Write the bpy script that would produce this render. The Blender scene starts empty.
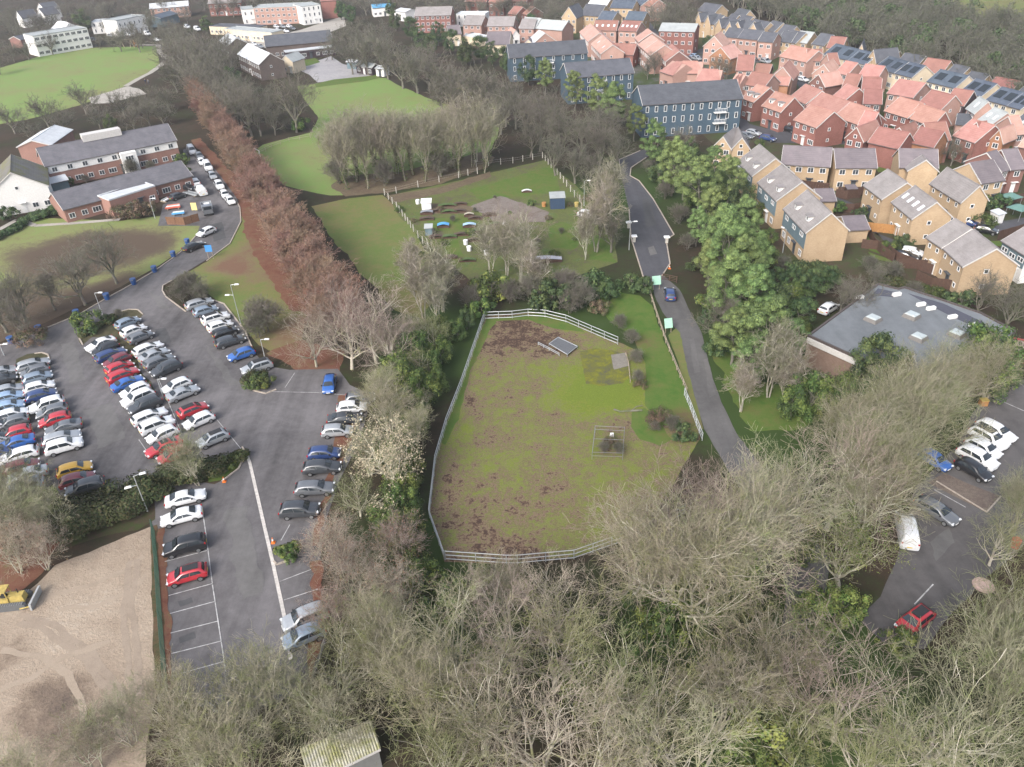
import bpy, bmesh, math, random
import numpy as np
from mathutils import Vector, Matrix, geometry, noise
R = math.radians
rnd = random.Random(7)
scene = bpy.context.scene
COL = scene.collection

# ------------------------------------------------------------------ camera: solved from the verticals and the parking bays
F, XN, YN, CH = 780.0, 566.0, 1557.0, 60.5
_dn = np.array([XN-512, YN-383.5, F]); _dn /= np.linalg.norm(_dn)
_Y = np.array([0, 0, 1.0]) - _dn*_dn[2]; _Y /= np.linalg.norm(_Y)
_X = np.cross(_dn, _Y)
if _X[0] < 0: _X = -_X
_Z = -_dn
def G(px, py, z=0.0):
    """photo pixel -> ground point (x, y) on the level z"""
    d = np.array([(px-512)/F, (py-383.5)/F, 1.0])
    t = -(CH-z)/float(d @ _Z)
    return Vector((float(d @ _X)*t, float(d @ _Y)*t, z))
def PX(v):
    c = v[0]*_X + v[1]*_Y + (v[2]-CH)*_Z
    return 512+F*c[0]/c[2], 383.5+F*c[1]/c[2]
def crop(x0, y0, s):
    return lambda *pts: [(x0+a/s, y0+b/s) for a, b in pts]
cd = bpy.data.cameras.new('camera'); cam = bpy.data.objects.new('camera', cd); COL.objects.link(cam)
cd.sensor_width = 36; cd.sensor_fit = 'HORIZONTAL'; cd.lens = F/1024*36; cd.clip_end = 6000; cd.clip_start = 1
M = Matrix(((_X[0], -_X[1], -_X[2], 0), (_Y[0], -_Y[1], -_Y[2], 0), (_Z[0], -_Z[1], -_Z[2], CH), (0, 0, 0, 1)))
cam.matrix_world = M
scene.camera = cam

# ------------------------------------------------------------------ objects
def link(o, parent=None):
    COL.objects.link(o)
    if parent: o.parent = parent
    return o
def tag(o, label=None, cat=None, group=None, kind=None):
    if label: o['label'] = label
    if cat: o['category'] = cat
    if group: o['group'] = group
    if kind: o['kind'] = kind
    return o
def thing(name, label, cat, loc=(0, 0, 0), rotz=0, group=None):
    o = bpy.data.objects.new(name, None); link(o); o.location = loc; o.rotation_euler = (0, 0, rotz)
    o.empty_display_size = .5
    return tag(o, label, cat, group)
class MB:
    """collects shapes, then links them as one mesh object"""
    def __init__(s): s.v = []; s.f = []; s.m = []
    def poly(s, pts, m=0):
        n = len(s.v); s.v += [tuple(p) for p in pts]; s.f.append(tuple(range(n, n+len(pts)))); s.m.append(m); return s
    def hexa(s, b, t, m=0):
        n = len(s.v); k = len(b); s.v += [tuple(p) for p in b]+[tuple(p) for p in t]
        s.f.append(tuple(range(n+k-1, n-1, -1))); s.f.append(tuple(range(n+k, n+2*k)))
        for i in range(k):
            j = (i+1) % k; s.f.append((n+i, n+j, n+k+j, n+k+i))
        s.m += [m]*(k+2); return s
    def box(s, c, d, m=0, rz=0, taper=1.0):
        x, y, z = d[0]/2, d[1]/2, d[2]/2; ca, sa = math.cos(rz), math.sin(rz)
        def q(a, b, e): return (c[0]+a*ca-b*sa, c[1]+a*sa+b*ca, c[2]+e)
        b = [q(-x, -y, -z), q(x, -y, -z), q(x, y, -z), q(-x, y, -z)]
        x *= taper; y *= taper
        return s.hexa(b, [q(-x, -y, z), q(x, -y, z), q(x, y, z), q(-x, y, z)], m)
    def tube(s, p, q, r0, r1=None, n=6, m=0):
        p, q = Vector(p), Vector(q); r1 = r0 if r1 is None else r1
        d = (q-p).normalized(); a = d.cross(Vector((0, 0, 1)))
        if a.length < 1e-3: a = Vector((1, 0, 0))
        a.normalize(); b = d.cross(a)
        B = [p+(a*math.cos(2*math.pi*i/n)+b*math.sin(2*math.pi*i/n))*r0 for i in range(n)]
        T = [q+(a*math.cos(2*math.pi*i/n)+b*math.sin(2*math.pi*i/n))*r1 for i in range(n)]
        return s.hexa(B, T, m)
    def prism(s, pts, z0, z1, m=0):
        return s.hexa([(p[0], p[1], z0) for p in pts], [(p[0], p[1], z1) for p in pts], m)
    def mesh(s, name, mats, smooth=False):
        me = bpy.data.meshes.new(name); me.from_pydata(s.v, [], s.f)
        for m in (mats if isinstance(mats, (list, tuple)) else [mats]): me.materials.append(m)
        me.polygons.foreach_set('material_index', s.m)
        bm = bmesh.new(); bm.from_mesh(me); bmesh.ops.recalc_face_normals(bm, faces=bm.faces); bm.to_mesh(me); bm.free()
        if smooth: me.polygons.foreach_set('use_smooth', [True]*len(me.polygons))
        me.update(); return me
    def build(s, name, mats, parent=None, smooth=False, loc=None, rz=0):
        o = bpy.data.objects.new(name, s.mesh(name, mats, smooth)); link(o, parent)
        if loc is not None: o.location = loc; o.rotation_euler = (0, 0, rz)
        return o
def mesh_np(name, V, Fq, mats, mi=None, smooth=False):
    """V (n,3), Fq (m,4) numpy"""
    me = bpy.data.meshes.new(name); k = Fq.shape[1]
    me.vertices.add(len(V)); me.vertices.foreach_set('co', np.ascontiguousarray(V, dtype=np.float32).ravel())
    me.loops.add(Fq.size); me.loops.foreach_set('vertex_index', np.ascontiguousarray(Fq, dtype=np.int32).ravel())
    me.polygons.add(len(Fq)); me.polygons.foreach_set('loop_start', np.arange(0, Fq.size, k, dtype=np.int32))
    for m in (mats if isinstance(mats, (list, tuple)) else [mats]): me.materials.append(m)
    if mi is not None: me.polygons.foreach_set('material_index', np.ascontiguousarray(mi, dtype=np.int32))
    if smooth: me.polygons.foreach_set('use_smooth', np.ones(len(Fq), dtype=bool))
    me.update(calc_edges=True); me.validate(); return me
def copy_tree(o, parent=None):
    c = o.copy(); COL.objects.link(c)
    if parent: c.parent = parent
    for ch in KIDS.get(o.name, ()): copy_tree(ch, c)
    return c
KIDS = {}
def index_kids(o):
    KIDS[o.name] = list(o.children)
    for c in o.children: index_kids(c)
ORD = ['first', 'second', 'third', 'fourth', 'fifth', 'sixth', 'seventh', 'eighth', 'ninth', 'tenth', 'eleventh', 'twelfth', 'thirteenth',
       'fourteenth', 'fifteenth', 'sixteenth', 'seventeenth', 'eighteenth', 'nineteenth', 'twentieth', 'twenty-first', 'twenty-second', 'twenty-third', 'twenty-fourth', 'twenty-fifth', 'twenty-sixth', 'twenty-seventh', 'twenty-eighth', 'twenty-ninth', 'thirtieth']

# ------------------------------------------------------------------ materials
def _new(name):
    m = bpy.data.materials.new(name); m.use_nodes = True; nt = m.node_tree
    return m, nt, nt.nodes['Principled BSDF']
def _noise(nt, scale, detail=4, rough=.6, vec=None, dist=0):
    n = nt.nodes.new('ShaderNodeTexNoise'); n.inputs['Scale'].default_value = scale; n.inputs['Detail'].default_value = detail
    n.inputs['Roughness'].default_value = rough; n.inputs['Distortion'].default_value = dist
    if vec: nt.links.new(vec, n.inputs['Vector'])
    return n.outputs['Fac']
def _ramp(nt, fac, stops):
    r = nt.nodes.new('ShaderNodeValToRGB'); e = r.color_ramp.elements
    while len(e) < len(stops): e.new(.5)
    for i, (p, c) in enumerate(stops): e[i].position = p; e[i].color = (*c, 1) if len(c) == 3 else c
    nt.links.new(fac, r.inputs['Fac']); return r.outputs['Color']
def _mix(nt, fac, a, b, mode='MIX'):
    n = nt.nodes.new('ShaderNodeMix'); n.data_type = 'RGBA'; n.blend_type = mode
    for sock, v in ((n.inputs[0], fac), (n.inputs[6], a), (n.inputs[7], b)):
        if hasattr(v, 'is_linked'): nt.links.new(v, sock)
        elif isinstance(v, (int, float)): sock.default_value = v
        else: sock.default_value = (*v, 1)
    return n.outputs[2]
def _math(nt, op, a, b=0.0, c=None):
    n = nt.nodes.new('ShaderNodeMath'); n.operation = op
    for i, v in enumerate((a, b, c)):
        if v is None: continue
        if hasattr(v, 'is_linked'): nt.links.new(v, n.inputs[i])
        else: n.inputs[i].default_value = v
    return n.outputs[0]
def _obj(nt):
    return nt.nodes.new('ShaderNodeTexCoord').outputs['Object']
def g3(v): return (v, v, v)
def plain(name, col, rough=.6, metal=0, var=.12, scale=3.0, spec=.4, rand=0.0):
    """a base colour with fine and coarse mottling"""
    m, nt, b = _new(name); v = _obj(nt)
    n1 = _noise(nt, scale, 5, .65, v)
    c = _ramp(nt, n1, [(.25, tuple(x*(1-var) for x in col)), (.75, tuple(min(1, x*(1+var)) for x in col))])
    if rand:
        oi = nt.nodes.new('ShaderNodeObjectInfo').outputs['Random']
        hs = nt.nodes.new('ShaderNodeHueSaturation'); nt.links.new(c, hs.inputs['Color'])
        nt.links.new(_math(nt, 'MULTIPLY_ADD', oi, 2*rand, 1-rand), hs.inputs['Value'])
        nt.links.new(_math(nt, 'MULTIPLY_ADD', _math(nt, 'FRACT', _math(nt, 'MULTIPLY', oi, 7.3)), .05*rand, .5-.025*rand), hs.inputs['Hue'])
        c = hs.outputs['Color']
    nt.links.new(c, b.inputs['Base Color'])
    b.inputs['Roughness'].default_value = rough; b.inputs['Metallic'].default_value = metal; b.inputs['Specular IOR Level'].default_value = spec
    return m
def ground_mat(name, a, b_, c=None, s1=.12, s2=1.2, s3=9.0, attr=None, stops=(.4, .6), rough=.95, bump=.0, csoft=.25, fine=.35):
    """two soil or turf colours broken up at three scales; `attr` spreads a third colour with a ragged edge"""
    m, nt, bs = _new(name); v = _obj(nt)
    n1 = _noise(nt, s1, 6, .62, v); n2 = _noise(nt, s2, 6, .7, v); n3 = _noise(nt, s3, 3, .7, v)
    f = _math(nt, 'MULTIPLY_ADD', n2, .55, _math(nt, 'MULTIPLY', n1, .45))
    col = _ramp(nt, f, [(stops[0], a), (stops[1], b_)])
    if c is not None:
        at = nt.nodes.new('ShaderNodeAttribute'); at.attribute_name = attr or 'mixv'
        t = _math(nt, 'ADD', at.outputs['Fac'], _math(nt, 'MULTIPLY_ADD', f, 2.4, -1.2))
        mr = nt.nodes.new('ShaderNodeMapRange'); mr.inputs['From Min'].default_value = .5-csoft; mr.inputs['From Max'].default_value = .5+csoft
        nt.links.new(t, mr.inputs['Value']); col = _mix(nt, mr.outputs['Result'], col, c)
    col = _mix(nt, 1.0, col, _ramp(nt, n3, [(.3, g3(1-fine)), (.7, g3(1+fine*.0)),(1,(1,1,1))]), 'MULTIPLY')
    nt.links.new(col, bs.inputs['Base Color']); bs.inputs['Roughness'].default_value = rough; bs.inputs['Specular IOR Level'].default_value = .2
    if bump:
        bp = nt.nodes.new('ShaderNodeBump'); bp.inputs['Strength'].default_value = 1; bp.inputs['Distance'].default_value = bump
        nt.links.new(_math(nt, 'ADD', n3, n2), bp.inputs['Height']); nt.links.new(bp.outputs['Normal'], bs.inputs['Normal'])
    return m
def mottled(name, stops, s1=.3, s2=1.1, s3=5.0, gain=2.2, rough=.95, fine=.3, wts=(.42, .36, .22), bump=0):
    """ground that drifts through several soil and plant colours; the vertex value `mixv` pushes it along the scale"""
    m, nt, bs = _new(name); v = _obj(nt)
    n1 = _noise(nt, s1, 5, .6, v, .5); n2 = _noise(nt, s2, 6, .7, v, .3); n3 = _noise(nt, s3, 4, .75, v); n4 = _noise(nt, 16, 2, .6, v)
    f = _math(nt, 'ADD', _math(nt, 'MULTIPLY', n1, wts[0]), _math(nt, 'ADD', _math(nt, 'MULTIPLY', n2, wts[1]), _math(nt, 'MULTIPLY', n3, wts[2])))
    f = _math(nt, 'MULTIPLY_ADD', f, gain, .5-.5*gain)
    at = nt.nodes.new('ShaderNodeAttribute'); at.attribute_name = 'mixv'; f = _math(nt, 'ADD', f, at.outputs['Fac'])
    col = _ramp(nt, f, stops); col = _mix(nt, 1.0, col, _ramp(nt, n4, [(.3, g3(1-fine)), (.7, (1, 1, 1))]), 'MULTIPLY')
    nt.links.new(col, bs.inputs['Base Color']); bs.inputs['Roughness'].default_value = rough; bs.inputs['Specular IOR Level'].default_value = .15
    if bump:
        bp = nt.nodes.new('ShaderNodeBump'); bp.inputs['Strength'].default_value = 1; bp.inputs['Distance'].default_value = bump
        nt.links.new(_math(nt, 'ADD', n3, n2), bp.inputs['Height']); nt.links.new(bp.outputs['Normal'], bs.inputs['Normal'])
    return m
def asphalt_mat(name, lo, hi, tint=(1, 1, 1.03)):
    m, nt, bs = _new(name); v = _obj(nt)
    n1 = _noise(nt, .07, 5, .6, v, .6); n2 = _noise(nt, .9, 6, .7, v); n3 = _noise(nt, 14, 2, .6, v)
    mp = nt.nodes.new('ShaderNodeMapping'); nt.links.new(v, mp.inputs['Vector']); mp.inputs['Rotation'].default_value = (0, 0, R(-62)); mp.inputs['Scale'].default_value = (1, .07, 1)
    n4 = _noise(nt, .5, 4, .6, mp.outputs['Vector'])
    f = _math(nt, 'ADD', _math(nt, 'MULTIPLY', n1, .45), _math(nt, 'ADD', _math(nt, 'MULTIPLY', n2, .25), _math(nt, 'MULTIPLY', n4, .3)))
    col = _ramp(nt, f, [(.38, tuple(lo*t for t in tint)), (.5, tuple((lo*.45+hi*.55)*t for t in tint)), (.6, tuple(hi*t for t in tint))])
    col = _mix(nt, 1.0, col, _ramp(nt, n3, [(.3, g3(.86)), (.7, (1, 1, 1))]), 'MULTIPLY')
    nt.links.new(col, bs.inputs['Base Color']); bs.inputs['Roughness'].default_value = .88; bs.inputs['Specular IOR Level'].default_value = .3
    return m
# --- ground sheets -------------------------------------------------------------
def _inside(poly, x, y):
    c = np.zeros(x.shape, bool); n = len(poly)
    for i in range(n):
        (x0, y0), (x1, y1) = poly[i], poly[(i+1) % n]
        with np.errstate(divide='ignore', invalid='ignore'):
            c ^= ((y0 > y) != (y1 > y)) & (x < (x1-x0)*(y-y0)/(y1-y0+1e-12)+x0)
    return c
def ragged(pts, step, amp, seed=0):
    out = []
    n = len(pts)
    for i in range(n):
        a, b = Vector(pts[i][:2]), Vector(pts[(i+1) % n][:2]); k = max(1, int((b-a).length/step)) if step else 1
        for j in range(k):
            p = a.lerp(b, j/k)
            if amp:
                q = Vector((p.x*.35+seed*11.3, p.y*.35, 0)); nv = noise.noise_vector(q)+.6*noise.noise_vector(q*2.7); p = p+Vector((nv.x, nv.y))*amp
            out.append((p.x, p.y))
    return out
def sheet(name, px, z, mat, step=1.5, amp=.25, res=None, blobs=(), world=False, label=None, kind='structure', base=0.0, seed=0):
    pts = px if world else [G(*p) for p in px]
    pts = ragged(pts, step, amp, seed)
    if res:
        P = np.array(pts); lo, hi = P.min(0), P.max(0)
        gx, gy = np.meshgrid(np.arange(lo[0], hi[0], res), np.arange(lo[1], hi[1], res))
        jx = gx+np.random.default_rng(3).uniform(-.3, .3, gx.shape)*res; jy = gy+np.random.default_rng(4).uniform(-.3, .3, gy.shape)*res
        k = _inside(pts, jx, jy); allp = [Vector(p) for p in pts]+[Vector((a, b)) for a, b in zip(jx[k], jy[k])]
        n = len(pts)
        vs, _, fs, *_ = geometry.delaunay_2d_cdt(allp, [(i, (i+1) % n) for i in range(n)], [], 1, 1e-4)
        me = bpy.data.meshes.new(name); me.from_pydata([(v.x, v.y, z) for v in vs], [], fs)
        X = np.array([(v.x, v.y) for v in vs]); val = np.full(len(X), float(base))
        for bx, by, r, w in blobs:
            c = G(bx, by); d = np.hypot(X[:, 0]-c.x, X[:, 1]-c.y)/r; val += w*np.exp(-d*d)
        at = me.attributes.new('mixv', 'FLOAT', 'POINT'); at.data.foreach_set('value', val.astype(np.float32))
    else:
        bm = bmesh.new(); f = bm.faces.new([bm.verts.new((p[0], p[1], z)) for p in pts]); bmesh.ops.triangulate(bm, faces=[f])
        me = bpy.data.meshes.new(name); bm.to_mesh(me); bm.free()
    bm = bmesh.new(); bm.from_mesh(me)
    for f in bm.faces:
        if f.normal.z < 0: f.normal_flip()
    bm.to_mesh(me); bm.free()
    me.materials.append(mat); o = bpy.data.objects.new(name, me); link(o); o['kind'] = kind
    if label: o['label'] = label
    return o
# ------------------------------------------------------------------ the ground, roads and grass
M_WOODFLOOR = mottled('woodland_floor', [(.0, (.028, .021, .015)), (.3, (.065, .044, .03)), (.5, (.042, .035, .021)), (.72, (.042, .052, .02)), (1, (.045, .075, .02))], s1=.07, s2=.45, s3=2.6, fine=.45)
M_TURF = mottled('turf', [(0, (.17, .10, .065)), (.2, (.18, .135, .075)), (.42, (.165, .16, .06)), (.65, (.13, .165, .048)), (1, (.10, .165, .036))], s1=.12, s2=.7, s3=4, fine=.3)
M_LAWN = mottled('lawn', [(0, (.095, .07, .05)), (.22, (.12, .10, .06)), (.38, (.19, .20, .08)), (.6, (.165, .245, .07)), (.8, (.14, .24, .055)), (1, (.12, .22, .048))], s1=.035, s2=.3, s3=2.5, gain=1.7, fine=.2)
M_FIELD = mottled('rough_pasture', [(.0, (.075, .048, .036)), (.12, (.14, .09, .062)), (.22, (.22, .16, .11)), (.32, (.19, .155, .085)), (.40, (.13, .115, .05)), (.50, (.20, .19, .075)), (.66, (.155, .18, .048)), (.84, (.18, .205, .035)), (1, (.15, .195, .03))], s1=.25, s2=.75, s3=2.6, gain=4.2, fine=.4, wts=(.22, .40, .38), bump=.06)
M_BRIGHT = mottled('bright_grass', [(0, (.13, .095, .055)), (.25, (.13, .125, .045)), (.45, (.105, .145, .035)), (.75, (.07, .135, .024)), (1, (.055, .115, .02))], s1=.3, s2=1.2, s3=5, fine=.3)
M_MOSS = mottled('moss', [(0, (.06, .06, .045)), (.3, (.10, .10, .06)), (.5, (.13, .13, .035)), (.75, (.19, .195, .02)), (1, (.21, .21, .03))], s1=.4, s2=1.3, s3=5, gain=2.6)
M_BARE = ground_mat('bare_soil', (.12, .085, .06), (.16, .13, .08), s1=.2, s2=1.2, s3=8)
M_RUSSET = mottled('fallen_beech_leaves', [(0, (.085, .035, .026)), (.3, (.145, .058, .04)), (.55, (.17, .085, .055)), (.75, (.15, .115, .06)), (1, (.12, .13, .045))], s1=.3, s2=1.1, s3=5)
M_SAND = mottled('sandy_soil', [(0, (.11, .085, .07)), (.25, (.21, .16, .12)), (.45, (.31, .245, .185)), (.7, (.37, .30, .23)), (1, (.45, .39, .32))], s1=.09, s2=.6, s3=3, gain=1.9, fine=.25, bump=.12)
M_TAR = asphalt_mat('worn_tarmac', .06, .15, (1.04, .98, 1.0)); M_TAR2 = asphalt_mat('dark_tarmac', .05, .085, (1, 1, 1.12)); M_LANE = asphalt_mat('old_lane_tarmac', .075, .13, (1.04, 1, .98))
M_COURT = ground_mat('hard_court', (.27, .26, .27), (.36, .35, .35), s1=.1, s2=1, s3=6, fine=.15)
M_PAVE = ground_mat('concrete_paving', (.30, .28, .25), (.40, .37, .33), s1=.2, s2=2, s3=8, fine=.2)
M_KERB = plain('kerb_stone', (.36, .31, .26), .8, var=.25)
M_PAINT = plain('road_paint', (.36, .355, .35), .7, var=.6, scale=1.8)
M_ESTATE = mottled('garden_ground', [(0, (.035, .025, .02)), (.3, (.075, .05, .038)), (.5, (.06, .06, .03)), (.7, (.055, .085, .025)), (.85, (.10, .10, .09)), (1, (.15, .14, .135))], s1=.10, s2=.4, s3=2)

sheet('ground_far', [(-900, -250), (900, -250), (900, 1200), (-900, 1200)], -.06, M_WOODFLOOR, world=True, step=None, amp=0)
sheet('ground', [(-620, -30), (420, -30), (560, 700), (-620, 900)], 0, M_WOODFLOOR, world=True, step=None, amp=0, res=3.0, base=-.05,
      blobs=[(740, 400, 9, .9), (800, 400, 14, .8), (720, 350, 8, .9), (440, 350, 10, .8), (410, 540, 7, .7), (680, 620, 10, .5), (880, 720, 8, .6), (610, 310, 10, .9),
             (700, 180, 20, .6), (560, 210, 20, .7), (470, 210, 20, .5), (450, 630, 7, .6), (760, 720, 7, .8), (830, 610, 4, .9), (430, 330, 8, .9), (900, 380, 12, .6)])
# beyond the wood on the right, open pasture
sheet('pasture_far', [(890, -10), (960, 12), (1060, 60), (1100, 30), (1060, -30), (900, -40)], .03, M_TURF, 8, 3)
# school and park lawns
sheet('park_lawn', [(-60, 86), (0, 68), (41, 56), (88, 48), (157, 46), (159, 62), (158, 68), (140, 79), (97, 100), (70, 108), (25, 120), (0, 124), (-60, 140)], .02, M_LAWN, 3, .6)
def ribbon(name, px, w, z, mat, seed=0):
    P = [G(*p) for p in px]; l_, r_ = [], []
    for k, p in enumerate(P):
        d = (P[min(k+1, len(P)-1)]-P[max(k-1, 0)]).normalized(); n = Vector((-d.y, d.x, 0))*w*.5; l_.append((p+n)[:2]); r_.append((p-n)[:2])
    return sheet(name, l_+r_[::-1], z, mat, 2, .15, world=True, seed=seed)
ribbon('park_path', [(126, 86), (138, 79), (150, 73), (160, 66), (166, 60), (164, 56), (160, 52), (158, 45), (150, 45), (135, 45)], 2.2, .034, M_PAVE)
sheet('park_hardstanding', [(88, 98), (128, 86), (140, 89), (146, 94), (110, 103), (92, 104)], .03, M_PAVE, 2, .5)
sheet('school_lawn', [(296, 86), (318, 84), (345, 82), (370, 78), (386, 78), (400, 86), (425, 97), (455, 107), (500, 128), (490, 152), (430, 176), (385, 192), (330, 196), (285, 186), (262, 165), (254, 152), (262, 145), (290, 138), (312, 132), (318, 118), (305, 100)], .02, M_LAWN, 3, .5)
sheet('play_court', crop(256, 0, 4)((160, 275), (240, 245), (300, 225), (345, 255), (400, 270), (480, 300), (440, 310), (320, 322), (245, 330), (215, 300)), .03, M_COURT, 4, .05)
sheet('school_drive', [(330, 20), (344, 16), (346, 26), (330, 32), (300, 40), (270, 48), (222, 50), (222, 44), (260, 38), (300, 30)], .02, M_PAVE, 4, .3)
sheet('paddock', [(312, 206), (340, 200), (382, 195), (398, 208), (416, 235), (436, 268), (440, 292), (420, 318), (395, 310), (360, 272), (330, 236)], .02, M_TURF, 2, .6, res=1.5, blobs=[(390, 200, 7, -.3), (320, 205, 5, -.25), (425, 300, 6, -.25)], base=.08)
sheet('allotment_ground', [(388, 196), (470, 178), (545, 160), (575, 185), (612, 222), (618, 262), (560, 282), (470, 280), (420, 238), (398, 215)], .024, mottled('allotment_soil', [(0, (.06, .045, .035)), (.25, (.12, .095, .07)), (.42, (.10, .12, .04)), (.55, (.13, .14, .05)), (.68, (.08, .13, .03)), (.82, (.17, .155, .12)), (1, (.22, .21, .2))], s1=.25, s2=.9, s3=3, gain=2.8), 2, .4)
for i, p in enumerate([[(425, 219), (463, 217), (478, 222), (476, 229), (436, 231), (430, 226)], [(440, 243), (458, 240), (463, 255), (447, 258)], [(548, 228), (560, 221), (583, 230), (575, 250), (550, 247)], [(470, 190), (530, 172), (553, 165), (560, 190), (530, 196), (480, 200)], [(585, 232), (610, 240), (615, 262), (590, 260)]]):
    sheet('allotment_grass', p, .03, M_BRIGHT, 1, .5, seed=i)
for i, p in enumerate([[(385, 196), (440, 187), (490, 172), (492, 177), (440, 194), (396, 203)], [(470, 206), (500, 196), (550, 212), (545, 222), (500, 224)], [(425, 204), (460, 203), (475, 208), (470, 214), (430, 214)]]):
    sheet('allotment_bed', p, .035+.004*i, [M_BARE, mottled('gravel_and_leaves', [(0, (.09, .065, .05)), (.35, (.17, .14, .12)), (.6, (.22, .19, .17)), (.8, (.14, .12, .08)), (1, (.10, .12, .05))], s1=.3, s2=1, s3=3, gain=2.6), M_BARE][i], 1, .5, seed=i)
sheet('hospital_lawn', [(-40, 262), (0, 240), (10, 228), (45, 218), (118, 221), (200, 212), (204, 220), (196, 236), (184, 248), (155, 268), (110, 292), (60, 316), (0, 342), (-40, 355)], .02, M_LAWN, 2, .3, res=1.2, base=.0,
      blobs=[(50, 258, 8, -.5), (80, 250, 8, -.5), (112, 246, 8, -.55), (80, 264, 7, -.4), (145, 247, 6, -.5), (0, 310, 9, -.5), (30, 320, 7, -.55), (60, 309, 4, -.55), (90, 296, 4, -.55), (110, 286, 3, -.45), (130, 277, 3, -.3), (-30, 330, 8, -.5)])
sheet('beech_verge', [(238, 200), (246, 208), (262, 228), (280, 248), (300, 270), (310, 300), (300, 345), (275, 352), (258, 345), (240, 322), (212, 296), (195, 288), (182, 276), (206, 262), (230, 244), (241, 222)], .02, M_TURF, 1, .3, res=.9, base=.1,
      blobs=[(225, 266, 4, -.55), (240, 270, 3, -.4), (285, 275, 6, -.5), (270, 240, 5, -.5), (238, 215, 3, -.4), (300, 330, 6, -.5), (250, 252, 4, -.3)])
sheet('fallen_beech_leaf_strip', [(190, 140), (200, 138), (225, 165), (262, 205), (292, 245), (315, 290), (318, 315), (292, 312), (272, 282), (252, 250), (239, 214), (222, 180)], .028, M_RUSSET, 1, .7)
sheet('fallen_beech_leaf_strip', [(268, 352), (300, 340), (345, 350), (340, 372), (298, 370)], .028, M_RUSSET, 1, .7)
# car park tarmac
CARPARK = [(-60, 380), (-30, 358), (0, 346), (12, 342), (40, 331), (77, 316), (108, 298), (135, 283), (155, 271), (175, 257), (186, 248), (196, 236), (200, 226), (158, 226), (163, 205), (186, 190), (196, 188), (188, 172), (183, 150), (192, 146), (206, 158), (222, 178), (238, 200), (241, 222), (230, 244), (206, 260), (172, 281), (162, 287), (164, 294), (186, 312), (190, 305), (205, 297), (222, 303), (244, 330), (252, 350), (266, 366), (290, 370), (338, 369), (350, 385), (372, 396), (360, 440), (340, 480), (326, 520), (320, 560), (322, 600), (326, 640), (310, 690), (230, 720), (165, 690), (158, 560), (150, 512), (110, 504), (90, 500), (40, 492), (0, 500), (-60, 520)]
sheet('car_park', CARPARK, .04, M_TAR, 2, .06)
sheet('hedge_bank', crop(0, 384, 4)((-40, 560), (100, 480), (210, 400), (260, 470), (420, 430), (520, 440), (620, 390), (740, 400), (850, 310), (970, 255), (985, 275), (960, 340), (860, 400), (700, 400), (620, 440), (620, 540), (560, 580), (400, 610), (280, 650), (200, 690), (100, 720), (-60, 800)), .05, mottled('bank_soil', [(0, (.04, .03, .022)), (.4, (.07, .05, .035)), (.6, (.05, .06, .022)), (1, (.05, .085, .022))], s1=.3, s2=1, s3=4), 1, .3)
sheet('bank_grass', crop(0, 384, 4)((830, 360), (900, 300), (970, 262), (982, 280), (955, 335), (880, 385), (835, 395)), .06, M_BRIGHT, 1, .15)
for i, p in enumerate([crop(70, 300, 8.525)((75, 310), (130, 250), (270, 180), (400, 110), (500, 82), (580, 85), (625, 125), (605, 150), (560, 165), (420, 270), (430, 330), (560, 400), (590, 600), (690, 700), (760, 840), (720, 860), (620, 720), (520, 560), (470, 420), (330, 320), (190, 320), (110, 385), (80, 360)),
                       crop(0, 330, 10.23)((170, 300), (280, 250), (420, 235), (490, 260), (510, 310), (480, 330), (400, 290), (250, 340), (210, 520), (260, 690), (300, 900), (420, 1400), (380, 1500), (260, 1050), (180, 700), (150, 450))]):
    sheet('planted_island', p, .05, ground_mat('island_soil_%s' % 'ab'[i], (.045, .05, .022), (.10, .085, .05), s1=.2, s2=1.2, s3=7), .8, .12, seed=i)
sheet('sand_yard', [(-50, 640), (0, 602), (30, 590), (55, 566), (100, 547), (128, 536), (149, 527), (151, 560), (153, 600), (154, 650), (156, 690), (150, 730), (140, 800), (-60, 830)], .05, M_SAND, 1, .3, res=.8, base=.08,
      blobs=[(40, 690, 1.6, -.4), (60, 705, 1.5, -.35), (20, 720, 1.6, -.35), (45, 735, 2, -.4), (10, 655, 2, -.35), (75, 690, 1.6, -.3), (120, 620, 1.5, -.2), (100, 730, 3, -.4), (60, 640, 4, .12), (110, 590, 4, .1)])
sheet('leaf_bank', [(-60, 560), (0, 530), (45, 510), (60, 540), (50, 565), (25, 588), (0, 600), (-50, 630)], .055, M_RUSSET, 1, .5)
sheet('fence_verge', [(150, 527), (157, 525), (161, 560), (165, 620), (167, 680), (155, 690), (153, 620)], .057, ground_mat('verge', (.05, .06, .025), (.12, .075, .045), s1=.3, s2=1.5, s3=7), .8, .12)
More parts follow.
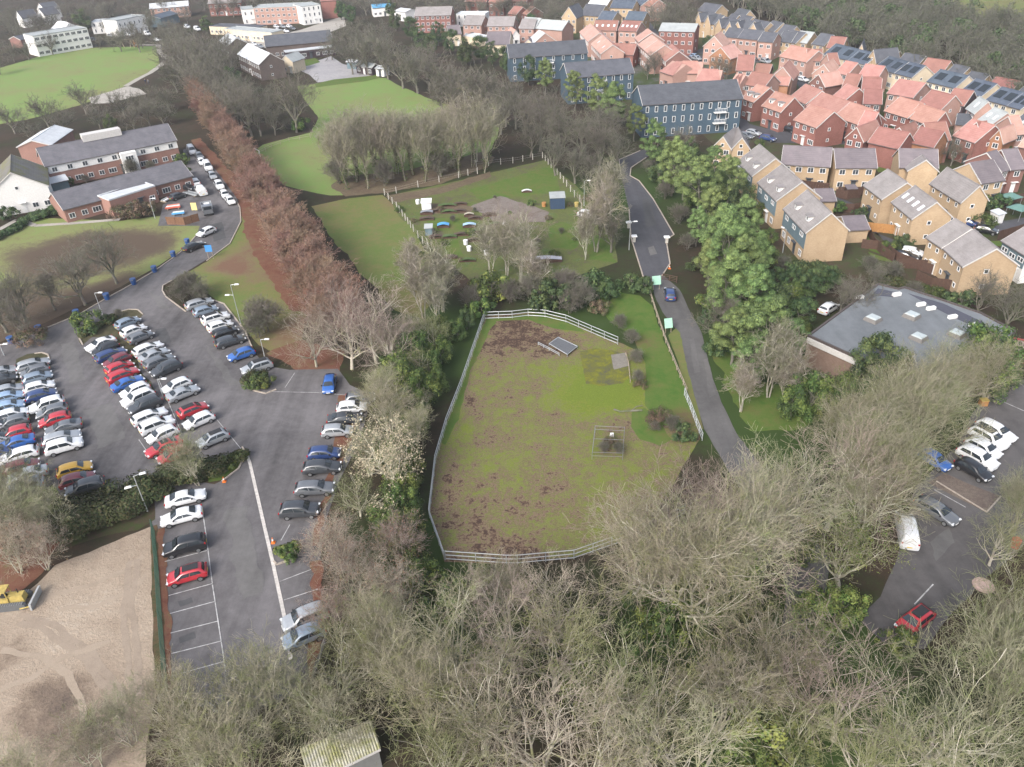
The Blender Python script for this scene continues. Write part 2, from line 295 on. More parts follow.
# fenced field
FIELD = [(486, 316), (528, 313), (545, 313), (566, 320), (600, 335), (618, 342), (640, 352), (664, 395), (700, 428), (700, 440), (640, 536), (612, 545), (575, 557), (517, 562), (500, 564), (445, 562), (430, 512), (436, 456), (448, 418), (462, 380)]
sheet('field', FIELD, .04, M_FIELD, 1, .2, res=.8, base=-.045,
      blobs=[(600, 396, 5, .3), (620, 398, 4, .2), (575, 400, 4, .2), (520, 330, 6, -.3), (495, 350, 4, -.28), (545, 345, 4, -.3), (500, 320, 4, -.2), (455, 530, 4, -.15), (470, 505, 5, -.08), (500, 548, 4, -.2), (540, 520, 4, -.08), (548, 500, 4, -.14), (450, 480, 3, -.22), (555, 465, 3.5, -.2), (560, 415, 3, -.2), (490, 430, 3.5, -.12), (530, 556, 3, -.3), (612, 418, 2.5, -.35), (520, 395, 3, -.15), (475, 400, 2.5, -.2), (650, 420, 3, -.25), (540, 385, 2.5, -.25),
             (580, 390, 6, .3), (600, 375, 5, .3), (640, 400, 4, .25), (455, 430, 2.5, .3), (570, 545, 5, .2), (510, 465, 5, .12), (585, 470, 5, .15), (530, 370, 4, .12)])
sheet('field_edge_grass', [(486, 318), (545, 314), (575, 324), (585, 333), (560, 330), (528, 320), (495, 321), (470, 372), (458, 420), (446, 444), (440, 440), (452, 410), (463, 378)], .05, M_BRIGHT, 1, .35)
sheet('moss_patch', [(580, 352), (595, 348), (612, 350), (628, 356), (631, 376), (622, 384), (600, 386), (586, 384)], .06, M_MOSS, .6, .32)
sheet('bare_patch', [(611, 355), (625, 353), (629, 366), (614, 370)], .065, ground_mat('grey_slab', (.19, .175, .15), (.25, .23, .2), s1=.3, s2=1.5, s3=8), .8, .1)
sheet('grass_strip', [(597, 300), (615, 292), (640, 296), (652, 306), (664, 340), (684, 385), (697, 424), (690, 428), (660, 425), (645, 405), (646, 380), (645, 360), (630, 335), (608, 320)], .055, M_BRIGHT, 1, .3, res=1, base=.1, blobs=[(600, 302, 2, -.2), (690, 420, 2.5, -.4), (640, 345, 3, -.3)])
sheet('grass_strip', [(632, 412), (645, 408), (662, 425), (672, 440), (660, 446), (640, 440), (632, 428)], .056, M_BRIGHT, 1, .25)
sheet('grass_strip', [(705, 345), (722, 372), (735, 405), (752, 430), (790, 430), (830, 420), (800, 390), (760, 380), (735, 350)], .03, M_BRIGHT, 1, .8)
# lane and road
ROADL = [(650, 148), (640, 151), (619, 160), (621, 175), (629, 210), (631, 238), (641, 270), (643, 277)]
ROADR = [(662, 276), (670, 264), (666, 240), (674, 235), (653, 199), (639, 181), (630, 176), (631, 168), (646, 158), (656, 152)]
sheet('road', ROADL+ROADR, .05, M_TAR2, 1.5, .03)
sheet('lane', [(649, 277), (663, 275), (680, 290), (690, 312), (702, 333), (711, 373), (721, 402), (738, 436), (765, 470), (800, 520), (830, 560), (826, 590), (800, 640), (780, 640), (786, 600), (782, 565), (756, 515), (728, 470), (704, 430), (698, 409), (686, 364), (679, 333), (662, 312), (655, 296)], .052, M_LANE, 1.5, .12)
sheet('lane_verge', [(676, 328), (680, 333), (686, 364), (698, 409), (703, 430), (699, 430), (690, 400), (677, 360), (668, 336)], .054, M_TURF, 1, .2)
# right-hand car park
sheet('staff_car_park', [(1100, 350), (1040, 372), (995, 392), (972, 415), (958, 446), (936, 466), (914, 488), (905, 520), (896, 560), (880, 596), (862, 622), (880, 640), (925, 650), (945, 620), (985, 580), (1030, 540), (1100, 500)], .05, asphalt_mat('damp_tarmac', .065, .12, (1.05, .98, .97)), 1.5, .25)
sheet('park_bay_strip', crop(880, 400, 3.194)((150, 265), (205, 235), (385, 310), (340, 360)), .06, ground_mat('gravel_strip', (.13, .10, .085), (.19, .155, .13), s1=.3, s2=1.5, s3=8), 1, .1)
# housing estate ground and its roads
sheet('estate_ground', [(520, 20), (640, -4), (760, 22), (900, 62), (1080, 120), (1100, 330), (985, 318), (900, 280), (850, 282), (770, 265), (745, 210), (735, 165), (700, 130), (640, 120), (560, 70)], .02, M_ESTATE, 4, 1.0, res=3, base=0, blobs=[(600, 60, 20, .15), (690, 70, 30, .3), (840, 80, 20, .25), (790, 215, 12, -.2), (900, 250, 15, -.1)])
ERN = 0
for p in [crop(640, 80, 6.394)((640, 200), (700, 280), (800, 310), (980, 330), (1200, 340), (1500, 350), (1800, 370), (2300, 430), (2300, 500), (1800, 430), (1500, 420), (1200, 410), (1000, 405), (820, 400), (720, 360), (690, 420), (640, 400)),
          [(638, 12), (645, 16), (656, 30), (664, 42), (680, 50), (706, 56), (700, 64), (676, 60), (662, 55), (650, 38), (640, 22)],
          crop(730, 60, 10.23)((660, 90), (800, 100), (790, 300), (720, 300), (640, 180)),
          crop(768, 192, 4)((270, 20), (380, 60), (420, 160), (500, 190), (620, 240), (700, 300), (680, 320), (560, 270), (480, 220), (380, 90), (260, 60)),
          crop(900, 160, 5.9)((330, 350), (560, 370), (800, 330), (800, 430), (560, 430), (330, 400)), crop(690, 0, 10.23)((30, 540), (130, 560), (480, 640), (800, 640), (850, 580), (640, 560), (420, 480), (100, 500))]:
    sheet('estate_road', p, .035+.004*ERN, M_TAR2, 2, .1); ERN += 1

# repairs, stains and drain covers in the tarmac
M_PATCH = asphalt_mat('tarmac_repair', .055, .09); M_STAIN = asphalt_mat('oily_tarmac', .052, .10); M_WORN = asphalt_mat('pale_worn_tarmac', .085, .15, (1.04, 1, .98))
for i, (p, m, a) in enumerate([([(205, 345), (214, 352), (240, 385), (230, 388)], M_WORN, .5), ([(60, 345), (75, 342), (86, 380), (72, 384)], M_WORN, .5), ([(85, 410), (110, 404), (126, 440), (100, 448)], M_WORN, .7), ([(226, 510), (246, 505), (262, 590), (244, 600), (232, 560)], M_WORN, .6), ([(210, 225), (222, 222), (226, 238), (214, 242)], M_PATCH, .1), ([(150, 292), (163, 298), (170, 310), (158, 306)], M_WORN, .4), ([(178, 600), (192, 596), (194, 602), (182, 605)], M_STAIN, .45), ([(182, 638), (194, 635), (196, 641), (184, 643)], M_STAIN, .45), ([(642, 200), (650, 198), (656, 225), (646, 228)], M_PATCH, .08), ([(648, 248), (654, 246), (657, 254), (650, 256)], M_WORN, .15), ([(704, 360), (708, 358), (716, 395), (709, 398)], M_WORN, .12), ([(690, 340), (694, 338), (700, 372), (694, 374)], M_WORN, .12), ([(930, 545), (948, 530), (956, 545), (935, 562)], M_WORN, .4), ([(975, 450), (990, 440), (1000, 452), (985, 465)], M_STAIN, .3), ([(40, 360), (48, 358), (54, 372), (46, 375)], M_STAIN, .3), ([(155, 330), (165, 328), (172, 342), (162, 345)], M_STAIN, .3)]):
    sheet('tarmac_patch', p, .062+.0004*i, m, .6, a, seed=i)
for i, p in enumerate([[(340, 396), (352, 392), (366, 398), (352, 440), (338, 470), (328, 500), (318, 545), (312, 545), (322, 500), (334, 450)], [(310, 560), (322, 560), (322, 600), (326, 640), (312, 680), (308, 640), (314, 600)], [(158, 530), (165, 528), (170, 600), (172, 690), (164, 690)]]):
    sheet('fallen_leaves', p, .071+.0004*i, M_RUSSET, .6, .45, seed=i)

M_TRACK = mottled('packed_sand', [(0, (.21, .165, .125)), (.5, (.31, .25, .195)), (1, (.36, .295, .23))], s1=.3, s2=1.2, s3=4); M_TRACKL = mottled('loose_sand', [(0, (.25, .195, .15)), (.5, (.345, .28, .215)), (1, (.39, .32, .255))], s1=.3, s2=1.2, s3=4)
for i, (L_, m) in enumerate([([(20, 615), (50, 625), (90, 650), (120, 690), (130, 740)], M_TRACK), ([(20, 623), (48, 634), (84, 658), (112, 695), (121, 742)], M_TRACK), ([(35, 600), (80, 590), (125, 570), (145, 555)], M_TRACKL), ([(60, 610), (100, 605), (135, 590), (148, 575)], M_TRACKL), ([(0, 650), (40, 655), (70, 675), (85, 720)], M_TRACKL), ([(138, 560), (132, 610), (138, 660), (146, 700)], M_TRACK), ([(130, 562), (123, 612), (128, 660), (136, 702)], M_TRACK), ([(0, 690), (30, 680), (60, 660), (110, 640)], M_TRACKL)]):
    P = [G(*p) for p in L_]; l_, r_ = [], []
    for k, p in enumerate(P):
        d = (P[min(k+1, len(P)-1)]-P[max(k-1, 0)]).normalized(); n = Vector((-d.y, d.x, 0))*.32; l_.append((p+n)[:2]); r_.append((p-n)[:2])
    sheet('wheel_track', l_+r_[::-1], .058+.0006*i, m, .3, .34, world=True, seed=i)

sheet('copse_floor', [(330, 186), (345, 176), (400, 172), (450, 160), (482, 152), (496, 158), (486, 168), (440, 184), (386, 193), (345, 196)], .034, M_BARE, 1, .6)
sheet('court_edge_grass', crop(256, 0, 4)((235, 335), (310, 318), (440, 305), (490, 298), (495, 312), (440, 325), (330, 338), (240, 350)), .04, M_BRIGHT, 2, .2); sheet('court_edge_grass', crop(256, 0, 4)((150, 250), (235, 232), (258, 248), (215, 262), (160, 270)), .041, M_BRIGHT, 2, .2)
# ------------------------------------------------------------------ trees: meshes
def wood_mat(name, lo, hi, moss=None, rand=.14):
    m, nt, b = _new(name); v = _obj(nt)
    f = _noise(nt, .55, 4, .65, v); c = _ramp(nt, f, [(.36, lo), (.62, hi)])
    if moss:
        f2 = _noise(nt, .8, 3, .6, v); mr = _ramp(nt, f2, [(.5, (0, 0, 0)), (.62, (1, 1, 1))]); c = _mix(nt, mr, c, moss)
    oi = nt.nodes.new('ShaderNodeObjectInfo').outputs['Random']
    hs = nt.nodes.new('ShaderNodeHueSaturation'); nt.links.new(c, hs.inputs['Color'])
    nt.links.new(_math(nt, 'MULTIPLY_ADD', oi, 2*rand, 1-rand), hs.inputs['Value'])
    nt.links.new(_math(nt, 'MULTIPLY_ADD', _math(nt, 'FRACT', _math(nt, 'MULTIPLY', oi, 5.7)), .05, .475), hs.inputs['Hue'])
    nt.links.new(hs.outputs['Color'], b.inputs['Base Color']); b.inputs['Roughness'].default_value = .9; b.inputs['Specular IOR Level'].default_value = .15
    return m
def leaf_mat(name, col, rand=.2, trans=.25):
    m, nt, b = _new(name); v = _obj(nt)
    n = _noise(nt, 1.1, 3, .6, v); c = _ramp(nt, n, [(.3, tuple(x*.7 for x in col)), (.7, tuple(x*1.3 for x in col))])
    oi = nt.nodes.new('ShaderNodeObjectInfo').outputs['Random']
    hs = nt.nodes.new('ShaderNodeHueSaturation'); nt.links.new(c, hs.inputs['Color'])
    nt.links.new(_math(nt, 'MULTIPLY_ADD', oi, 2*rand, 1-rand), hs.inputs['Value'])
    nt.links.new(_math(nt, 'MULTIPLY_ADD', _math(nt, 'FRACT', _math(nt, 'MULTIPLY', oi, 9.1)), .05, .475), hs.inputs['Hue'])
    nt.links.new(hs.outputs['Color'], b.inputs['Base Color']); b.inputs['Roughness'].default_value = .7; b.inputs['Specular IOR Level'].default_value = .25
    return m
W_PALE = wood_mat('pale_lichened_bark', (.31, .285, .225), (.50, .475, .395), (.27, .285, .15), .2)
W_TWIG = wood_mat('olive_twigs', (.20, .185, .118), (.345, .318, .235), (.195, .22, .09), .22)
W_PINK = wood_mat('reddish_twigs', (.23, .18, .15), (.40, .335, .285), (.28, .245, .18), .22)
W_GREY = wood_mat('grey_brown_bark', (.12, .11, .095), (.20, .185, .155), (.135, .145, .085))
W_FARTW = wood_mat('grey_brown_twigs', (.115, .103, .088), (.185, .17, .142), (.12, .13, .08))
W_BEECH = wood_mat('russet_beech_twigs', (.185, .118, .088), (.285, .20, .155), (.24, .135, .095), .16)
W_MOSS = wood_mat('mossy_green_twigs', (.165, .17, .085), (.29, .295, .17), (.19, .225, .08), .2)
W_MIDT = wood_mat('pale_brown_twigs', (.20, .18, .14), (.31, .28, .225), (.21, .21, .115))
W_SILV = wood_mat('silvery_birch_bark', (.30, .28, .23), (.50, .47, .40), (.28, .28, .16))
L_PINE = [leaf_mat('pine_needles', (.13, .19, .065), .2), leaf_mat('pine_needles_bright', (.195, .26, .085), .2), leaf_mat('pine_needles_deep', (.085, .125, .05), .2)]
L_DARK = [leaf_mat('evergreen_leaves', (.045, .075, .028)), leaf_mat('evergreen_leaves_light', (.085, .115, .04)), leaf_mat('evergreen_leaves_deep', (.025, .045, .02))]
L_IVY = [leaf_mat('ivy_leaves', (.06, .095, .025)), leaf_mat('ivy_leaves_light', (.13, .16, .04)), leaf_mat('ivy_leaves_deep', (.035, .055, .018))]
L_CREAM = [leaf_mat('cream_seed_heads', (.42, .35, .26), .1), leaf_mat('buff_leaves', (.31, .25, .18), .1)]
L_RUST = [leaf_mat('dead_russet_leaves', (.20, .105, .065)), leaf_mat('dead_tan_leaves', (.27, .175, .115)), leaf_mat('dead_brown_leaves', (.11, .065, .045))]
L_LIME = [leaf_mat('yellow_green_leaves', (.16, .19, .05)), leaf_mat('fresh_green_leaves', (.10, .16, .04)), leaf_mat('olive_leaves', (.09, .10, .035))]

def tubes_np(P0, P1, R0, R1, k):
    P0, P1 = np.asarray(P0, float), np.asarray(P1, float); R0, R1 = np.asarray(R0, float), np.asarray(R1, float)
    d = P1-P0; d /= np.linalg.norm(d, axis=1, keepdims=True)+1e-9
    ref = np.where(np.abs(d[:, 2:3]) > .9, np.array([[1., 0, 0]]), np.array([[0, 0, 1.]]))
    a = np.cross(d, ref); a /= np.linalg.norm(a, axis=1, keepdims=True)+1e-9; b = np.cross(d, a)
    th = 2*np.pi*np.arange(k)/k; ring = a[:, None, :]*np.cos(th)[None, :, None]+b[:, None, :]*np.sin(th)[None, :, None]
    V = np.concatenate([P0[:, None, :]+ring*R0[:, None, None], P1[:, None, :]+ring*R1[:, None, None]], 1)
    n = len(P0); base = (np.arange(n)*2*k)[:, None]; i = np.arange(k)[None, :]; j = (i+1) % k
    Fq = np.stack([base+i, base+j, base+k+j, base+k+i], -1).reshape(-1, 4)
    return V.reshape(-1, 3), Fq
def grow(seed, h, stems=1, trunk=.28, nl=7, spread=1.0, up=.10, kids=(7, 6, 6, 5), lens=(.46, .24, .125, .07), r=.028, droop=0.0, twig=.016, wob=.22):
    """segments by level: 0 stems, 1 limbs, 2 branches, 3 sprays, 4 twigs"""
    g = np.random.default_rng(seed); S = [[] for _ in range(5)]
    nseg = (5, 6, 4, 3, 2)
    def turn(d, ang):
        a = np.cross(d, g.normal(size=3)); a /= np.linalg.norm(a)+1e-9
        return d*math.cos(ang)+a*math.sin(ang)
    def br(p, d, L, rad, lev):
        n = nseg[lev]; nodes = []
        for i in range(n):
            d = d+g.normal(size=3)*wob*(.45 if lev == 0 else 1)+np.array([0, 0, up*(1.2 if lev < 3 else .4)-droop*(lev >= 2)])
            d /= np.linalg.norm(d); q = p+d*L/n
            if q[2] < .3: q[2] = .3
            r1 = max(rad*(1-.72*(i+1)/n) if lev else rad*(1-.35*(i+1)/n), twig*.5)
            r0 = max(rad*(1-.72*i/n) if lev else rad*(1-.35*i/n), twig*.5)
            S[lev].append((p, q, r0, r1)); nodes.append((q, d, r1)); p = q
        return nodes
    for s in range(stems):
        a = g.uniform(0, 6.28); lean = .05 if stems == 1 else g.uniform(.12, .4)*spread
        d0 = np.array([math.cos(a)*lean, math.sin(a)*lean, 1]); d0 /= np.linalg.norm(d0)
        p0 = np.array([math.cos(a)*.25*(stems > 1), math.sin(a)*.25*(stems > 1), -.2])
        fr = trunk if stems == 1 else trunk*g.uniform(.8, 1.5)
        N = br(p0, d0, fr*h, r*h*(1 if stems == 1 else .6), 0)
        for i in range(nl):
            j = min(len(N)-1, 2+int(i*3/nl)) if i < nl-2 else len(N)-1
            q, d, rr = N[j]; az = a+i*2.4+g.uniform(-.5, .5); inc = g.uniform(.3, 1.0)*spread if i < nl-2 else g.uniform(.05, .35)*spread
            dd = np.array([math.cos(az)*math.sin(inc), math.sin(az)*math.sin(inc), math.cos(inc)])
            N1 = br(q, dd, lens[0]*h*g.uniform(.75, 1.15), rr*.62, 1)
            for m in range(kids[0]):
                q1, d1, r1 = N1[min(5, 1+int(m*5/kids[0]))] if m else N1[-1]
                N2 = br(q1, turn(d1, g.uniform(.5, 1.0)), lens[1]*h*g.uniform(.7, 1.2), r1*.7, 2)
                for m2 in range(kids[1]):
                    q2, d2, r2 = N2[min(3, int(m2*4/kids[1]))] if m2 else N2[-1]
                    N3 = br(q2, turn(d2, g.uniform(.4, 1.0)), lens[2]*h*g.uniform(.7, 1.25), r2*.7, 3)
                    for m3 in range(kids[2]):
                        q3, d3, r3 = N3[min(2, int(m3*3/kids[2]))] if m3 else N3[-1]
                        br(q3, turn(d3, g.uniform(.35, 1.0)), lens[3]*h*g.uniform(.6, 1.3), twig, 4)
    return S
def seg_mesh(name, S, levs, ks, mat, rmin=0, extra=None, mats_extra=()):
    Vs, Fs, off = [], [], 0; mi = []
    for l, k in zip(levs, ks):
        if not S[l]: continue
        a = S[l]; V, Q = tubes_np([x[0] for x in a], [x[1] for x in a], [max(x[2], rmin) for x in a], [max(x[3], rmin) for x in a], k)
        Vs.append(V); Fs.append(Q+off); off += len(V); mi.append(np.zeros(len(Q), int))
    if extra is not None:
        V, Q, m = extra; Vs.append(V); Fs.append(Q+off); mi.append(m+1)
    return mesh_np(name, np.concatenate(Vs), np.concatenate(Fs), [mat, *mats_extra], np.concatenate(mi))
def leaves_np(C, size, seed, nm=3, w=(.5, .3, .2), flat=0.0, var=.5):
    g = np.random.default_rng(seed); n = len(C)
    nrm = g.normal(size=(n, 3)); nrm[:, 2] = np.abs(nrm[:, 2])+flat; nrm /= np.linalg.norm(nrm, axis=1, keepdims=True)
    a = np.cross(nrm, g.normal(size=(n, 3))); a /= np.linalg.norm(a, axis=1, keepdims=True); b = np.cross(nrm, a)
    s = size*g.uniform(1-var, 1+var, size=(n, 1)); a = a*s*.5; b = b*s*.34
    V = np.stack([C-a, C-b*.9+a*.1, C+a, C+b], 1).reshape(-1, 3); Q = np.arange(4*n).reshape(n, 4)
    return V, Q, g.choice(nm, n, p=w)
def clumps(cent, rad, per, seed, flat=1.0):
    """points scattered through clumps, denser to the outside; each clump keeps its own tint through `which`"""
    g = np.random.default_rng(seed); cent = np.asarray(cent, float); rad = np.broadcast_to(np.asarray(rad, float), (len(cent),))
    n = np.maximum(4, (per*(rad/rad.mean())**2).astype(int)); idx = np.repeat(np.arange(len(cent)), n)
    d = g.normal(size=(len(idx), 3)); d /= np.linalg.norm(d, axis=1, keepdims=True); d *= (g.uniform(0, 1, size=(len(idx), 1))**.45)
    d[:, 2] *= flat
    return cent[idx]+d*rad[idx][:, None], idx
class Kind:
    """a tree or shrub mesh pair: wood part and crown part, of nominal height h"""
    def __init__(s, h, trunk, crown, root): s.h, s.trunk, s.crown, s.root = h, trunk, crown, root; s.ivy = None
KINDS = {}
def bare_kind(key, seeds, h, root, wood, twigs, rmin=0, levels=True, leaf=None, ivy=0, **kw):
    L = []
    for sd in seeds:
        S = grow(sd, h, **kw); ex = None; mx = ()
        if leaf:
            mats, n, size, rad = leaf; g = np.random.default_rng(sd); ends = np.array([x[1] for x in S[4]]); c = ends[g.integers(0, len(ends), n)]
            ex = leaves_np(c+g.normal(size=c.shape)*rad, size, sd, len(mats), [1/len(mats)]*len(mats)); mx = mats
        L.append(Kind(h, seg_mesh(root+'_wood', S, (0, 1, 2), (6, 5, 4), wood, rmin*2), seg_mesh(root+'_twigs', S, (3, 4), (3, 3), twigs, rmin, ex, mx), root))
        if ivy:
            g = np.random.default_rng(sd); st = S[0]+S[1][:8]; k = g.integers(0, len(st), ivy); t = g.uniform(size=(ivy, 1)); c = np.array([st[i][0] for i in k])*(1-t)+np.array([st[i][1] for i in k])*t; c = c+g.normal(size=c.shape)*.28
            V, Q, m = leaves_np(c, .26, sd); L[-1].ivy = mesh_np('ivy_leaves', V, Q, L_IVY, m)
    KINDS[key] = L
bare_kind('near', (1, 2, 3), 12, 'bare_tree', W_PALE, W_TWIG, nl=8, spread=1.2, kids=(6, 6, 5), lens=(.47, .29, .16, .085), twig=.012, r=.025, wob=.16, up=.12, rmin=.011)
bare_kind('tall', (14, 15, 16), 15, 'bare_tree', W_PALE, W_TWIG, nl=9, trunk=.46, spread=.9, kids=(7, 6, 5), lens=(.40, .25, .14, .08), twig=.012, r=.018, wob=.15, up=.10, droop=.04, rmin=.012, ivy=1500)
bare_kind('copse', (17, 18, 19), 14, 'bare_tree', W_MIDT, W_MIDT, rmin=.022, stems=2, nl=7, trunk=.3, spread=.36, kids=(5, 5, 4), lens=(.5, .2, .11, .07), twig=.022, r=.013, up=.2, ivy=250)
bare_kind('near_moss', (4, 5), 11, 'bare_tree', W_PALE, W_MOSS, nl=8, spread=1.2, kids=(6, 6, 5), lens=(.46, .28, .15, .08), twig=.013, r=.025, wob=.16, up=.12, rmin=.011)
bare_kind('near_pink', (11, 12), 12, 'bare_tree', W_PALE, W_PINK, nl=8, spread=1.25, kids=(6, 6, 5), lens=(.47, .29, .16, .085), twig=.012, r=.025, wob=.16, up=.12, rmin=.011)
bare_kind('near_multi', (21, 22), 11, 'bare_tree', W_PALE, W_TWIG, stems=5, trunk=.3, nl=4, spread=1.0, kids=(5, 6, 6), lens=(.45, .26, .14, .08), r=.022, twig=.013, wob=.14, rmin=.012)
bare_kind('willow', (31, 32), 11, 'bare_tree', W_TWIG, W_TWIG, stems=4, trunk=.25, nl=5, spread=1.35, kids=(6, 6, 5), lens=(.5, .3, .17, .1), r=.02, twig=.013, up=.18, wob=.13, rmin=.012)
bare_kind('mid', (41, 42, 43), 14, 'bare_tree', W_GREY, W_FARTW, rmin=.02, nl=8, spread=1.0, kids=(7, 6, 5), twig=.022)
bare_kind('far', (51, 52), 14, 'bare_tree', W_GREY, W_FARTW, rmin=.035, nl=8, spread=1.05, kids=(6, 5, 4), twig=.045)
bare_kind('upright', (61, 62), 14, 'bare_tree', W_GREY, W_FARTW, rmin=.025, nl=8, spread=.5, trunk=.4, kids=(6, 6, 4), lens=(.42, .18, .1, .06), twig=.028, up=.2)
bare_kind('birch', (71, 72), 12, 'birch_tree', W_SILV, W_MIDT, rmin=.022, stems=3, trunk=.45, nl=6, spread=.55, kids=(6, 6, 4), lens=(.36, .18, .1, .06), r=.018, twig=.02, up=.12)
bare_kind('beech', (81, 82, 83), 9, 'beech_tree', W_GREY, W_BEECH, rmin=.02, nl=11, trunk=.45, spread=.62, kids=(7, 7, 5), lens=(.40, .2, .11, .06), twig=.028, up=.16, leaf=([L_RUST[1], L_RUST[0]], 1100, .15, .18))
bare_kind('sapling', (91, 92), 6, 'bare_sapling', W_PALE, W_TWIG, stems=5, trunk=.35, nl=4, spread=.9, kids=(5, 5, 4), r=.018, twig=.012)
bare_kind('cream', (101,), 10, 'seeding_tree', W_PALE, W_TWIG, nl=8, spread=1.3, kids=(6, 6, 5), twig=.013, leaf=(L_CREAM, 6000, .15, .14))
bare_kind('russet', (111, 112), 9, 'leafy_brown_tree', W_PALE, W_PINK, stems=4, trunk=.25, nl=5, spread=1.1, kids=(5, 6, 5), r=.02, twig=.013, leaf=(L_RUST, 1500, .14, .2))
bare_kind('thicket', (121, 122), 4.5, 'bare_shrub', W_GREY, W_FARTW, stems=8, trunk=.2, nl=4, spread=1.2, kids=(5, 5, 4), r=.014, twig=.016, rmin=.012)
bare_kind('winged', (131,), 12, 'budding_tree', W_PALE, W_TWIG, nl=8, spread=1.1, kids=(7, 6, 5), twig=.014, leaf=(L_LIME, 3500, .17, .25))
def leafy_kind(key, seeds, h, root, wood, mats, rx, z0, nclump, rc, per, size, flat=.7, cone=0.0, w=(.5, .3, .2), gap=.6):
    L = []
    for sd in seeds:
        g = np.random.default_rng(sd); C = []
        S = grow(sd, h*.9, nl=9, spread=1.1 if not cone else 1.3, kids=(4, 0, 0), trunk=.55, lens=(.3, .12, .1, .1), r=.022, up=.03)
        while len(C) < nclump:
            u = g.normal(size=3); u /= np.linalg.norm(u); rr = g.uniform(.45, 1)**.5; z = u[2]*rr
            t = (z+1)/2; k = (1-cone*t)*(1+.25*math.sin(3*math.atan2(u[1], u[0])+sd))
            C.append((u[0]*rr*rx*k, u[1]*rr*rx*k, z0+t*(h-z0-rc*.5)))
        C = np.array(C); rad = rc*g.uniform(.6, 1.35, len(C)); P, idx = clumps(C, rad, per, sd, flat)
        V, Q, m = leaves_np(P, size, sd, 3, w)
        tint = g.choice(3, len(C), p=w); m = np.where(g.uniform(size=len(m)) < gap, tint[idx], m)
        crown = mesh_np(root+'_foliage', V, Q, list(mats), m)
        L.append(Kind(h, seg_mesh(root+'_wood', S, (0, 1, 2), (6, 5, 4), wood), crown, root))
    KINDS[key] = L
leafy_kind('pine', (201, 202, 203), 13, 'pine_tree', W_GREY, L_PINE, 4.1, 3.0, 76, .85, 330, .19, .6, .45, (.5, .27, .23), .35)
leafy_kind('dark', (211, 212), 10, 'evergreen_tree', W_GREY, L_DARK, 3.4, 1.2, 52, 1.0, 170, .28, .8, .3)
leafy_kind('ivy', (221, 222, 223), 6, 'ivy_clad_tree', W_GREY, L_IVY, 2.6, .5, 46, .8, 130, .22, .85, .2)
leafy_kind('bush', (231, 232, 233), 2.4, 'evergreen_bush', W_GREY, L_DARK, 1.6, .3, 26, .5, 90, .2, .8)
leafy_kind('gbush', (241, 242), 2.4, 'green_bush', W_GREY, L_IVY, 1.7, .3, 26, .5, 90, .2, .8)
leafy_kind('lime', (251,), 5, 'yellow_green_shrub', W_GREY, L_LIME, 2.8, .4, 34, .75, 120, .24, .8)
leafy_kind('rbush', (261, 262), 2.2, 'brown_bush', W_GREY, [leaf_mat('bramble_brown', (.115, .08, .055)), leaf_mat('bramble_green', (.075, .085, .038)), leaf_mat('bramble_tan', (.16, .11, .075))], 1.6, .2, 30, .5, 90, .15, .7)
def plant(kind, x, y, h, label, cat, group, wide=1.0, v=None):
    ks = KINDS[kind]; k = ks[v % len(ks)] if v is not None else ks[rnd.randrange(len(ks))]
    t = thing(k.root, label, cat, (x, y, 0), rnd.uniform(0, 6.283), group); s = h/k.h; t.scale = (s*wide, s*wide, s)
    for nm, me in (('trunk', k.trunk), ('crown', k.crown), ('ivy', k.ivy)):
        if me is None: continue
        o = bpy.data.objects.new(nm, me); link(o, t)
    return t
def cluster(kind, desc, where, cat, group, L, zc=.6, wide=1.0, side='left'):
    """a list of (px, py, height[, kind]) of crown centres; labels count along the picture"""
    L = sorted(L, key=lambda e: e[0] if side == 'left' else -e[1]); n = len(L)
    for i, e in enumerate(L):
        k = e[3] if len(e) > 3 else kind; p = G(e[0], e[1], e[2]*zc)
        d = desc[k] if isinstance(desc, dict) else desc
        o = ORD[i] if i < len(ORD) else 'last'
        if len(lab := '%s, %s from left %s' % (d, o, where)) and len(lab.split()) > 16: print('LONG', lab)
        if n == 1: lab = '%s %s' % (d, where)
        elif side == 'left': lab = '%s, %s from left %s' % (d, o, where)
        else: lab = '%s, %s from near end %s' % (d, o, where)
        plant(k, p.x, p.y, e[2], lab, cat, group, wide*rnd.uniform(.92, 1.1), i)
# ------------------------------------------------------------------ trees: where they stand
BARE = 'bare tree with pale limbs'
DB = {'near': 'bare pale-limbed tree', 'near_moss': 'mossy green bare tree', 'near_pink': 'bare tree with pinkish twigs', 'near_multi': 'bare many-stemmed tree', 'tall': 'tall bare tree', 'copse': 'slim bare olive tree', 'willow': 'bare spreading olive tree', 'winged': 'bare tree with yellow-green buds',
      'sapling': 'small bare sapling', 'russet': 'tree holding brown leaves', 'ivy': 'ivy-clad green tree', 'lime': 'yellow-green shrub', 'bush': 'dark green bush', 'gbush': 'bright green bush', 'mid': 'bare grey tree', 'far': 'bare grey-brown tree',
      'upright': 'slim bare tree', 'birch': 'pale-stemmed birch', 'pine': 'green pine', 'dark': 'dark evergreen tree', 'cream': 'tree with cream seed heads', 'thicket': 'low bare grey shrub', 'rbush': 'brown-leaved bush', 'beech': 'russet beech'}
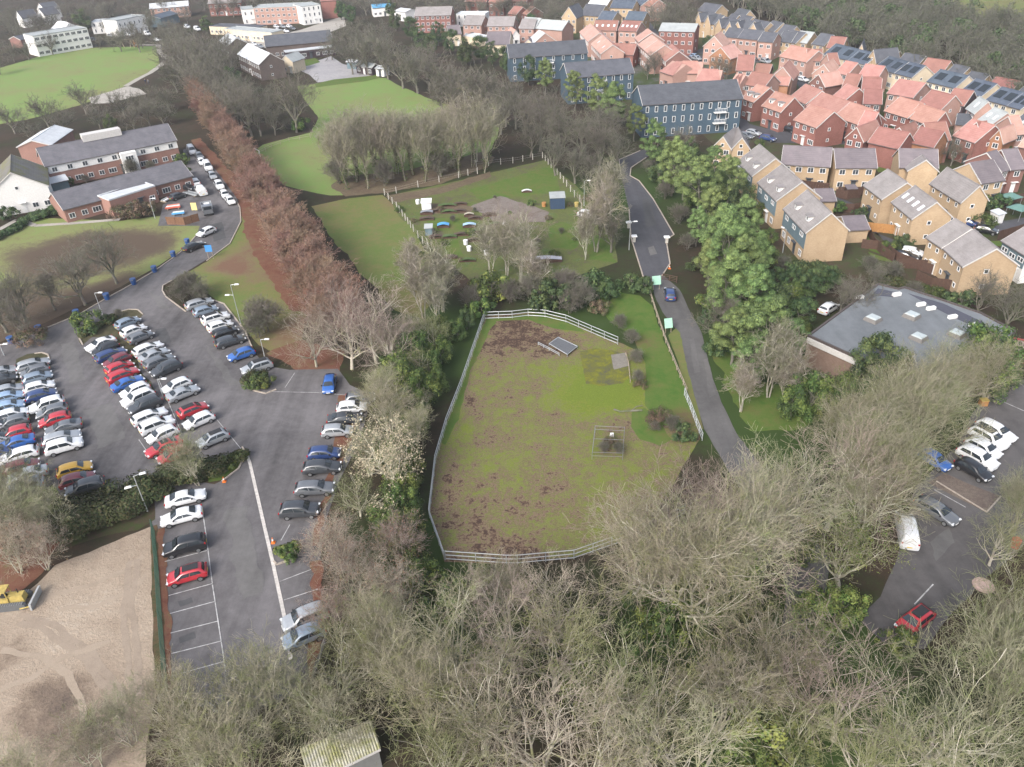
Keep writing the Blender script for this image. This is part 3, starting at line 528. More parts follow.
cluster('near', DB, 'along the bottom edge', 'tree', 'wood along the bottom of the photo',
        [(20, 770, 6, 'sapling'), (85, 745, 6, 'sapling'), (120, 718, 6, 'sapling'), (180, 735, 9, 'near_multi'), (165, 690, 6, 'sapling'), (235, 755, 9, 'willow'), (225, 700, 9, 'near_moss'), (275, 680, 9, 'near_multi'), (328, 712, 8, 'near_multi'), (445, 760, 10, 'near_moss'),
         (480, 700, 12), (545, 740, 12, 'near_pink'), (600, 765, 12, 'near'), (648, 712, 12), (612, 690, 10, 'near_moss'), (690, 765, 12, 'near'), (722, 690, 9, 'near_multi'), (850, 690, 11, 'near_pink'),
         (880, 760, 11, 'near_moss'), (945, 720, 12, 'near'), (965, 785, 12), (815, 640, 8, 'winged'), (1010, 690, 11, 'willow'), (1012, 610, 10, 'near_moss')])
cluster('near', DB, 'behind the bottom row of trees', 'tree', 'wood south of the fenced field',
        [(340, 655, 9, 'near_moss'), (400, 650, 9, 'near_multi'), (455, 630, 11), (510, 622, 11, 'near_pink'), (555, 645, 10, 'near_moss'), (425, 690, 9, 'willow'), (560, 602, 9, 'near_pink'), (505, 590, 7, 'near_multi'), (770, 665, 9, 'near_multi'), (800, 730, 8, 'near_moss')])
def based(kind, desc, where, cat, group, L, wide=1.0): cluster(kind, desc, where, cat, group, L, 0.0, wide)
based('tall', DB, 'in the grove right of the field', 'tree', 'grove below the lane',
      [(628, 600, 12, 'near_pink'), (648, 618, 14), (664, 640, 15), (690, 648, 15), (706, 612, 14, 'near_pink'), (728, 630, 15), (752, 606, 15), (742, 560, 13, 'near_pink'), (772, 560, 13), (700, 565, 12, 'near_pink'), (668, 580, 12, 'near_pink'), (850, 560, 12), (838, 590, 10, 'winged'), (826, 530, 12, 'near_pink'), (640, 560, 9, 'near_pink')])
based('willow', DB, 'between lane and staff car park', 'tree', 'trees left of the staff car park',
      [(862, 520, 11), (880, 500, 10), (870, 470, 11, 'tall'), (900, 458, 10), (922, 446, 8), (850, 495, 10, 'near'), (900, 430, 10, 'near'), (930, 425, 8, 'near_multi'), (950, 412, 7),  (866, 440, 10, 'winged'), (835, 455, 8, 'near_multi'), (985, 400, 8, 'near_multi'), (965, 398, 7, 'near')])
cluster('ivy', DB, 'at the feet of the grove', 'tree', 'ivy at the feet of the grove', [(655, 625, 5), (668, 630, 6), (692, 632, 6), (708, 622, 5), (726, 620, 6), (640, 600, 4), (700, 590, 4), (740, 598, 4),  (680, 560, 3, 'gbush'), (720, 550, 3, 'gbush'), (800, 545, 4)])
cluster('willow', DB, 'at the right edge beyond the car park', 'tree', 'trees at the right edge', [(988, 345, 8, 'winged'), (1015, 300, 9, 'mid'), (985, 290, 8, 'mid'), (1022, 505, 7), (1000, 540, 6, 'near_moss'), (1005, 640, 8)])
cluster('russet', DB, 'between main car park and field', 'tree', 'trees between car park and field', [(350, 570, 8), (335, 540, 7), (390, 590, 8), (330, 610, 6), (395, 545, 7), (375, 625, 7, 'near_multi')])
cluster('cream', DB, 'beside the main car park', 'tree', None, [(385, 455, 10)])
cluster('near_multi', DB, 'beside the parked cars under the seed-head tree', 'tree', 'small trees behind the angled cars', [(386, 408, 8), (412, 428, 6), (366, 452, 6), (356, 492, 6, 'near_moss'), (398, 485, 5, 'ivy')])
cluster('near_pink', DB, 'at the near end of the russet row', 'tree', 'broad bare trees ending the russet row', [(370, 320, 12), (345, 330, 11), (310, 335, 9), (330, 310, 10), (390, 345, 10)])
cluster('ivy', DB, 'beside the fenced field', 'tree', 'ivy covered trees west of the field', [(412, 345, 7), (440, 346, 5), (418, 385, 6), (395, 368, 7), (436, 378, 4), (402, 500, 5), (398, 525, 6), (407, 550, 5), (420, 572, 4.5), (398, 450, 6), (405, 430, 5, 'dark'), (408, 472, 4.5), (428, 362, 5), (408, 330, 6, 'near_multi'), (440, 326, 5), (456, 328, 4), (410, 402, 5), (424, 404, 3.5, 'near_multi'), (388, 345, 6, 'near_multi'), (413, 420, 4), (390, 515, 5), (402, 580, 4), (466, 316, 4, 'dark'), (380, 385, 6, 'near_multi'), (432, 330, 6, 'near_moss'), (415, 365, 6, 'near_moss'), (396, 410, 5, 'near_moss')])
cluster('birch', DB, 'west of the allotment', 'tree', 'pale stemmed trees by the allotment', [(420, 285, 10), (440, 275, 11), (435, 300, 8), (410, 265, 8)])
cluster('birch', DB, 'in the allotment hedge', 'tree', 'pale stemmed trees in front of the allotment', [(490, 250, 9), (505, 245, 10), (520, 250, 10), (500, 225, 9, 'near_pink'), (525, 225, 9, 'near_pink'), (535, 270, 8)])
cluster('birch', DB, 'between allotment and road', 'tree', 'tall bare trees by the road', [(597, 215, 12), (607, 195, 13), (585, 235, 8), (612, 225, 9, 'mid')])
cluster('thicket', DB, 'between allotment and fenced field', 'shrub', 'thicket north of the field', [(470, 295, 4), (490, 285, 5, 'gbush'), (510, 290, 4), (530, 285, 5), (550, 292, 5, 'bush'), (565, 280, 5), (580, 292, 5), (595, 280, 4, 'bush'), (570, 300, 4), (610, 290, 3, 'bush'), (632, 280, 3, 'bush'), (645, 284, 3, 'bush'), (600, 305, 2.5, 'rbush'), (480, 305, 3, 'gbush'), (620, 320, 2.4), (632, 335, 2.4), (636, 355, 2.2), (638, 375, 2.0, 'thicket')])
cluster('rbush', DB, 'inside the fenced field', 'bush', 'bushes at the field corner', [(660, 415, 2.2), (672, 422, 2.4, 'thicket'), (684, 430, 2.2, 'bush'), (604, 446, 1.5, 'thicket'), (618, 447, 1.6, 'thicket'), (611, 440, 1.3, 'rbush'), (641, 383, 1.3, 'rbush'), (655, 425, 1.5, 'thicket')])
cluster('gbush', {'gbush': 'small green plant clump', 'thicket': 'small bare shrub', 'rbush': 'small brown plant clump'}, 'between the allotment beds', 'plant', 'plants in the allotment', [(402+i*7.3+rnd.uniform(-3, 3), 205+((i*37) % 60)+rnd.uniform(-3, 3)-i*.5, rnd.uniform(.7, 1.5), ('gbush', 'thicket', 'rbush')[i % 3]) for i in range(27)])
# the row of beeches
N = 36
for i in range(N):
    t = i/(N-1); a = .22*math.sin(i*2.1)
    for s in (0, 1):
        px = 196+(338-196)*t; py = 96+(322-96)*t**1.1
        p = G(px+(5+8*t)*(s-.5)*1.5, py-2, 5.0)
        plant('beech', p.x+rnd.uniform(-.6, .6), p.y+rnd.uniform(-.6, .6), rnd.uniform(8.3, 9.8), 'russet-twigged beech, %s from the far end of the %s line' % (ORD[i] if i < 30 else ['thirty-first', 'thirty-second', 'thirty-third', 'thirty-fourth', 'thirty-fifth', 'thirty-sixth'][i-30], ['left', 'right'][s]), 'tree', 'russet beech avenue', 1.1, i+s)
cluster('pine', DB, 'right of the road', 'tree', 'pines beside the road', [(688, 165, 12), (724, 232, 13), (744, 262, 12), (598, 92, 13), (615, 100, 13), (575, 85, 12), (545, 72, 11), (528, 66, 10, 'dark'), (512, 58, 10, 'dark'), (655, 138, 12), (635, 118, 10), (674, 160, 13), (690, 150, 8, 'dark'), (700, 178, 14), (715, 160, 10), (730, 176, 12), (712, 206, 10), (742, 194, 9, 'dark'), (744, 216, 11), (698, 222, 8),
        (732, 240, 15), (712, 256, 9), (756, 252, 10), (734, 285, 14), (756, 290, 13), (776, 302, 8, 'dark'), (768, 330, 14), (794, 335, 8), (716, 280, 7), (736, 328, 10), (752, 357, 9), (802, 310, 7, 'dark')])
cluster('ivy', DB, 'between pines and buff houses', 'shrub', 'shrubs among the pines', [(690, 195, 4), (720, 232, 5), (766, 252, 5), (776, 276, 5, 'dark'), (792, 292, 5), (748, 180, 5, 'dark'), (758, 208, 4), (688, 240, 3, 'thicket'), (702, 262, 3, 'bush'), (680, 212, 4, 'thicket'), (712, 300, 3.5, 'gbush'), (714, 318, 3.5, 'bush'), (665, 188, 4, 'thicket'), (660, 172, 4, 'bush'), (770, 235, 4), (784, 262, 3, 'thicket'), (800, 325, 4), (778, 345, 5), (720, 345, 3, 'bush'), (655, 160, 3, 'bush'), (648, 165, 3, 'thicket')])
cluster('mid', DB, 'among the pines', 'tree', 'bare trees among the pines', [(685, 175, 9), (680, 140, 9), (724, 312, 8), (775, 360, 10, 'birch'), (790, 375, 8, 'birch'), (745, 385, 7, 'birch'), (860, 300, 8, 'mid'), (845, 290, 6), (875, 275, 5)])
cluster('dark', DB, 'by the flat-roofed building', 'tree', 'evergreens by the flat-roofed building', [(812, 280, 6), (830, 275, 5), (790, 275, 6), (880, 355, 9), (868, 372, 8), (893, 366, 9), (845, 385, 5, 'ivy'), (965, 300, 4, 'bush'), (795, 400, 5, 'ivy'), (855, 395, 7, 'ivy'), (985, 345, 9, 'ivy'), (925, 375, 9, 'near'), (945, 362, 8, 'near'), (905, 395, 8, 'near_multi'), (970, 370, 8, 'near'), (1000, 365, 8, 'ivy'), (830, 400, 5, 'ivy'), (812, 390, 7, 'ivy')])
cluster('mid', DB, 'right of the road bend', 'tree', 'bare trees around the road bend', [(540, 120, 13), (560, 125, 13), (580, 130, 12), (600, 140, 12), (555, 150, 10), (525, 110, 12), (575, 160, 9), (590, 165, 8), (605, 120, 12), (530, 135, 9), (550, 105, 13), (618, 145, 10, 'mid')])
cluster('far', DB, 'along the school lawn edge', 'tree', 'line of trees behind the school lawn', [(345, 40, 15), (365, 48, 15), (385, 52, 15), (400, 60, 15), (415, 66, 14), (435, 72, 14), (450, 80, 15), (465, 88, 14), (478, 85, 15), (490, 90, 14), (505, 95, 14), (515, 100, 13), (360, 30, 14), (380, 35, 14), (350, 55, 11), (330, 45, 9), (425, 55, 13), (440, 90, 11), (500, 112, 10, 'mid')])
cluster('dark', DB, 'behind the school tree line', 'tree', 'evergreens behind the school tree line', [(410, 25, 10), (420, 35, 10), (437, 30, 10), (450, 38, 10), (465, 48, 10), (480, 45, 10), (492, 50, 9), (395, 18, 9), (350, 12, 9), (340, 8, 9), (505, 55, 9), (430, 42, 9)])
based('copse', DB, 'in the copse on the school lawn', 'tree', 'copse on the school lawn', [(338+i*9.6+rnd.uniform(-2, 2), (191 if i % 2 else 183)-i*1.2+rnd.uniform(-2, 2), rnd.uniform(13, 16)) for i in range(16)]+[(344, 180, 12), (360, 176, 12), (384, 174, 13), (412, 170, 13), (436, 166, 12), (462, 160, 12), (348, 172, 13), (372, 166, 13), (398, 164, 12), (425, 160, 12), (450, 158, 12), (476, 162, 14, 'birch'), (484, 160, 13, 'birch'), (340, 184, 6, 'thicket'), (385, 186, 6, 'thicket'), (440, 176, 6, 'thicket')])
cluster('mid', DB, 'beside the russet row', 'tree', 'old trees left of the school lawn', [(290, 95, 17), (245, 104, 15), (236, 98, 14), (256, 112, 11), (272, 118, 8), (240, 88, 12), (262, 100, 11), (285, 118, 5, 'thicket'), (300, 122, 4, 'gbush')])
cluster('far', DB, 'between park and school', 'tree', 'trees between park and school', [(176, 40, 15), (188, 46, 16), (200, 50, 16), (212, 52, 15), (184, 58, 16), (197, 64, 16), (210, 66, 15), (190, 78, 15), (205, 80, 15), (218, 76, 14), (226, 62, 13), (240, 48, 11), (222, 42, 12), (172, 54, 13), (166, 96, 8), (215, 95, 13), (232, 92, 13), (232, 78, 10, 'dark'), (228, 106, 12), (172, 72, 11)])
cluster('far', DB, 'behind the hospital', 'tree', 'trees behind the hospital', [(8, 115, 9), (42, 108, 10), (80, 95, 10), (58, 118, 8), (95, 112, 8), (120, 100, 9), (130, 115, 8), (145, 108, 9), (150, 95, 8), (110, 122, 6, 'dark'), (30, 130, 6), (160, 110, 8), (135, 100, 7)])
cluster('mid', DB, 'on the hospital lawn', 'tree', 'trees on the hospital lawn', [(72, 270, 11), (105, 250, 11), (45, 285, 8, 'upright'), (12, 290, 10), (18, 315, 8), (-8, 300, 10), (85, 318, 3.5, 'gbush'), (30, 335, 3, 'rbush')])
cluster('thicket', DB, 'beside the rows of cars', 'bush', 'bushes beside the car park rows', [(188, 282, 5), (180, 290, 4), (200, 290, 3.5), (262, 312, 6), (255, 325, 4), (258, 378, 2.2, 'bush'), (265, 380, 2, 'gbush'), (252, 382, 1.8, 'gbush'), (105, 318, 1.6, 'bush'), (90, 330, 1.6, 'bush'), (118, 312, 1.5, 'thicket')])
cluster('near_multi', DB, 'over the hedge below the car rows', 'tree', 'trees by the hedge below the cars', [(30, 500, 7), (10, 515, 8), (45, 515, 6, 'sapling'), (5, 545, 7, 'russet'), (35, 545, 6, 'russet'), (190, 460, 6.5, 'near_multi'), (-10, 490, 8), (22, 480, 6, 'sapling'), (288, 552, 1.6, 'gbush')])
cluster('bush', DB, 'by the hospital buildings', 'bush', 'bushes by the hospital', [(7, 212, 3), (120, 210, 3.2, 'rbush'), (133, 208, 3.5, 'rbush'), (146, 206, 3, 'rbush'), (108, 162, 3, 'gbush'), (98, 168, 2.5, 'gbush'), (182, 158, 3, 'gbush'), (186, 170, 2, 'bush'), (68, 180, 2, 'gbush'), (150, 165, 2.5, 'thicket'), (85, 178, 2, 'thicket'), (130, 165, 4, 'thicket')])
cluster('gbush', DB, 'under the bottom wood', 'bush', 'undergrowth below the bottom wood', [(770, 735, 6, 'lime'), (745, 750, 4, 'ivy'), (795, 757, 5, 'ivy'), (820, 610, 4, 'lime'), (845, 600, 4, 'lime'), (640, 640, 3), (700, 640, 3, 'bush'), (680, 620, 3.5, 'ivy'), (650, 620, 4, 'ivy'), (720, 615, 4, 'ivy'), (480, 660, 2.5), (580, 680, 2.5), (560, 650, 2.5), (440, 600, 3), (450, 585, 3), (475, 580, 2), (700, 560, 4, 'ivy'), (900, 640, 2.5)])
cluster('pine', {'pine': 'dark pine', 'far': 'bare tree', 'dark': 'dark conifer'}, 'at the top beyond the park', 'tree', 'trees in the far town', [(82, 18, 12, 'dark'), (20, 30, 10, 'far'), (35, 22, 10, 'far'), (55, 20, 10, 'far'), (10, 50, 8, 'far'), (25, 48, 8, 'far'), (60, 28, 8, 'far'), (45, 30, 9, 'far'), (128, 8, 8, 'far'), (150, 22, 9, 'far'), (160, 28, 8, 'far'), (170, 25, 8, 'far'), (205, 22, 8, 'dark'), (185, 12, 9, 'far'), (-5, 60, 9, 'far'), (215, 50, 8, 'dark'), (70, 8, 9, 'far'), (110, 5, 9, 'far'), (300, 8, 8, 'dark'), (5, 20, 10, 'far'), (100, 12, 8, 'far'), (340, 2, 8, 'dark'), (390, 6, 8, 'dark'), (420, 2, 8, 'far')])
cluster('far', DB, 'filling the top left corner', 'tree', 'trees filling the top left corner', [(-15+i*9.5+rnd.uniform(-4, 4), rnd.choice((14, 24, 36, 44))-i*.5, rnd.uniform(8, 11)) for i in range(20)]+[(108, 24, 8), (118, 36, 7), (140, 38, 7), (165, 36, 8), (98, 40, 6), (178, 30, 10)])
cluster('far', DB, 'along the top edge', 'tree', 'trees along the top edge', [(200+i*14+rnd.uniform(-4, 4), rnd.uniform(-4, 6), rnd.uniform(8, 11)) for i in range(24)])
cluster('far', DB, 'between school and estate at the top', 'tree', 'trees at the top behind the estate', [(520, 8, 10), (535, 12, 11), (550, 15, 11), (540, 3, 10), (565, 8, 11), (500, 5, 9), (485, 8, 9), (470, 4, 9), (530, 20, 8, 'dark'), (515, 18, 8), (555, 5, 10), (670, 12, 14), (680, 8, 14), (665, 20, 10), (690, 15, 12), (655, 12, 11)])
cluster('mid', DB, 'between the estate houses', 'tree', 'trees in the estate', [(890, 132, 3, 'bush'), (872, 150, 3, 'bush'), (820, 200, 2.5, 'bush'), (838, 205, 2.5, 'gbush'), (862, 212, 2.5, 'bush'), (890, 245, 2.5, 'gbush'), (905, 240, 2.5, 'bush'), (940, 250, 2.5, 'bush'), (985, 220, 3, 'gbush'), (1000, 200, 3, 'bush'), (870, 262, 3, 'thicket'), (895, 268, 3, 'thicket'), (770, 118, 2.5, 'bush'), (655, 60, 8), (648, 68, 6), (720, 64, 7), (728, 68, 6), (832, 86, 4, 'bush'), (945, 140, 7), (955, 150, 6), (935, 150, 5), (710, 40, 4, 'bush'), (706, 98, 4, 'bush'), (760, 142, 2, 'bush'), (1005, 150, 4, 'dark'), (985, 200, 3, 'bush'), (915, 288, 3, 'thicket'), (935, 292, 2.5, 'gbush')])
# the far wood reads as one mass
def far_wood():
    g = np.random.default_rng(5)
    lo, hi = crop(0, 0, 1), None
    front = [(740, 14), (768, 24), (800, 40), (830, 55), (865, 60), (905, 80), (950, 88), (990, 108), (1030, 125), (1100, 150)]
    back = [(700, -14), (790, -8), (860, -8), (905, 10), (940, 24), (985, 36), (1024, 44), (1100, 60)]
    P = np.array([tuple(G(a, b, 0)[:2]) for a, b in front+back[::-1]])
    lo, hi = P.min(0), P.max(0); pts = []
    while len(pts) < 800:
        q = g.uniform(lo, hi)
        if _inside([tuple(p) for p in P], np.array([q[0]]), np.array([q[1]]))[0]:
            pts.append(q)
    Vs, Qs, ms, off = [], [], [], 0
    kinds = ['f']*5+['g']
    base = []
    for sd in range(4):
        S = grow(300+sd, 12, nl=7, kids=(4, 3, 3), spread=1.0, twig=.06)
        a = S[3]+S[4]+S[2]; V1, Q1 = tubes_np([x[0] for x in a], [x[1] for x in a], [.06]*len(a), [.045]*len(a), 3)
        a = S[0]+S[1]; V2, Q2 = tubes_np([x[0] for x in a], [x[1] for x in a], [max(.1, x[2]) for x in a], [max(.08, x[3]) for x in a], 4)
        base.append((np.concatenate([V1, V2]), np.concatenate([Q1, Q2+len(V1)]), np.concatenate([np.zeros(len(Q1), int), np.ones(len(Q2), int)])))
    gc = np.random.default_rng(9)
    for sd in range(2):
        c = gc.normal(size=(26, 3)); c /= np.linalg.norm(c, axis=1, keepdims=True); c = c*np.array([2.6, 2.6, 4])+np.array([0, 0, 6]); Pp, idx = clumps(c, 1.2, 40, sd, .8)
        V, Q, m = leaves_np(Pp, .6, sd, 2, [.5, .5]); base.append((V, Q, m+2))
    for i, q in enumerate(pts):
        b = base[g.integers(0, 4)] if g.uniform() < .82 else base[g.integers(4, 6)]
        a = g.uniform(0, 6.28); s = g.uniform(.75, 1.2); c_, s_ = math.cos(a)*s, math.sin(a)*s; V = b[0]
        W = np.stack([V[:, 0]*c_-V[:, 1]*s_+q[0], V[:, 0]*s_+V[:, 1]*c_+q[1], V[:, 2]*s], 1)
        Vs.append(W); Qs.append(b[1]+off); ms.append(b[2]); off += len(W)
    me = mesh_np('woodland', np.concatenate(Vs), np.concatenate(Qs), [wood_mat('wood_twigs', (.085, .085, .068), (.14, .138, .112), (.09, .105, .06)), W_GREY, L_DARK[0], leaf_mat('wood_ivy', (.06, .08, .04))], np.concatenate(ms))
    o = bpy.data.objects.new('woodland', me); link(o); tag(o, 'bare grey-green wood rising beyond the housing estate', 'wood', kind='stuff')
far_wood()
# ------------------------------------------------------------------ vehicles
def paint(name, col, rough=.28, metal=.0):
    m, nt, b = _new(name); v = _obj(nt); n = _noise(nt, 2.2, 4, .6, v)
    c = _ramp(nt, n, [(.3, tuple(x*.82 for x in col)), (.7, col)]); nt.links.new(c, b.inputs['Base Color'])
    b.inputs['Roughness'].default_value = rough; b.inputs['Metallic'].default_value = metal; b.inputs['Coat Weight'].default_value = .6; b.inputs['Coat Roughness'].default_value = .12
    return m
PAINT = {'white': paint('paint_white', (.72, .73, .74)), 'silver': paint('paint_silver', (.40, .42, .44), .35, .35), 'grey': paint('paint_grey', (.16, .17, .185), .35, .3), 'dark grey': paint('paint_dark_grey', (.055, .06, .068), .35, .2),
         'black': paint('paint_black', (.018, .019, .022)), 'red': paint('paint_red', (.42, .028, .04)), 'maroon': paint('paint_maroon', (.15, .025, .035)), 'blue': paint('paint_blue', (.03, .11, .36)), 'dark blue': paint('paint_dark_blue', (.025, .05, .15)),
         'light blue': paint('paint_light_blue', (.30, .42, .58), .35, .2), 'yellow': paint('paint_yellow', (.55, .32, .03)), 'silver-blue': paint('paint_silver_blue', (.25, .31, .38), .35, .3)}
def glass_mat(name, col):
    m, nt, b = _new(name); b.inputs['Base Color'].default_value = (*col, 1); b.inputs['Roughness'].default_value = .06; b.inputs['Specular IOR Level'].default_value = .7; return m
GLASS = glass_mat('car_glass', (.022, .028, .034)); TYRE = plain('tyre_rubber', (.022, .022, .023), .85); RIM = plain('wheel_rim', (.32, .33, .34), .35, .7)
LAMPW = plain('headlight_lens', (.62, .64, .66), .2); LAMPR = plain('tail_light_lens', (.34, .012, .015), .25); PLATE = plain('number_plate_white', (.7, .7, .68), .4); PLATEY = plain('number_plate_yellow', (.62, .46, .05), .4); TRIM = plain('black_trim', (.025, .025, .027), .6)
# body stations: x, belt height, roof height, width factor;  cabin: the four x of the glasshouse (rear base, rear roof, front roof, screen base)
BODIES = {
 'hatchback': dict(L=4.05, W=1.76, st=[(-2.02, .62, .66, .86), (-1.98, .88, .92, .93), (-1.82, .97, 1.06, .97), (-1.52, .99, 1.42, 1), (-.9, .98, 1.50, 1), (.0, .97, 1.49, 1), (.42, .96, 1.42, 1), (1.12, .93, .98, 1), (1.6, .84, .88, .97), (1.92, .70, .73, .9), (2.02, .52, .55, .84)], cab=(-1.86, -1.5, .42, 1.14), wb=(-1.22, 1.3)),
 'estate car': dict(L=4.65, W=1.82, st=[(-2.32, .60, .64, .88), (-2.28, .88, .92, .94), (-2.16, .96, 1.05, .97), (-1.86, .98, 1.40, 1), (-1.0, .98, 1.49, 1), (.0, .97, 1.48, 1), (.40, .96, 1.41, 1), (1.18, .93, .97, 1), (1.8, .84, .87, .97), (2.2, .70, .73, .9), (2.33, .52, .55, .82)], cab=(-2.2, -1.84, .40, 1.2), wb=(-1.38, 1.45)),
 'saloon': dict(L=4.6, W=1.82, st=[(-2.3, .60, .64, .86), (-2.26, .88, .91, .93), (-2.05, .98, 1.0, .97), (-1.62, .99, 1.02, 1), (-.92, .98, 1.38, 1), (-.3, .97, 1.44, 1), (.35, .96, 1.40, 1), (1.1, .92, .96, 1), (1.75, .83, .86, .97), (2.15, .70, .73, .9), (2.3, .52, .55, .82)], cab=(-1.66, -.9, .33, 1.12), wb=(-1.36, 1.42)),
 'SUV': dict(L=4.5, W=1.88, st=[(-2.24, .68, .72, .9), (-2.2, 1.0, 1.04, .95), (-2.08, 1.10, 1.18, .97), (-1.82, 1.12, 1.60, 1), (-1.0, 1.10, 1.69, 1), (.1, 1.09, 1.68, 1), (.5, 1.08, 1.62, 1), (1.14, 1.06, 1.10, 1), (1.75, .98, 1.02, .98), (2.12, .84, .88, .93), (2.25, .60, .64, .88)], cab=(-2.12, -1.8, .5, 1.16), wb=(-1.34, 1.4)),
 'van': dict(L=5.0, W=1.95, st=[(-2.5, .8, .86, .95), (-2.48, 1.15, 1.2, .97), (-2.44, 1.2, 1.9, .98), (-2.2, 1.2, 1.97, 1), (-1.0, 1.2, 1.99, 1), (.5, 1.2, 1.98, 1), (1.0, 1.18, 1.9, 1), (1.78, 1.12, 1.2, 1), (2.2, 1.0, 1.05, .97), (2.44, .82, .86, .92), (2.5, .6, .64, .88)], cab=(-2.5, -2.46, .98, 1.8), wb=(-1.5, 1.6)),
}
def half_section(st, W, i, smooth):
    x, zb, zr, wf = st; w = W/2*wf
    cabin = zr-zb > .15
    if cabin: top = [(w*.97, zb-.02), (w*.93, zb+.03), (w*.74, zr-.07), (w*.62, zr), (0, zr+.03)]
    else: top = [(w*.97, zb-.05), (w*.92, zb), (w*.72, zr), (w*.55, zr+.015), (0, zr+.03)]
    return [(w*.86, .24), (w*.97, .36), (w, .58)]+top
def car_meshes(kind):
    B = BODIES[kind]; W = B['W']; secs = []
    for i, st in enumerate(B['st']):
        h = half_section(st, W, i, 0); secs.append([(st[0], y, z) for y, z in h]+[(st[0], -y, z) for y, z in h[-2::-1]])
    bm = bmesh.new(); rows = [[bm.verts.new(p) for p in s] for s in secs]; n = len(rows[0])
    for a, b in zip(rows[:-1], rows[1:]):
        for k in range(n-1): bm.faces.new((a[k], a[k+1], b[k+1], b[k]))
        bm.faces.new((a[n-1], a[0], b[0], b[n-1]))
    bm.faces.new(rows[0]); bm.faces.new(rows[-1][::-1])
    bmesh.ops.recalc_face_normals(bm, faces=bm.faces)
    me = bpy.data.meshes.new('car_body'); bm.to_mesh(me); bm.free()
    me.materials.append(PAINT['white']); me.polygons.foreach_set('use_smooth', [True]*len(me.polygons))
    o = bpy.data.objects.new('tmp', me); COL.objects.link(o); md = o.modifiers.new('s', 'SUBSURF'); md.levels = 1
    dg = bpy.context.evaluated_depsgraph_get(); me2 = bpy.data.meshes.new_from_object(o.evaluated_get(dg)); bpy.data.objects.remove(o); me2.name = 'car_body'
    for c in [c for c in me2.color_attributes]: me2.color_attributes.remove(c)
    # glass panes, a centimetre proud of the shell
    rb, rr, fr, fb = B['cab']
    def zz(x, k):
        st = B['st']
        for a, b in zip(st[:-1], st[1:]):
            if a[0] <= x <= b[0]:
                t = (x-a[0])/(b[0]-a[0]); return a[k]+(b[k]-a[k])*t
        return st[-1][k]
    w = W/2; g = .018; zroofF, zroofR = zz(fr, 2), zz(rr, 2); out = {}
    nf = Vector((zroofF-zz(fb, 1), 0, fb-fr)).normalized()*g*1.6
    q = MB(); a = Vector((fb-.08, w*.80, zz(fb, 1)+.08)); b = Vector((fr+.10, w*.58, zroofF-.06)); Q = [a, Vector((a.x+.05, 0, a.z+.02)), Vector((a.x, -a.y, a.z)), Vector((b.x, -b.y, b.z)), Vector((b.x, 0, b.z+.035)), b]
    q.poly([p+nf*2.2 for p in (Q[0], Q[1], Q[4], Q[5])]); q.poly([p+nf*2.2 for p in (Q[1], Q[2], Q[3], Q[4])]); out['windscreen'] = q.mesh('windscreen', GLASS)
    if kind != 'van':
        nr = Vector((-(zroofR-zz(rb, 1)), 0, (rr-rb))).normalized()*g*1.6
        q = MB(); a = Vector((rb+.10, w*.76, zz(rb, 1)+.12)); b = Vector((rr-.06, w*.58, zroofR-.08)); Q = [a, Vector((a.x-.04, 0, a.z+.02)), Vector((a.x, -a.y, a.z)), Vector((b.x, -b.y, b.z)), Vector((b.x, 0, b.z+.035)), b]
        q.poly([p+nr*2.4 for p in (Q[0], Q[1], Q[4], Q[5])]); q.poly([p+nr*2.4 for p in (Q[1], Q[2], Q[3], Q[4])]); out['rear_window'] = q.mesh('rear_window', GLASS)
    for s, nm in ((1, 'side_l'), (-1, 'side_r')):
        q = MB(); xs0, xs1 = (rb+.35 if kind != 'van' else .35), fb-.22; xr0, xr1 = (rr+.22 if kind != 'van' else .4), fr-.02
        segs = 2 if kind != 'van' else 1
        for k in range(segs):
            t0, t1 = k/segs+.02*k, (k+1)/segs-.02*(k == 0)*(segs-1)
            lo = [(xs0+(xs1-xs0)*t, w*.955, zz(xs0+(xs1-xs0)*t, 1)+.05) for t in (t0, t1)]
            hi = [(xr0+(xr1-xr0)*t, w*.79, max(zz(min(max(xr0+(xr1-xr0)*t, rr), fr), 2)-.12, zz(0, 1)+.1)) for t in (t1, t0)]
            q.poly([(x, s*(y+.012), z) for x, y, z in (lo+hi if s > 0 else (lo+hi)[::-1])])
        out[nm] = q.mesh('side_window', GLASS)
    q = MB(); q.tube((0, -.10, 0), (0, .10, 0), .325, n=14); out['tyre'] = q.mesh('tyre', TYRE)
    q = MB(); q.tube((0, -.112, 0), (0, .112, 0), .21, n=10); out['rim'] = q.mesh('rim', RIM)
    zf = B['st'][-2][1]; xf = B['st'][-2][0]; xr = B['st'][1][0]; zr = B['st'][1][1]
    for s in (1, -1):
        q = MB(); q.box((xf-.02, s*w*.70, zf-.03), (.22, .34, .13), rz=-s*.35); out['hl%d' % s] = q.mesh('headlight', LAMPW)
        q = MB(); q.box((xr+.05, s*w*.80, zr-.04), (.14, .22, .2), rz=s*.2); out['tl%d' % s] = q.mesh('tail_light', LAMPR)
    q = MB(); q.box((B['st'][-1][0]+.01, 0, .47), (.04, .52, .11)); out['fp'] = q.mesh('number_plate', PLATE)
    q = MB(); q.box((B['st'][0][0]-.005, 0, .62), (.04, .52, .11)); out['rp'] = q.mesh('number_plate', PLATEY)
    q = MB(); q.box((B['st'][-1][0]-.02, 0, .36), (.10, W*.62, .12)); out['gr'] = q.mesh('grille', TRIM)
    q = MB(); q.box((fb-.32, w+.06, zz(fb-.3, 1)+.06), (.16, .2, .13)); q.box((fb-.32, -w-.06, zz(fb-.3, 1)+.06), (.16, .2, .13)); out['mirror'] = q.mesh('door_mirrors', TRIM)
    out['roofpane'] = None
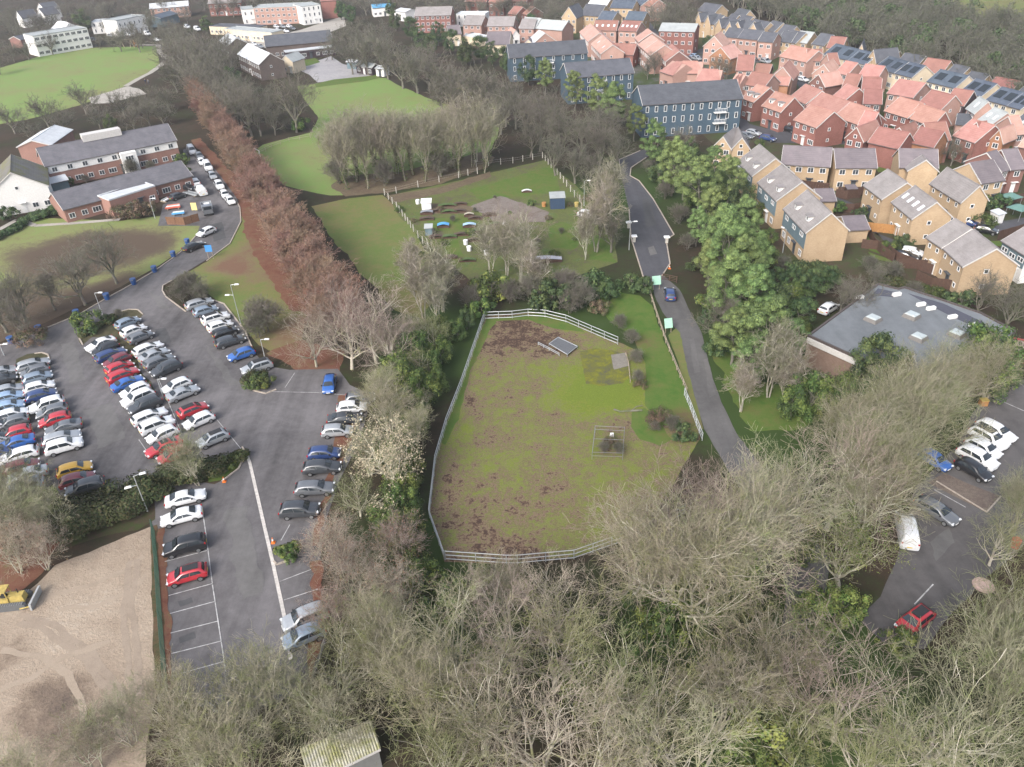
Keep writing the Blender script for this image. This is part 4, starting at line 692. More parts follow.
    q = MB(); zr0 = zz((rr+fr)/2, 2)
    q.poly([(rr+.25, w*.5, zz(rr+.25, 2)+.045), (rr+.25, -w*.5, zz(rr+.25, 2)+.045), (fr-.12, -w*.5, zz(fr-.12, 2)+.055), (fr-.12, w*.5, zz(fr-.12, 2)+.055)][::-1]); q.box(((rr+fr)/2, 0, zr0+.02), (fr-rr-.45, w*.98, .05)); out['dark_roof'] = q.mesh('roof_panel', TRIM)
    return me2, out
CARM = {k: car_meshes(k) for k in BODIES}
def car(kind, colour, p, head, label, group, dark_roof=False, cat=None):
    body, P = CARM[kind]; B = BODIES[kind]
    t = thing({'hatchback': 'hatchback_car', 'estate car': 'estate_car', 'saloon': 'saloon_car', 'SUV': 'sports_utility_car', 'van': 'delivery_van'}[kind], label, cat or ('van' if kind == 'van' else 'car'), (p.x, p.y, .055), head, group)
    o = bpy.data.objects.new('body', body); link(o, t); o.material_slots[0].link = 'OBJECT'; o.material_slots[0].material = PAINT[colour]
    for k in ('windscreen', 'rear_window', 'side_l', 'side_r', 'hl1', 'hl-1', 'tl1', 'tl-1', 'fp', 'rp', 'gr', 'mirror'):
        if k in P: link(bpy.data.objects.new(P[k].name.split('.')[0] if k != 'mirror' else 'door_mirror', P[k]), t)
    if dark_roof: link(bpy.data.objects.new('roof_panel', P['dark_roof']), t)
    for wx in B['wb']:
        for s in (1, -1):
            tyre = bpy.data.objects.new('wheel', P['tyre']); link(tyre, t); tyre.location = (wx, s*(B['W']/2-.09), .325)
            rim = bpy.data.objects.new('rim', P['rim']); link(rim, tyre)
    return t
HB, ES, SA, SU, VA = 'hatchback', 'estate car', 'saloon', 'SUV', 'van'
def row(where, group, cr, vec, L, far_first=True):
    """vec: from rear to nose in the picture; each entry (x, y, colour, kind[, flags]): r = reversed, d = dark roof"""
    names = []
    for e in L:
        names.append('%s %s%s' % (e[2], e[3], ' with a black roof' if len(e) > 4 and 'd' in e[4] else ''))
    pos = []
    for e in L:
        c = cr((e[0], e[1]))[0]; p = G(*c, .75); q = G(c[0]+vec[0], c[1]+vec[1], .75); pos.append([p, math.atan2(q.y-p.y, q.x-p.x)])
    for _ in range(30):     # neighbours in a bay never touch: ease them apart across the row
        for i in range(len(pos)):
            for j in range(i):
                p, h = pos[i]; d = p-pos[j][0]; u = d.x*math.cos(h)+d.y*math.sin(h); v = -d.x*math.sin(h)+d.y*math.cos(h)
                if abs(u) < 4.3 and abs(v) < 2.08:
                    k = (2.08-abs(v))*.5*(1 if v > 0 else -1); n = Vector((-math.sin(h), math.cos(h), 0))*k; p += n; pos[j][0] -= n
    for i, e in enumerate(L):
        p, h = pos[i]
        fl = e[4] if len(e) > 4 else ''
        if 'r' in fl: h += math.pi
        nm = names[i]
        if names.count(nm) == 1: lab = '%s parked %s' % (nm, where)
        else: lab = '%s, %s from the far end %s' % (nm, ORD[i], where)
        car(e[3], e[2], p, h+rnd.uniform(-.03, .03), lab, group, 'd' in fl)
c5 = crop(170, 280, 6.39)
row('of the row beside the grass verge', 'cars backed against the grass verge', c5, (19, -6), [(185, 148, 'silver', ES), (225, 193, 'silver-blue', HB), (290, 243, 'white', SU, 'd'), (318, 290, 'white', HB), (352, 330, 'black', HB), (383, 387, 'dark grey', ES), (455, 472, 'blue', HB, 'r'), (555, 556, 'silver', SU, 'rd')])
c3 = crop(70, 300, 8.525); c4 = crop(100, 380, 7.314)
def cc(c, L): return [(*c((e[0], e[1]))[0], *e[2:]) for e in L]
I1 = crop(0, 0, 1)
row('of the right half of the middle double row', 'cars in the right half of the middle double row', I1, (17, -7), cc(c3, [(490, 190, 'silver-blue', HB), (540, 258, 'white', HB), (600, 312, 'grey', HB), (662, 412, 'white', ES), (715, 465, 'silver', SA), (758, 520, 'grey', ES), (820, 585, 'dark grey', SU, 'r')])+cc(c4, [(560, 38, 'white', HB, 'r'), (605, 92, 'silver', SA), (678, 215, 'red', HB, 'd'), (722, 292, 'white', HB, 'r'), (825, 425, 'silver', HB, 'rd')]))
row('of the left half of the middle double row', 'cars in the left half of the middle double row', I1, (17, -7), cc(c3, [(260, 370, 'white', SA, 'r'), (300, 415, 'black', HB, 'r'), (345, 463, 'dark blue', ES), (400, 512, 'maroon', HB, 'r'), (420, 572, 'red', HB), (448, 635, 'red', ES), (490, 705, 'blue', SA)])+cc(c4, [(255, 72, 'white', HB, 'r'), (278, 130, 'white', SU, 'r'), (328, 182, 'dark grey', SU, 'r'), (360, 262, 'white', ES), (415, 328, 'white', SU), (455, 395, 'white', HB, 'r'), (465, 487, 'red', SA, 'rd'), (540, 545, 'red', HB, 'r')]))
c1 = crop(0, 330, 10.23); c2 = crop(0, 400, 7.667)
row('of the row left of the middle aisle', 'cars in the row left of the middle aisle', I1, (16, -4.5), cc(c1, [(335, 348, 'silver', ES), (355, 415, 'grey', HB, 'r'), (380, 482, 'silver-blue', HB), (400, 580, 'white', HB), (420, 662, 'dark blue', HB)])+cc(c2, [(360, 38, 'white', SU, 'r'), (398, 82, 'grey', HB, 'r'), (418, 148, 'red', HB, 'r'), (485, 205, 'grey', SA, 'r'), (470, 288, 'silver', ES), (490, 350, 'white', SU), (570, 528, 'yellow', HB), (592, 610, 'maroon', HB), (652, 668, 'dark grey', SU, 'r')])[:])
row('of the row at the left edge', 'cars in the row at the left edge', I1, (16, -4.5), cc(c1, [(20, 425, 'silver', SA), (20, 500, 'dark grey', HB), (80, 612, 'silver', HB), (80, 685, 'light blue', HB)])+cc(c2, [(65, 48, 'light blue', HB), (90, 112, 'white', HB), (95, 165, 'grey', HB, 'r'), (112, 250, 'red', HB, 'r'), (120, 325, 'blue', SA, 'r'), (140, 420, 'white', ES, 'r'), (165, 510, 'maroon', HB), (210, 565, 'silver', SA, 'r'), (200, 650, 'silver-blue', HB, 'r')]))
row('of the row running out of the left edge', 'cars cut by the left edge', c2, (16, -4.5), [(-40, 120, 'grey', HB), (-40, 200, 'white', HB), (-30, 300, 'silver', HB), (-40, 400, 'dark blue', HB)])
row('in the bays below the hedge', 'cars in the bays below the hedge', crop(100, 460, 6.39), (20, -5), [(545, 238, 'white', SA), (520, 355, 'white', SA, 'r'), (540, 545, 'black', SU, 'r'), (555, 728, 'red', HB, 'rd')])
row('of the angled row under the seed-head tree', 'cars angled along the right side of the car park', I1, (19, -1.5), cc(crop(270, 370, 7.669), [(690, 210, 'grey', HB), (625, 283, 'white', HB), (572, 368, 'dark grey', SA), (515, 462, 'silver', HB), (415, 633, 'dark blue', HB), (398, 742, 'dark grey', ES)])+cc(crop(250, 460, 4.26), [(275, 118, 'grey', ES), (212, 212, 'dark grey', SU)]))
row('in the bay by the russet leaves', 'car in the bay below the beeches', crop(270, 370, 7.669), (2, -14), [(455, 105, 'blue', HB, 'r')])
row('at the bottom end of the car park', 'cars at the bottom of the car park', crop(250, 460, 4.26), (18, -7), [(235, 672, 'silver', SU, 'r'), (228, 742, 'silver-blue', HB, 'r')])
cl = crop(140, 130, 8.525)
row('along the lane beside the beeches', 'vehicles parked on the hospital lane', cl, (8, 11), [(440, 175, 'white', VA), (505, 217, 'grey', HB), (525, 268, 'white', HB), (577, 310, 'white', VA), (617, 385, 'silver', HB), (675, 468, 'white', SU), (722, 545, 'white', HB), (768, 597, 'white', HB)])
row('beside the builders compound', 'vehicles by the builders compound', cl, (-8, -9), [(470, 445, 'white', SU), (520, 518, 'white', VA)])
row('in front of the hospital wing', 'car by the hospital wing', cl, (10, 1), [(395, 488, 'black', HB)])
row('at the turn of the hospital lane', 'cars at the turn of the hospital lane', crop(0, 192, 4), (10, -4), [(825, 158, 'white', HB, 'r'), (775, 215, 'black', SA)])
row('on the lane below the gate', 'car on the lane', crop(512, 192, 4), (-2, -12), [(632, 405, 'dark blue', HB)])
row('in the staff car park among the white cars', 'white cars side by side in the staff car park', crop(880, 400, 3.194), (26, 14), [(372, 96, 'white', ES), (348, 120, 'white', SU, 'd'), (330, 152, 'white', HB), (312, 183, 'white', SU)])
row('below the white cars in the staff car park', 'dark cars in the staff car park', crop(880, 400, 3.194), (26, 15), [(190, 178, 'blue', HB), (282, 230, 'black', HB), (182, 352, 'grey', ES)])
row('under the branches at the bottom right', 'cars at the bottom right', crop(768, 576, 4), (-29, 22), [(588, 175, 'red', HB, 'd')])
row('under the trees left of the staff car park', 'van under the trees', crop(768, 384, 4), (-3, -20), [(555, 585, 'white', VA)])
row('beside the flat-roofed building', 'cars behind the flat-roofed building', crop(768, 192, 4), (10, -6), [(243, 462, 'white', HB), (75, 405, 'white', VA)])
ce = crop(640, 80, 6.394)
row('on the estate road below the blue flats', 'cars on the estate road', ce, (16, 3), [(725, 335, 'silver', HB), (818, 370, 'dark blue', HB)])
row('in a drive between the buff houses', 'cars in the drives between buff houses', crop(900, 160, 5.9), (18, 3), [(400, 372, 'dark blue', HB), (510, 405, 'black', HB), (70, 545, 'white', HB), (30, 555, 'black', SA)])
row('in the courts among the orange roofs', 'cars in the estate courts', crop(690, 0, 10.23), (9, 2), [(35, 575, 'light blue', HB), (80, 592, 'silver', HB), (775, 615, 'silver', HB), (640, 590, 'dark grey', HB)])
row('by the street at the top of the estate', 'cars at the top of the estate', crop(600, 0, 10.23), (9, 2), [(895, 470, 'white', VA), (505, 120, 'white', HB)])
row('in the yard among orange roofed houses', 'cars in the narrow yards', crop(730, 60, 10.23), (8, 2), [(745, 195, 'white', HB), (360, 10, 'silver', HB), (610, 705, 'black', HB), (165, 770, 'grey', HB)])
row('in the school car park at the top', 'cars in the school car park', crop(180, 0, 5.69), (7, 2), [(548, 150, 'white', HB), (585, 150, 'silver', HB), (622, 150, 'white', SU), (560, 172, 'white', HB), (600, 175, 'white', SA), (640, 160, 'grey', HB), (98, 165, 'white', VA), (40, 152, 'white', HB), (420, 250, 'white', HB), (455, 262, 'silver', HB)])
row('by the white buildings beyond the park', 'cars beyond the park', crop(90, 0, 10.23), (7, 1), [(580, 345, 'white', VA), (395, 355, 'white', HB), (215, 360, 'silver', HB), (690, 405, 'white', HB), (990, 265, 'silver', HB), (30, 400, 'black', HB)])
# ------------------------------------------------------------------ buildings
def brick_mat(name, a, b, rand=.1):
    m, nt, bs = _new(name); v = _obj(nt)
    mp = nt.nodes.new('ShaderNodeMapping'); nt.links.new(v, mp.inputs['Vector']); mp.inputs['Scale'].default_value = (1, 1, 3)
    n1 = _noise(nt, 2.6, 5, .7, mp.outputs['Vector']); n2 = _noise(nt, .35, 4, .6, v)
    c = _ramp(nt, _math(nt, 'ADD', _math(nt, 'MULTIPLY', n1, .6), _math(nt, 'MULTIPLY', n2, .4)), [(.38, a), (.62, b)])
    oi = nt.nodes.new('ShaderNodeObjectInfo').outputs['Random']; hs = nt.nodes.new('ShaderNodeHueSaturation'); nt.links.new(c, hs.inputs['Color'])
    nt.links.new(_math(nt, 'MULTIPLY_ADD', oi, 2*rand, 1-rand), hs.inputs['Value']); nt.links.new(hs.outputs['Color'], bs.inputs['Base Color'])
    bs.inputs['Roughness'].default_value = .9; bs.inputs['Specular IOR Level'].default_value = .2
    return m
def roof_mat(name, a, b, rand=.10, moss=None):
    m, nt, bs = _new(name); v = _obj(nt)
    n1 = _noise(nt, .5, 5, .65, v); mp = nt.nodes.new('ShaderNodeMapping'); nt.links.new(v, mp.inputs['Vector']); mp.inputs['Scale'].default_value = (1.2, 6, 6); n2 = _noise(nt, 1.3, 3, .7, mp.outputs['Vector'])
    c = _ramp(nt, _math(nt, 'ADD', _math(nt, 'MULTIPLY', n1, .6), _math(nt, 'MULTIPLY', n2, .4)), [(.36, a), (.64, b)])
    if moss: c = _mix(nt, _ramp(nt, _noise(nt, .28, 5, .7, v), [(.47, (0, 0, 0)), (.58, (1, 1, 1))]), c, moss)
    oi = nt.nodes.new('ShaderNodeObjectInfo').outputs['Random']; hs = nt.nodes.new('ShaderNodeHueSaturation'); nt.links.new(c, hs.inputs['Color'])
    nt.links.new(_math(nt, 'MULTIPLY_ADD', oi, 2*rand, 1-rand), hs.inputs['Value'])
    nt.links.new(_math(nt, 'MULTIPLY_ADD', _math(nt, 'FRACT', _math(nt, 'MULTIPLY', oi, 6.1)), .02, .49), hs.inputs['Hue']); nt.links.new(hs.outputs['Color'], bs.inputs['Base Color'])
    w = nt.nodes.new('ShaderNodeTexWave'); w.bands_direction = 'Z'; w.inputs['Scale'].default_value = 1.1; nt.links.new(v, w.inputs['Vector'])
    bp = nt.nodes.new('ShaderNodeBump'); bp.inputs['Distance'].default_value = .03; bp.inputs['Strength'].default_value = .6; nt.links.new(w.outputs['Fac'], bp.inputs['Height']); nt.links.new(bp.outputs['Normal'], bs.inputs['Normal'])
    bs.inputs['Roughness'].default_value = .8; bs.inputs['Specular IOR Level'].default_value = .3
    return m
BUFF = brick_mat('buff_brick', (.36, .26, .165), (.47, .355, .235)); REDB = brick_mat('red_brick', (.19, .085, .07), (.28, .13, .11)); PINKB = brick_mat('pink_brick', (.33, .20, .165), (.43, .28, .235)); BROWNB = brick_mat('brown_brick', (.25, .125, .07), (.36, .19, .115))
CREAM = brick_mat('cream_render', (.52, .44, .32), (.64, .55, .42)); WHITE = plain('white_render', (.68, .67, .65), .8); BLUEW = brick_mat('blue_cladding', (.045, .072, .098), (.068, .104, .138), .04); DARKW = plain('dark_timber', (.045, .03, .035), .8); SLATEC = brick_mat('slate_cladding', (.11, .16, .185), (.16, .215, .24)); UMBER = brick_mat('umber_brick', (.095, .075, .068), (.145, .115, .10)); PURB = brick_mat('plum_brick', (.16, .085, .075), (.22, .12, .10))
R_ORG = roof_mat('orange_tiles', (.28, .138, .112), (.38, .212, .178)); R_RED = roof_mat('red_tiles', (.20, .098, .08), (.275, .138, .115)); R_GREY = roof_mat('grey_tiles', (.175, .16, .155), (.26, .24, .235)); R_SLATE = roof_mat('slate_roof', (.06, .064, .076), (.10, .105, .12)); R_PURP = roof_mat('plum_slate', (.12, .105, .115), (.18, .155, .165)); R_PINK = roof_mat('pale_pink_tiles', (.38, .215, .175), (.48, .295, .25)); R_BLUE = roof_mat('solar_slate', (.045, .06, .085), (.09, .11, .14)); R_PALE = roof_mat('pale_sheet_roof', (.42, .44, .46), (.56, .58, .60)); R_MOSS = roof_mat('mossy_slate', (.10, .095, .085), (.16, .15, .14), moss=(.13, .125, .06)); R_LGREY = roof_mat('pale_grey_tiles', (.27, .29, .29), (.36, .38, .38))
FRAME = plain('white_window_frame', (.72, .72, .72), .5); PANE = glass_mat('window_glass', (.05, .06, .07)); GUTTER = plain('dark_gutter', (.10, .09, .09), .5); FASCIA = plain('white_fascia', (.50, .48, .46), .6); DOORS = [plain('door_white', (.68, .68, .67), .5), plain('door_dark', (.06, .07, .08), .5)]
def win_mesh(w, h, bars=1):
    q = MB(); f = .09; q.box((0, -.03, h/2-f/2), (w, .1, f)); q.box((0, -.03, -h/2+f/2), (w, .1, f)); q.box((-w/2+f/2, -.03, 0), (f, .1, h-2*f)); q.box((w/2-f/2, -.03, 0), (f, .1, h-2*f))
    for i in range(bars): q.box((-w/2+w*(i+1)/(bars+1), -.03, 0), (.06, .09, h-2*f))
    fr = q.mesh('window', FRAME); p = MB(); p.poly([(-w/2+f, -.015, -h/2+f), (w/2-f, -.015, -h/2+f), (w/2-f, -.015, h/2-f), (-w/2+f, -.015, h/2-f)]); return fr, p.mesh('pane', PANE)
WINS = {'std': win_mesh(1.25, 1.15), 'tall': win_mesh(.8, 1.5, 0), 'small': win_mesh(.75, .8, 0), 'wide': win_mesh(1.9, 1.25, 2), 'door': win_mesh(2.0, 2.0, 1)}
DOORM = []
for dm in DOORS:
    q = MB(); q.box((0, -.04, 1.03), (.95, .1, 2.06)); q.box((0, -.11, 2.3), (1.5, .9, .1)); DOORM.append(q.mesh('door', dm))
def window(par, kind, x, y, z, rz=0):
    f = bpy.data.objects.new('window', WINS[kind][0]); link(f, par); f.location = (x, y, z); f.rotation_euler = (0, 0, rz)
    link(bpy.data.objects.new('pane', WINS[kind][1]), f)
def block(t, x0, y0, L, D, ev, rise, wall, roof, axis='x', over=.3, z0=-.3, hip=0.0):
    """walls with gables and a pitched roof, local frame of t; ridge along x or y; rise 0 is a flat roof with a parapet"""
    q = MB(); e = .0
    if rise <= 0:
        q.prism([(x0, y0), (x0+L, y0), (x0+L, y0+D), (x0, y0+D)], z0, ev); q.build('wall', wall, t)
        r = MB(); r.prism([(x0+.25, y0+.25), (x0+L-.25, y0+.25), (x0+L-.25, y0+D-.25), (x0+.25, y0+D-.25)], ev-.2, ev+.04)
        for a, b, c, d in ((x0-.05, y0-.05, L+.1, .3), (x0-.05, y0+D-.25, L+.1, .3), (x0-.05, y0+.25, .3, D-.5), (x0+L-.25, y0+.25, .3, D-.5)): r.box((a+c/2, b+d/2, ev+.12), (c, d, .3))
        return r.build('roof', roof, t)
    if axis == 'x': P = lambda u, v, z: (x0+u, y0+v, z); U, V = L, D
    else: P = lambda u, v, z: (x0+L-v, y0+u, z); U, V = D, L
    prof = [(0, z0), (V, z0), (V, ev), (V/2, ev+rise), (0, ev)]
    n = len(q.v); q.v += [P(0, v, z) for v, z in prof]+[P(U, v, z) for v, z in prof]
    q.f += [tuple(range(n+4, n-1, -1)), tuple(range(n+5, n+10))]+[(n+i, n+(i+1) % 5, n+5+(i+1) % 5, n+5+i) for i in range(5)]; q.m += [0]*7
    q.build('wall', wall, t)
    r = MB(); th = .16; sl = rise/(V/2); o2 = over; hx = hip*V/2
    for s in (0, 1):
        v0 = -o2 if s == 0 else V+o2; ze = ev-o2*sl; zr = ev+rise
        lo = [P(-over*.6, v0, ze+.03), P(U+over*.6, v0, ze+.03), P(U+over*.6-hx, V/2, zr+.03), P(-over*.6+hx, V/2, zr+.03)]
        r.hexa(lo, [(a, b, c+th) for a, b, c in lo])
    ro = r.build('roof', roof, t)
    rt = MB(); rt.tube(P(-over*.6+hx, V/2, zr+.17), P(U+over*.6-hx, V/2, zr+.17), .13, n=5); rt.build('ridge_tiles', roof, ro)
    if not hip:
        for u in (-over*.6-.03, U+over*.6+.03):
            f = MB(); e0, e1, za, zb = -o2, V+o2, ev-o2*sl-.05, ev+rise-.05
            A = [P(u-.03, e0, za), P(u-.03, V/2, zb), P(u-.03, e1, za), P(u-.03, e1, za+.25), P(u-.03, V/2, zb+.25), P(u-.03, e0, za+.25)]; B = [P(u+.03, e0, za), P(u+.03, V/2, zb), P(u+.03, e1, za), P(u+.03, e1, za+.25), P(u+.03, V/2, zb+.25), P(u+.03, e0, za+.25)]
            n = len(f.v); f.v += A+B
            for i in range(6): j = (i+1) % 6; f.f.append((n+i, n+j, n+6+j, n+6+i)); f.m.append(0)
            for o in (0, 6): f.f += [(n+o, n+o+1, n+o+4, n+o+5), (n+o+1, n+o+2, n+o+3, n+o+4)]; f.m += [0, 0]
            f.build('bargeboard', FASCIA, ro)
    for v in (-o2-.05, V+o2+.05):
        g = MB(); g.tube(P(-over*.6, v, ev-o2*sl+.06), P(U+over*.6, v, ev-o2*sl+.06), .07, n=5); g.build('gutter', GUTTER, ro)
    return ro
def house(label, cr, A, B, D, ev=5.0, rise=2.8, wall=REDB, roof=R_ORG, axis='x', group=None, name='brick_house', cat='house', win='std', rows=None, door=True, clad=None, dormers=0, lights=0, panels=0, chimney=0, gable=1, extra=None, hip=0, cols=None, over=.3):
    a = G(*cr(A)[0], ev); b = G(*cr(B)[0], ev); d = b-a; L = math.hypot(d.x, d.y); rz = math.atan2(d.y, d.x)
    if isinstance(D, tuple):
        c = G(*cr(D)[0], ev); nrm = Vector((-math.sin(rz), math.cos(rz))); D = max(4.5, (Vector((c.x-b.x, c.y-b.y))).dot(nrm))
    t = thing(name, label, cat, (a.x, a.y, .02), rz, group)
    ro = block(t, 0, 0, L, D, ev, rise, wall, roof, axis, hip=hip, over=over)
    rows = rows if rows is not None else max(1, int(ev/2.4)); st = ev/rows
    n = cols or max(1, int(round(L/2.6)))
    if win:
        di = n//2
        for r_ in range(rows):
            for i in range(n):
                if r_ == 0 and door and i == di: continue
                window(t, win if not (r_ == 0 and win == 'std' and i % 3 == 2) else 'wide' if L/n > 2.3 else win, L*(i+.5)/n, 0, st*r_+min(1.55, st*.6) if r_ else 1.35)
        if door:
            o = bpy.data.objects.new('door', DOORM[rnd.randrange(2)]); link(o, t); o.location = (L*(di+.5)/n, 0, 0)
        if gable and axis == 'x' and D > 5:
            for r_ in range(min(rows, 2)):
                window(t, 'small', L, D*.45, st*r_+1.6, math.pi/2)
        if axis == 'y' and rise > 2.2: window(t, 'small', L/2, 0, ev+.6)
        back = max(1, n-1)
        for i in range(back): window(t, 'std', L*(i+.5)/back, D, 1.5, math.pi)
    if clad:
        z1 = clad[1]; q = MB(); q.box((L/2, -.035, (z1+ev-.05)/2), (L+.02, .07, ev-.05-z1)); c = q.build('cladding', clad[0], t)
        for i in range(3):
            for s in (-.35, .35): window(t, 'small', L*(i+.5)/3+s, -.07, ev-1.1 if i != 1 else ev-1.3)
    sl = rise/(D/2) if axis == 'x' else 0
    for i in range(dormers):
        x = L*(i+.5)/dormers; q = MB(); y0 = .9; zb = ev+sl*.75
        q.prism([(x-.75, y0), (x+.75, y0), (x+.75, y0+1.7), (x-.75, y0+1.7)], zb-.2, zb+1.15); dm = q.build('dormer', WHITE, t); r = MB(); r.box((x, y0+.8, zb+1.22), (1.75, 2.1, .12)); r.build('dormer_roof', R_GREY, dm); window(dm, 'small', x, y0, zb+.65)
    for i in range(lights):
        x = L*(i+.5)/lights; q = MB(); y = D*.22; z = ev+sl*y+.24; q.hexa([(x-.4, y-.5, z-.5*sl), (x+.4, y-.5, z-.5*sl), (x+.4, y+.5, z+.5*sl), (x-.4, y+.5, z+.5*sl)], [(x-.4, y-.5, z-.5*sl+.07), (x+.4, y-.5, z-.5*sl+.07), (x+.4, y+.5, z+.5*sl+.07), (x-.4, y+.5, z+.5*sl+.07)]); q.build('rooflight', LAMPW, ro)
    for i in range(panels):
        x = L*(i+.5)/panels; w_ = min(2.6, L/panels*.7)/2; q = MB(); y = D*.25; z = ev+sl*y+.24; hh = D*.13; q.hexa([(x-w_, y-hh, z-hh*sl), (x+w_, y-hh, z-hh*sl), (x+w_, y+hh, z+hh*sl), (x-w_, y+hh, z+hh*sl)], [(x-w_, y-hh, z-hh*sl+.06), (x+w_, y-hh, z-hh*sl+.06), (x+w_, y+hh, z+hh*sl+.06), (x-w_, y+hh, z+hh*sl+.06)]); q.build('solar_panel', GLASS, ro)
    for i in range(chimney):
        x = L*(.15 if i else .85); q = MB(); q.box((x, D/2, ev+rise+.3), (.75, .6, 1.5)); q.box((x, D/2, ev+rise+1.1), (.9, .75, .12)); ch = q.build('chimney', wall, ro); p = MB(); p.tube((x-.18, D/2, ev+rise+1.16), (x-.18, D/2, ev+rise+1.5), .1, .08); p.tube((x+.18, D/2, ev+rise+1.16), (x+.18, D/2, ev+rise+1.5), .1, .08); p.build('chimney_pots', R_RED, ch)
    if extra:
        for e in extra: block(t, *e)
    return t
def terrace(base, where, group, cr, L, **kw):
    """several houses of one kind; labels count along the picture"""
    L = sorted(L, key=lambda e: e[0][0])
    for i, e in enumerate(L):
        k = dict(kw); k.update(e[3] if len(e) > 3 else {}); b = k.pop('base', base)
        lab = '%s, %s from left %s' % (b, ORD[i], where) if len(L) > 1 else '%s %s' % (b, where)
        house(lab, cr, e[0], e[1], e[2], group=group, **k)
H1 = crop(745, 150, 6.39); H2 = crop(900, 160, 5.9); H3 = crop(800, 80, 6.394); H4 = crop(730, 60, 10.23); H5 = crop(870, 40, 10.23); H6 = crop(780, 20, 10.23); H7 = crop(930, 70, 10.89); H8 = crop(920, 100, 9.59); H9 = crop(690, 0, 10.23); H10 = crop(620, 0, 6.97); H11 = crop(600, 0, 10.23); H12 = crop(510, 0, 10.23); H13 = crop(512, 0, 4); H5e = crop(640, 80, 6.394)
# buff houses with blue-clad fronts, above the pines
kw = dict(ev=5.8, rise=3.2, wall=BUFF, roof=R_GREY, clad=(SLATEC, 2.6), dormers=2, rows=1, gable=0)
house('buff gabled house with blue-clad front, nearest of the three above the pines', H1, (255, 375), (395, 525), (670, 520), group='buff houses with blue-clad fronts', **kw)
house('buff gabled house with blue-clad front, middle of the three above the pines', H1, (88, 208), (205, 322), 8.4, group='buff houses with blue-clad fronts', **kw)
house('buff gabled house with blue-clad front, farthest of the three above the pines', H5e, (628, 520), (722, 612), 8.4, group='buff houses with blue-clad fronts', **kw)
kw = dict(ev=2.6, rise=1.3, wall=BUFF, roof=R_PURP, win=None, name='garage', cat='garage', group='garages behind the buff houses')
house('low buff garage with plum roof behind the nearest blue-clad house', H1, (655, 512), (790, 505), 6.0, **kw)
house('low buff garage with plum roof behind the middle blue-clad house', H1, (470, 328), (578, 325), 6.0, **kw)
kw = dict(ev=5.0, rise=2.4, wall=BUFF, roof=R_GREY, axis='y', group='buff double-gabled pair')
house('left half of the buff double-gabled pair below the blue flats', H5e, (470, 425), (582, 440), 8, **kw)
house('right half of the buff double-gabled pair below the blue flats', H5e, (588, 440), (700, 440), 8, **kw)
kw = dict(ev=5.0, rise=2.6, wall=BUFF, roof=R_PURP, group='buff houses along the estate road', rows=2)
house('buff house with plum roof, long one right of the blue-clad houses', H1, (235, 88), (540, 106), 8, **kw)
house('buff house with plum roof and bare left gable on the estate road', H1, (585, 112), (840, 112), 8, **kw)
house('buff house with blue gable and stub wing beside the estate road', H3, (640, 556), (880, 562), 7, ev=5, rise=2.6, wall=BUFF, roof=R_PURP, group='buff houses along the estate road', extra=[(1.2, -2.2, 5.6, 3, 5, 2.2, BUFF, R_GREY, 'y')], win=None)
kw = dict(ev=5.2, rise=2.8, wall=BUFF, roof=R_GREY, group='buff houses in the lower estate', win='small')
house('buff gabled house behind the garages with plain grey roof', H1, (765, 226), (880, 312), 8, **kw)
house('buff gabled house with four rooflights in its grey roof', crop(768, 192, 4), (500, 40), (580, 106), (730, 96), lights=4, **kw)
house('long buff gabled house with grey roof, above the pair nearest the flat roof', H2, (185, 137), (365, 247), (555, 257), **kw)
house('left half of the buff pair nearest the flat-roofed building', H2, (165, 457), (252, 516), 8.2, **kw)
house('right half of the buff pair nearest the flat-roofed building', H2, (258, 514), (378, 627), 8.2, **kw)
house('white and blue house with grey roof cut by the right edge', H2, (610, 477), (750, 565), 8, ev=5, rise=2.6, wall=WHITE, roof=R_GREY, clad=(SLATEC, 2.6), rows=1)
house('buff house with plum roof and big left gable at the right edge', H2, (480, 137), (612, 117), 8, ev=5, rise=2.7, wall=BUFF, roof=R_PURP, group='terrace at the right edge')
house('brown terrace house with plum roof, left of two at the right edge', H8, (782, 687), (866, 662), 8, ev=5, rise=2.7, wall=PURB, roof=R_PURP, group='terrace at the right edge')
house('brown terrace house with plum roof, right of two at the right edge', H8, (872, 667), (1010, 655), 8, ev=5, rise=2.7, wall=PURB, roof=R_PURP, group='terrace at the right edge')
# red-brick houses along the far side of the estate road
kw = dict(ev=5.2, rise=3.0, wall=REDB, roof=R_ORG, group='red-brick houses with orange roofs along the estate road')
house('tall red house with two dormers beside the blue flats', H4, (130, 392), (245, 432), (420, 352), dormers=2, **kw)
house('big red house with two dormers on the bend of the estate road', H4, (335, 467), (522, 532), (747, 492), dormers=2, **kw)
house('red-brick house with smooth orange roof beside the big dormer house', H4, (660, 612), (887, 692), (1042, 592), **kw)
house('red gable-fronted house with white bargeboards on the estate road', H3, (296, 366), (405, 390), 8, axis='y', extra=[(8.2-3, .8, 7, 6.6, 5.0, 2.6, REDB, R_RED, 'x')], **{**kw, 'rise': 2.6})
house('brown-brick gable-fronted house on the estate road', H3, (545, 360), (700, 393), 6.5, axis='y', extra=[(6, .4, 5.2, 6, 5.0, 2.6, BROWNB, R_RED, 'x')], **{**kw, 'wall': BROWNB, 'roof': R_RED, 'rise': 2.4})
house('plum-brick house with faded red roof behind the bare street tree', H3, (830, 393), (962, 382), 7, **{**kw, 'wall': PURB, 'roof': R_RED})
house('orange-roofed house right of the bare street tree', H8, (325, 342), (527, 407), (612, 290), **kw)
house('small red house joined to the right of the street tree house', H8, (604, 382), (688, 372), 6, **{**kw, 'roof': R_RED})
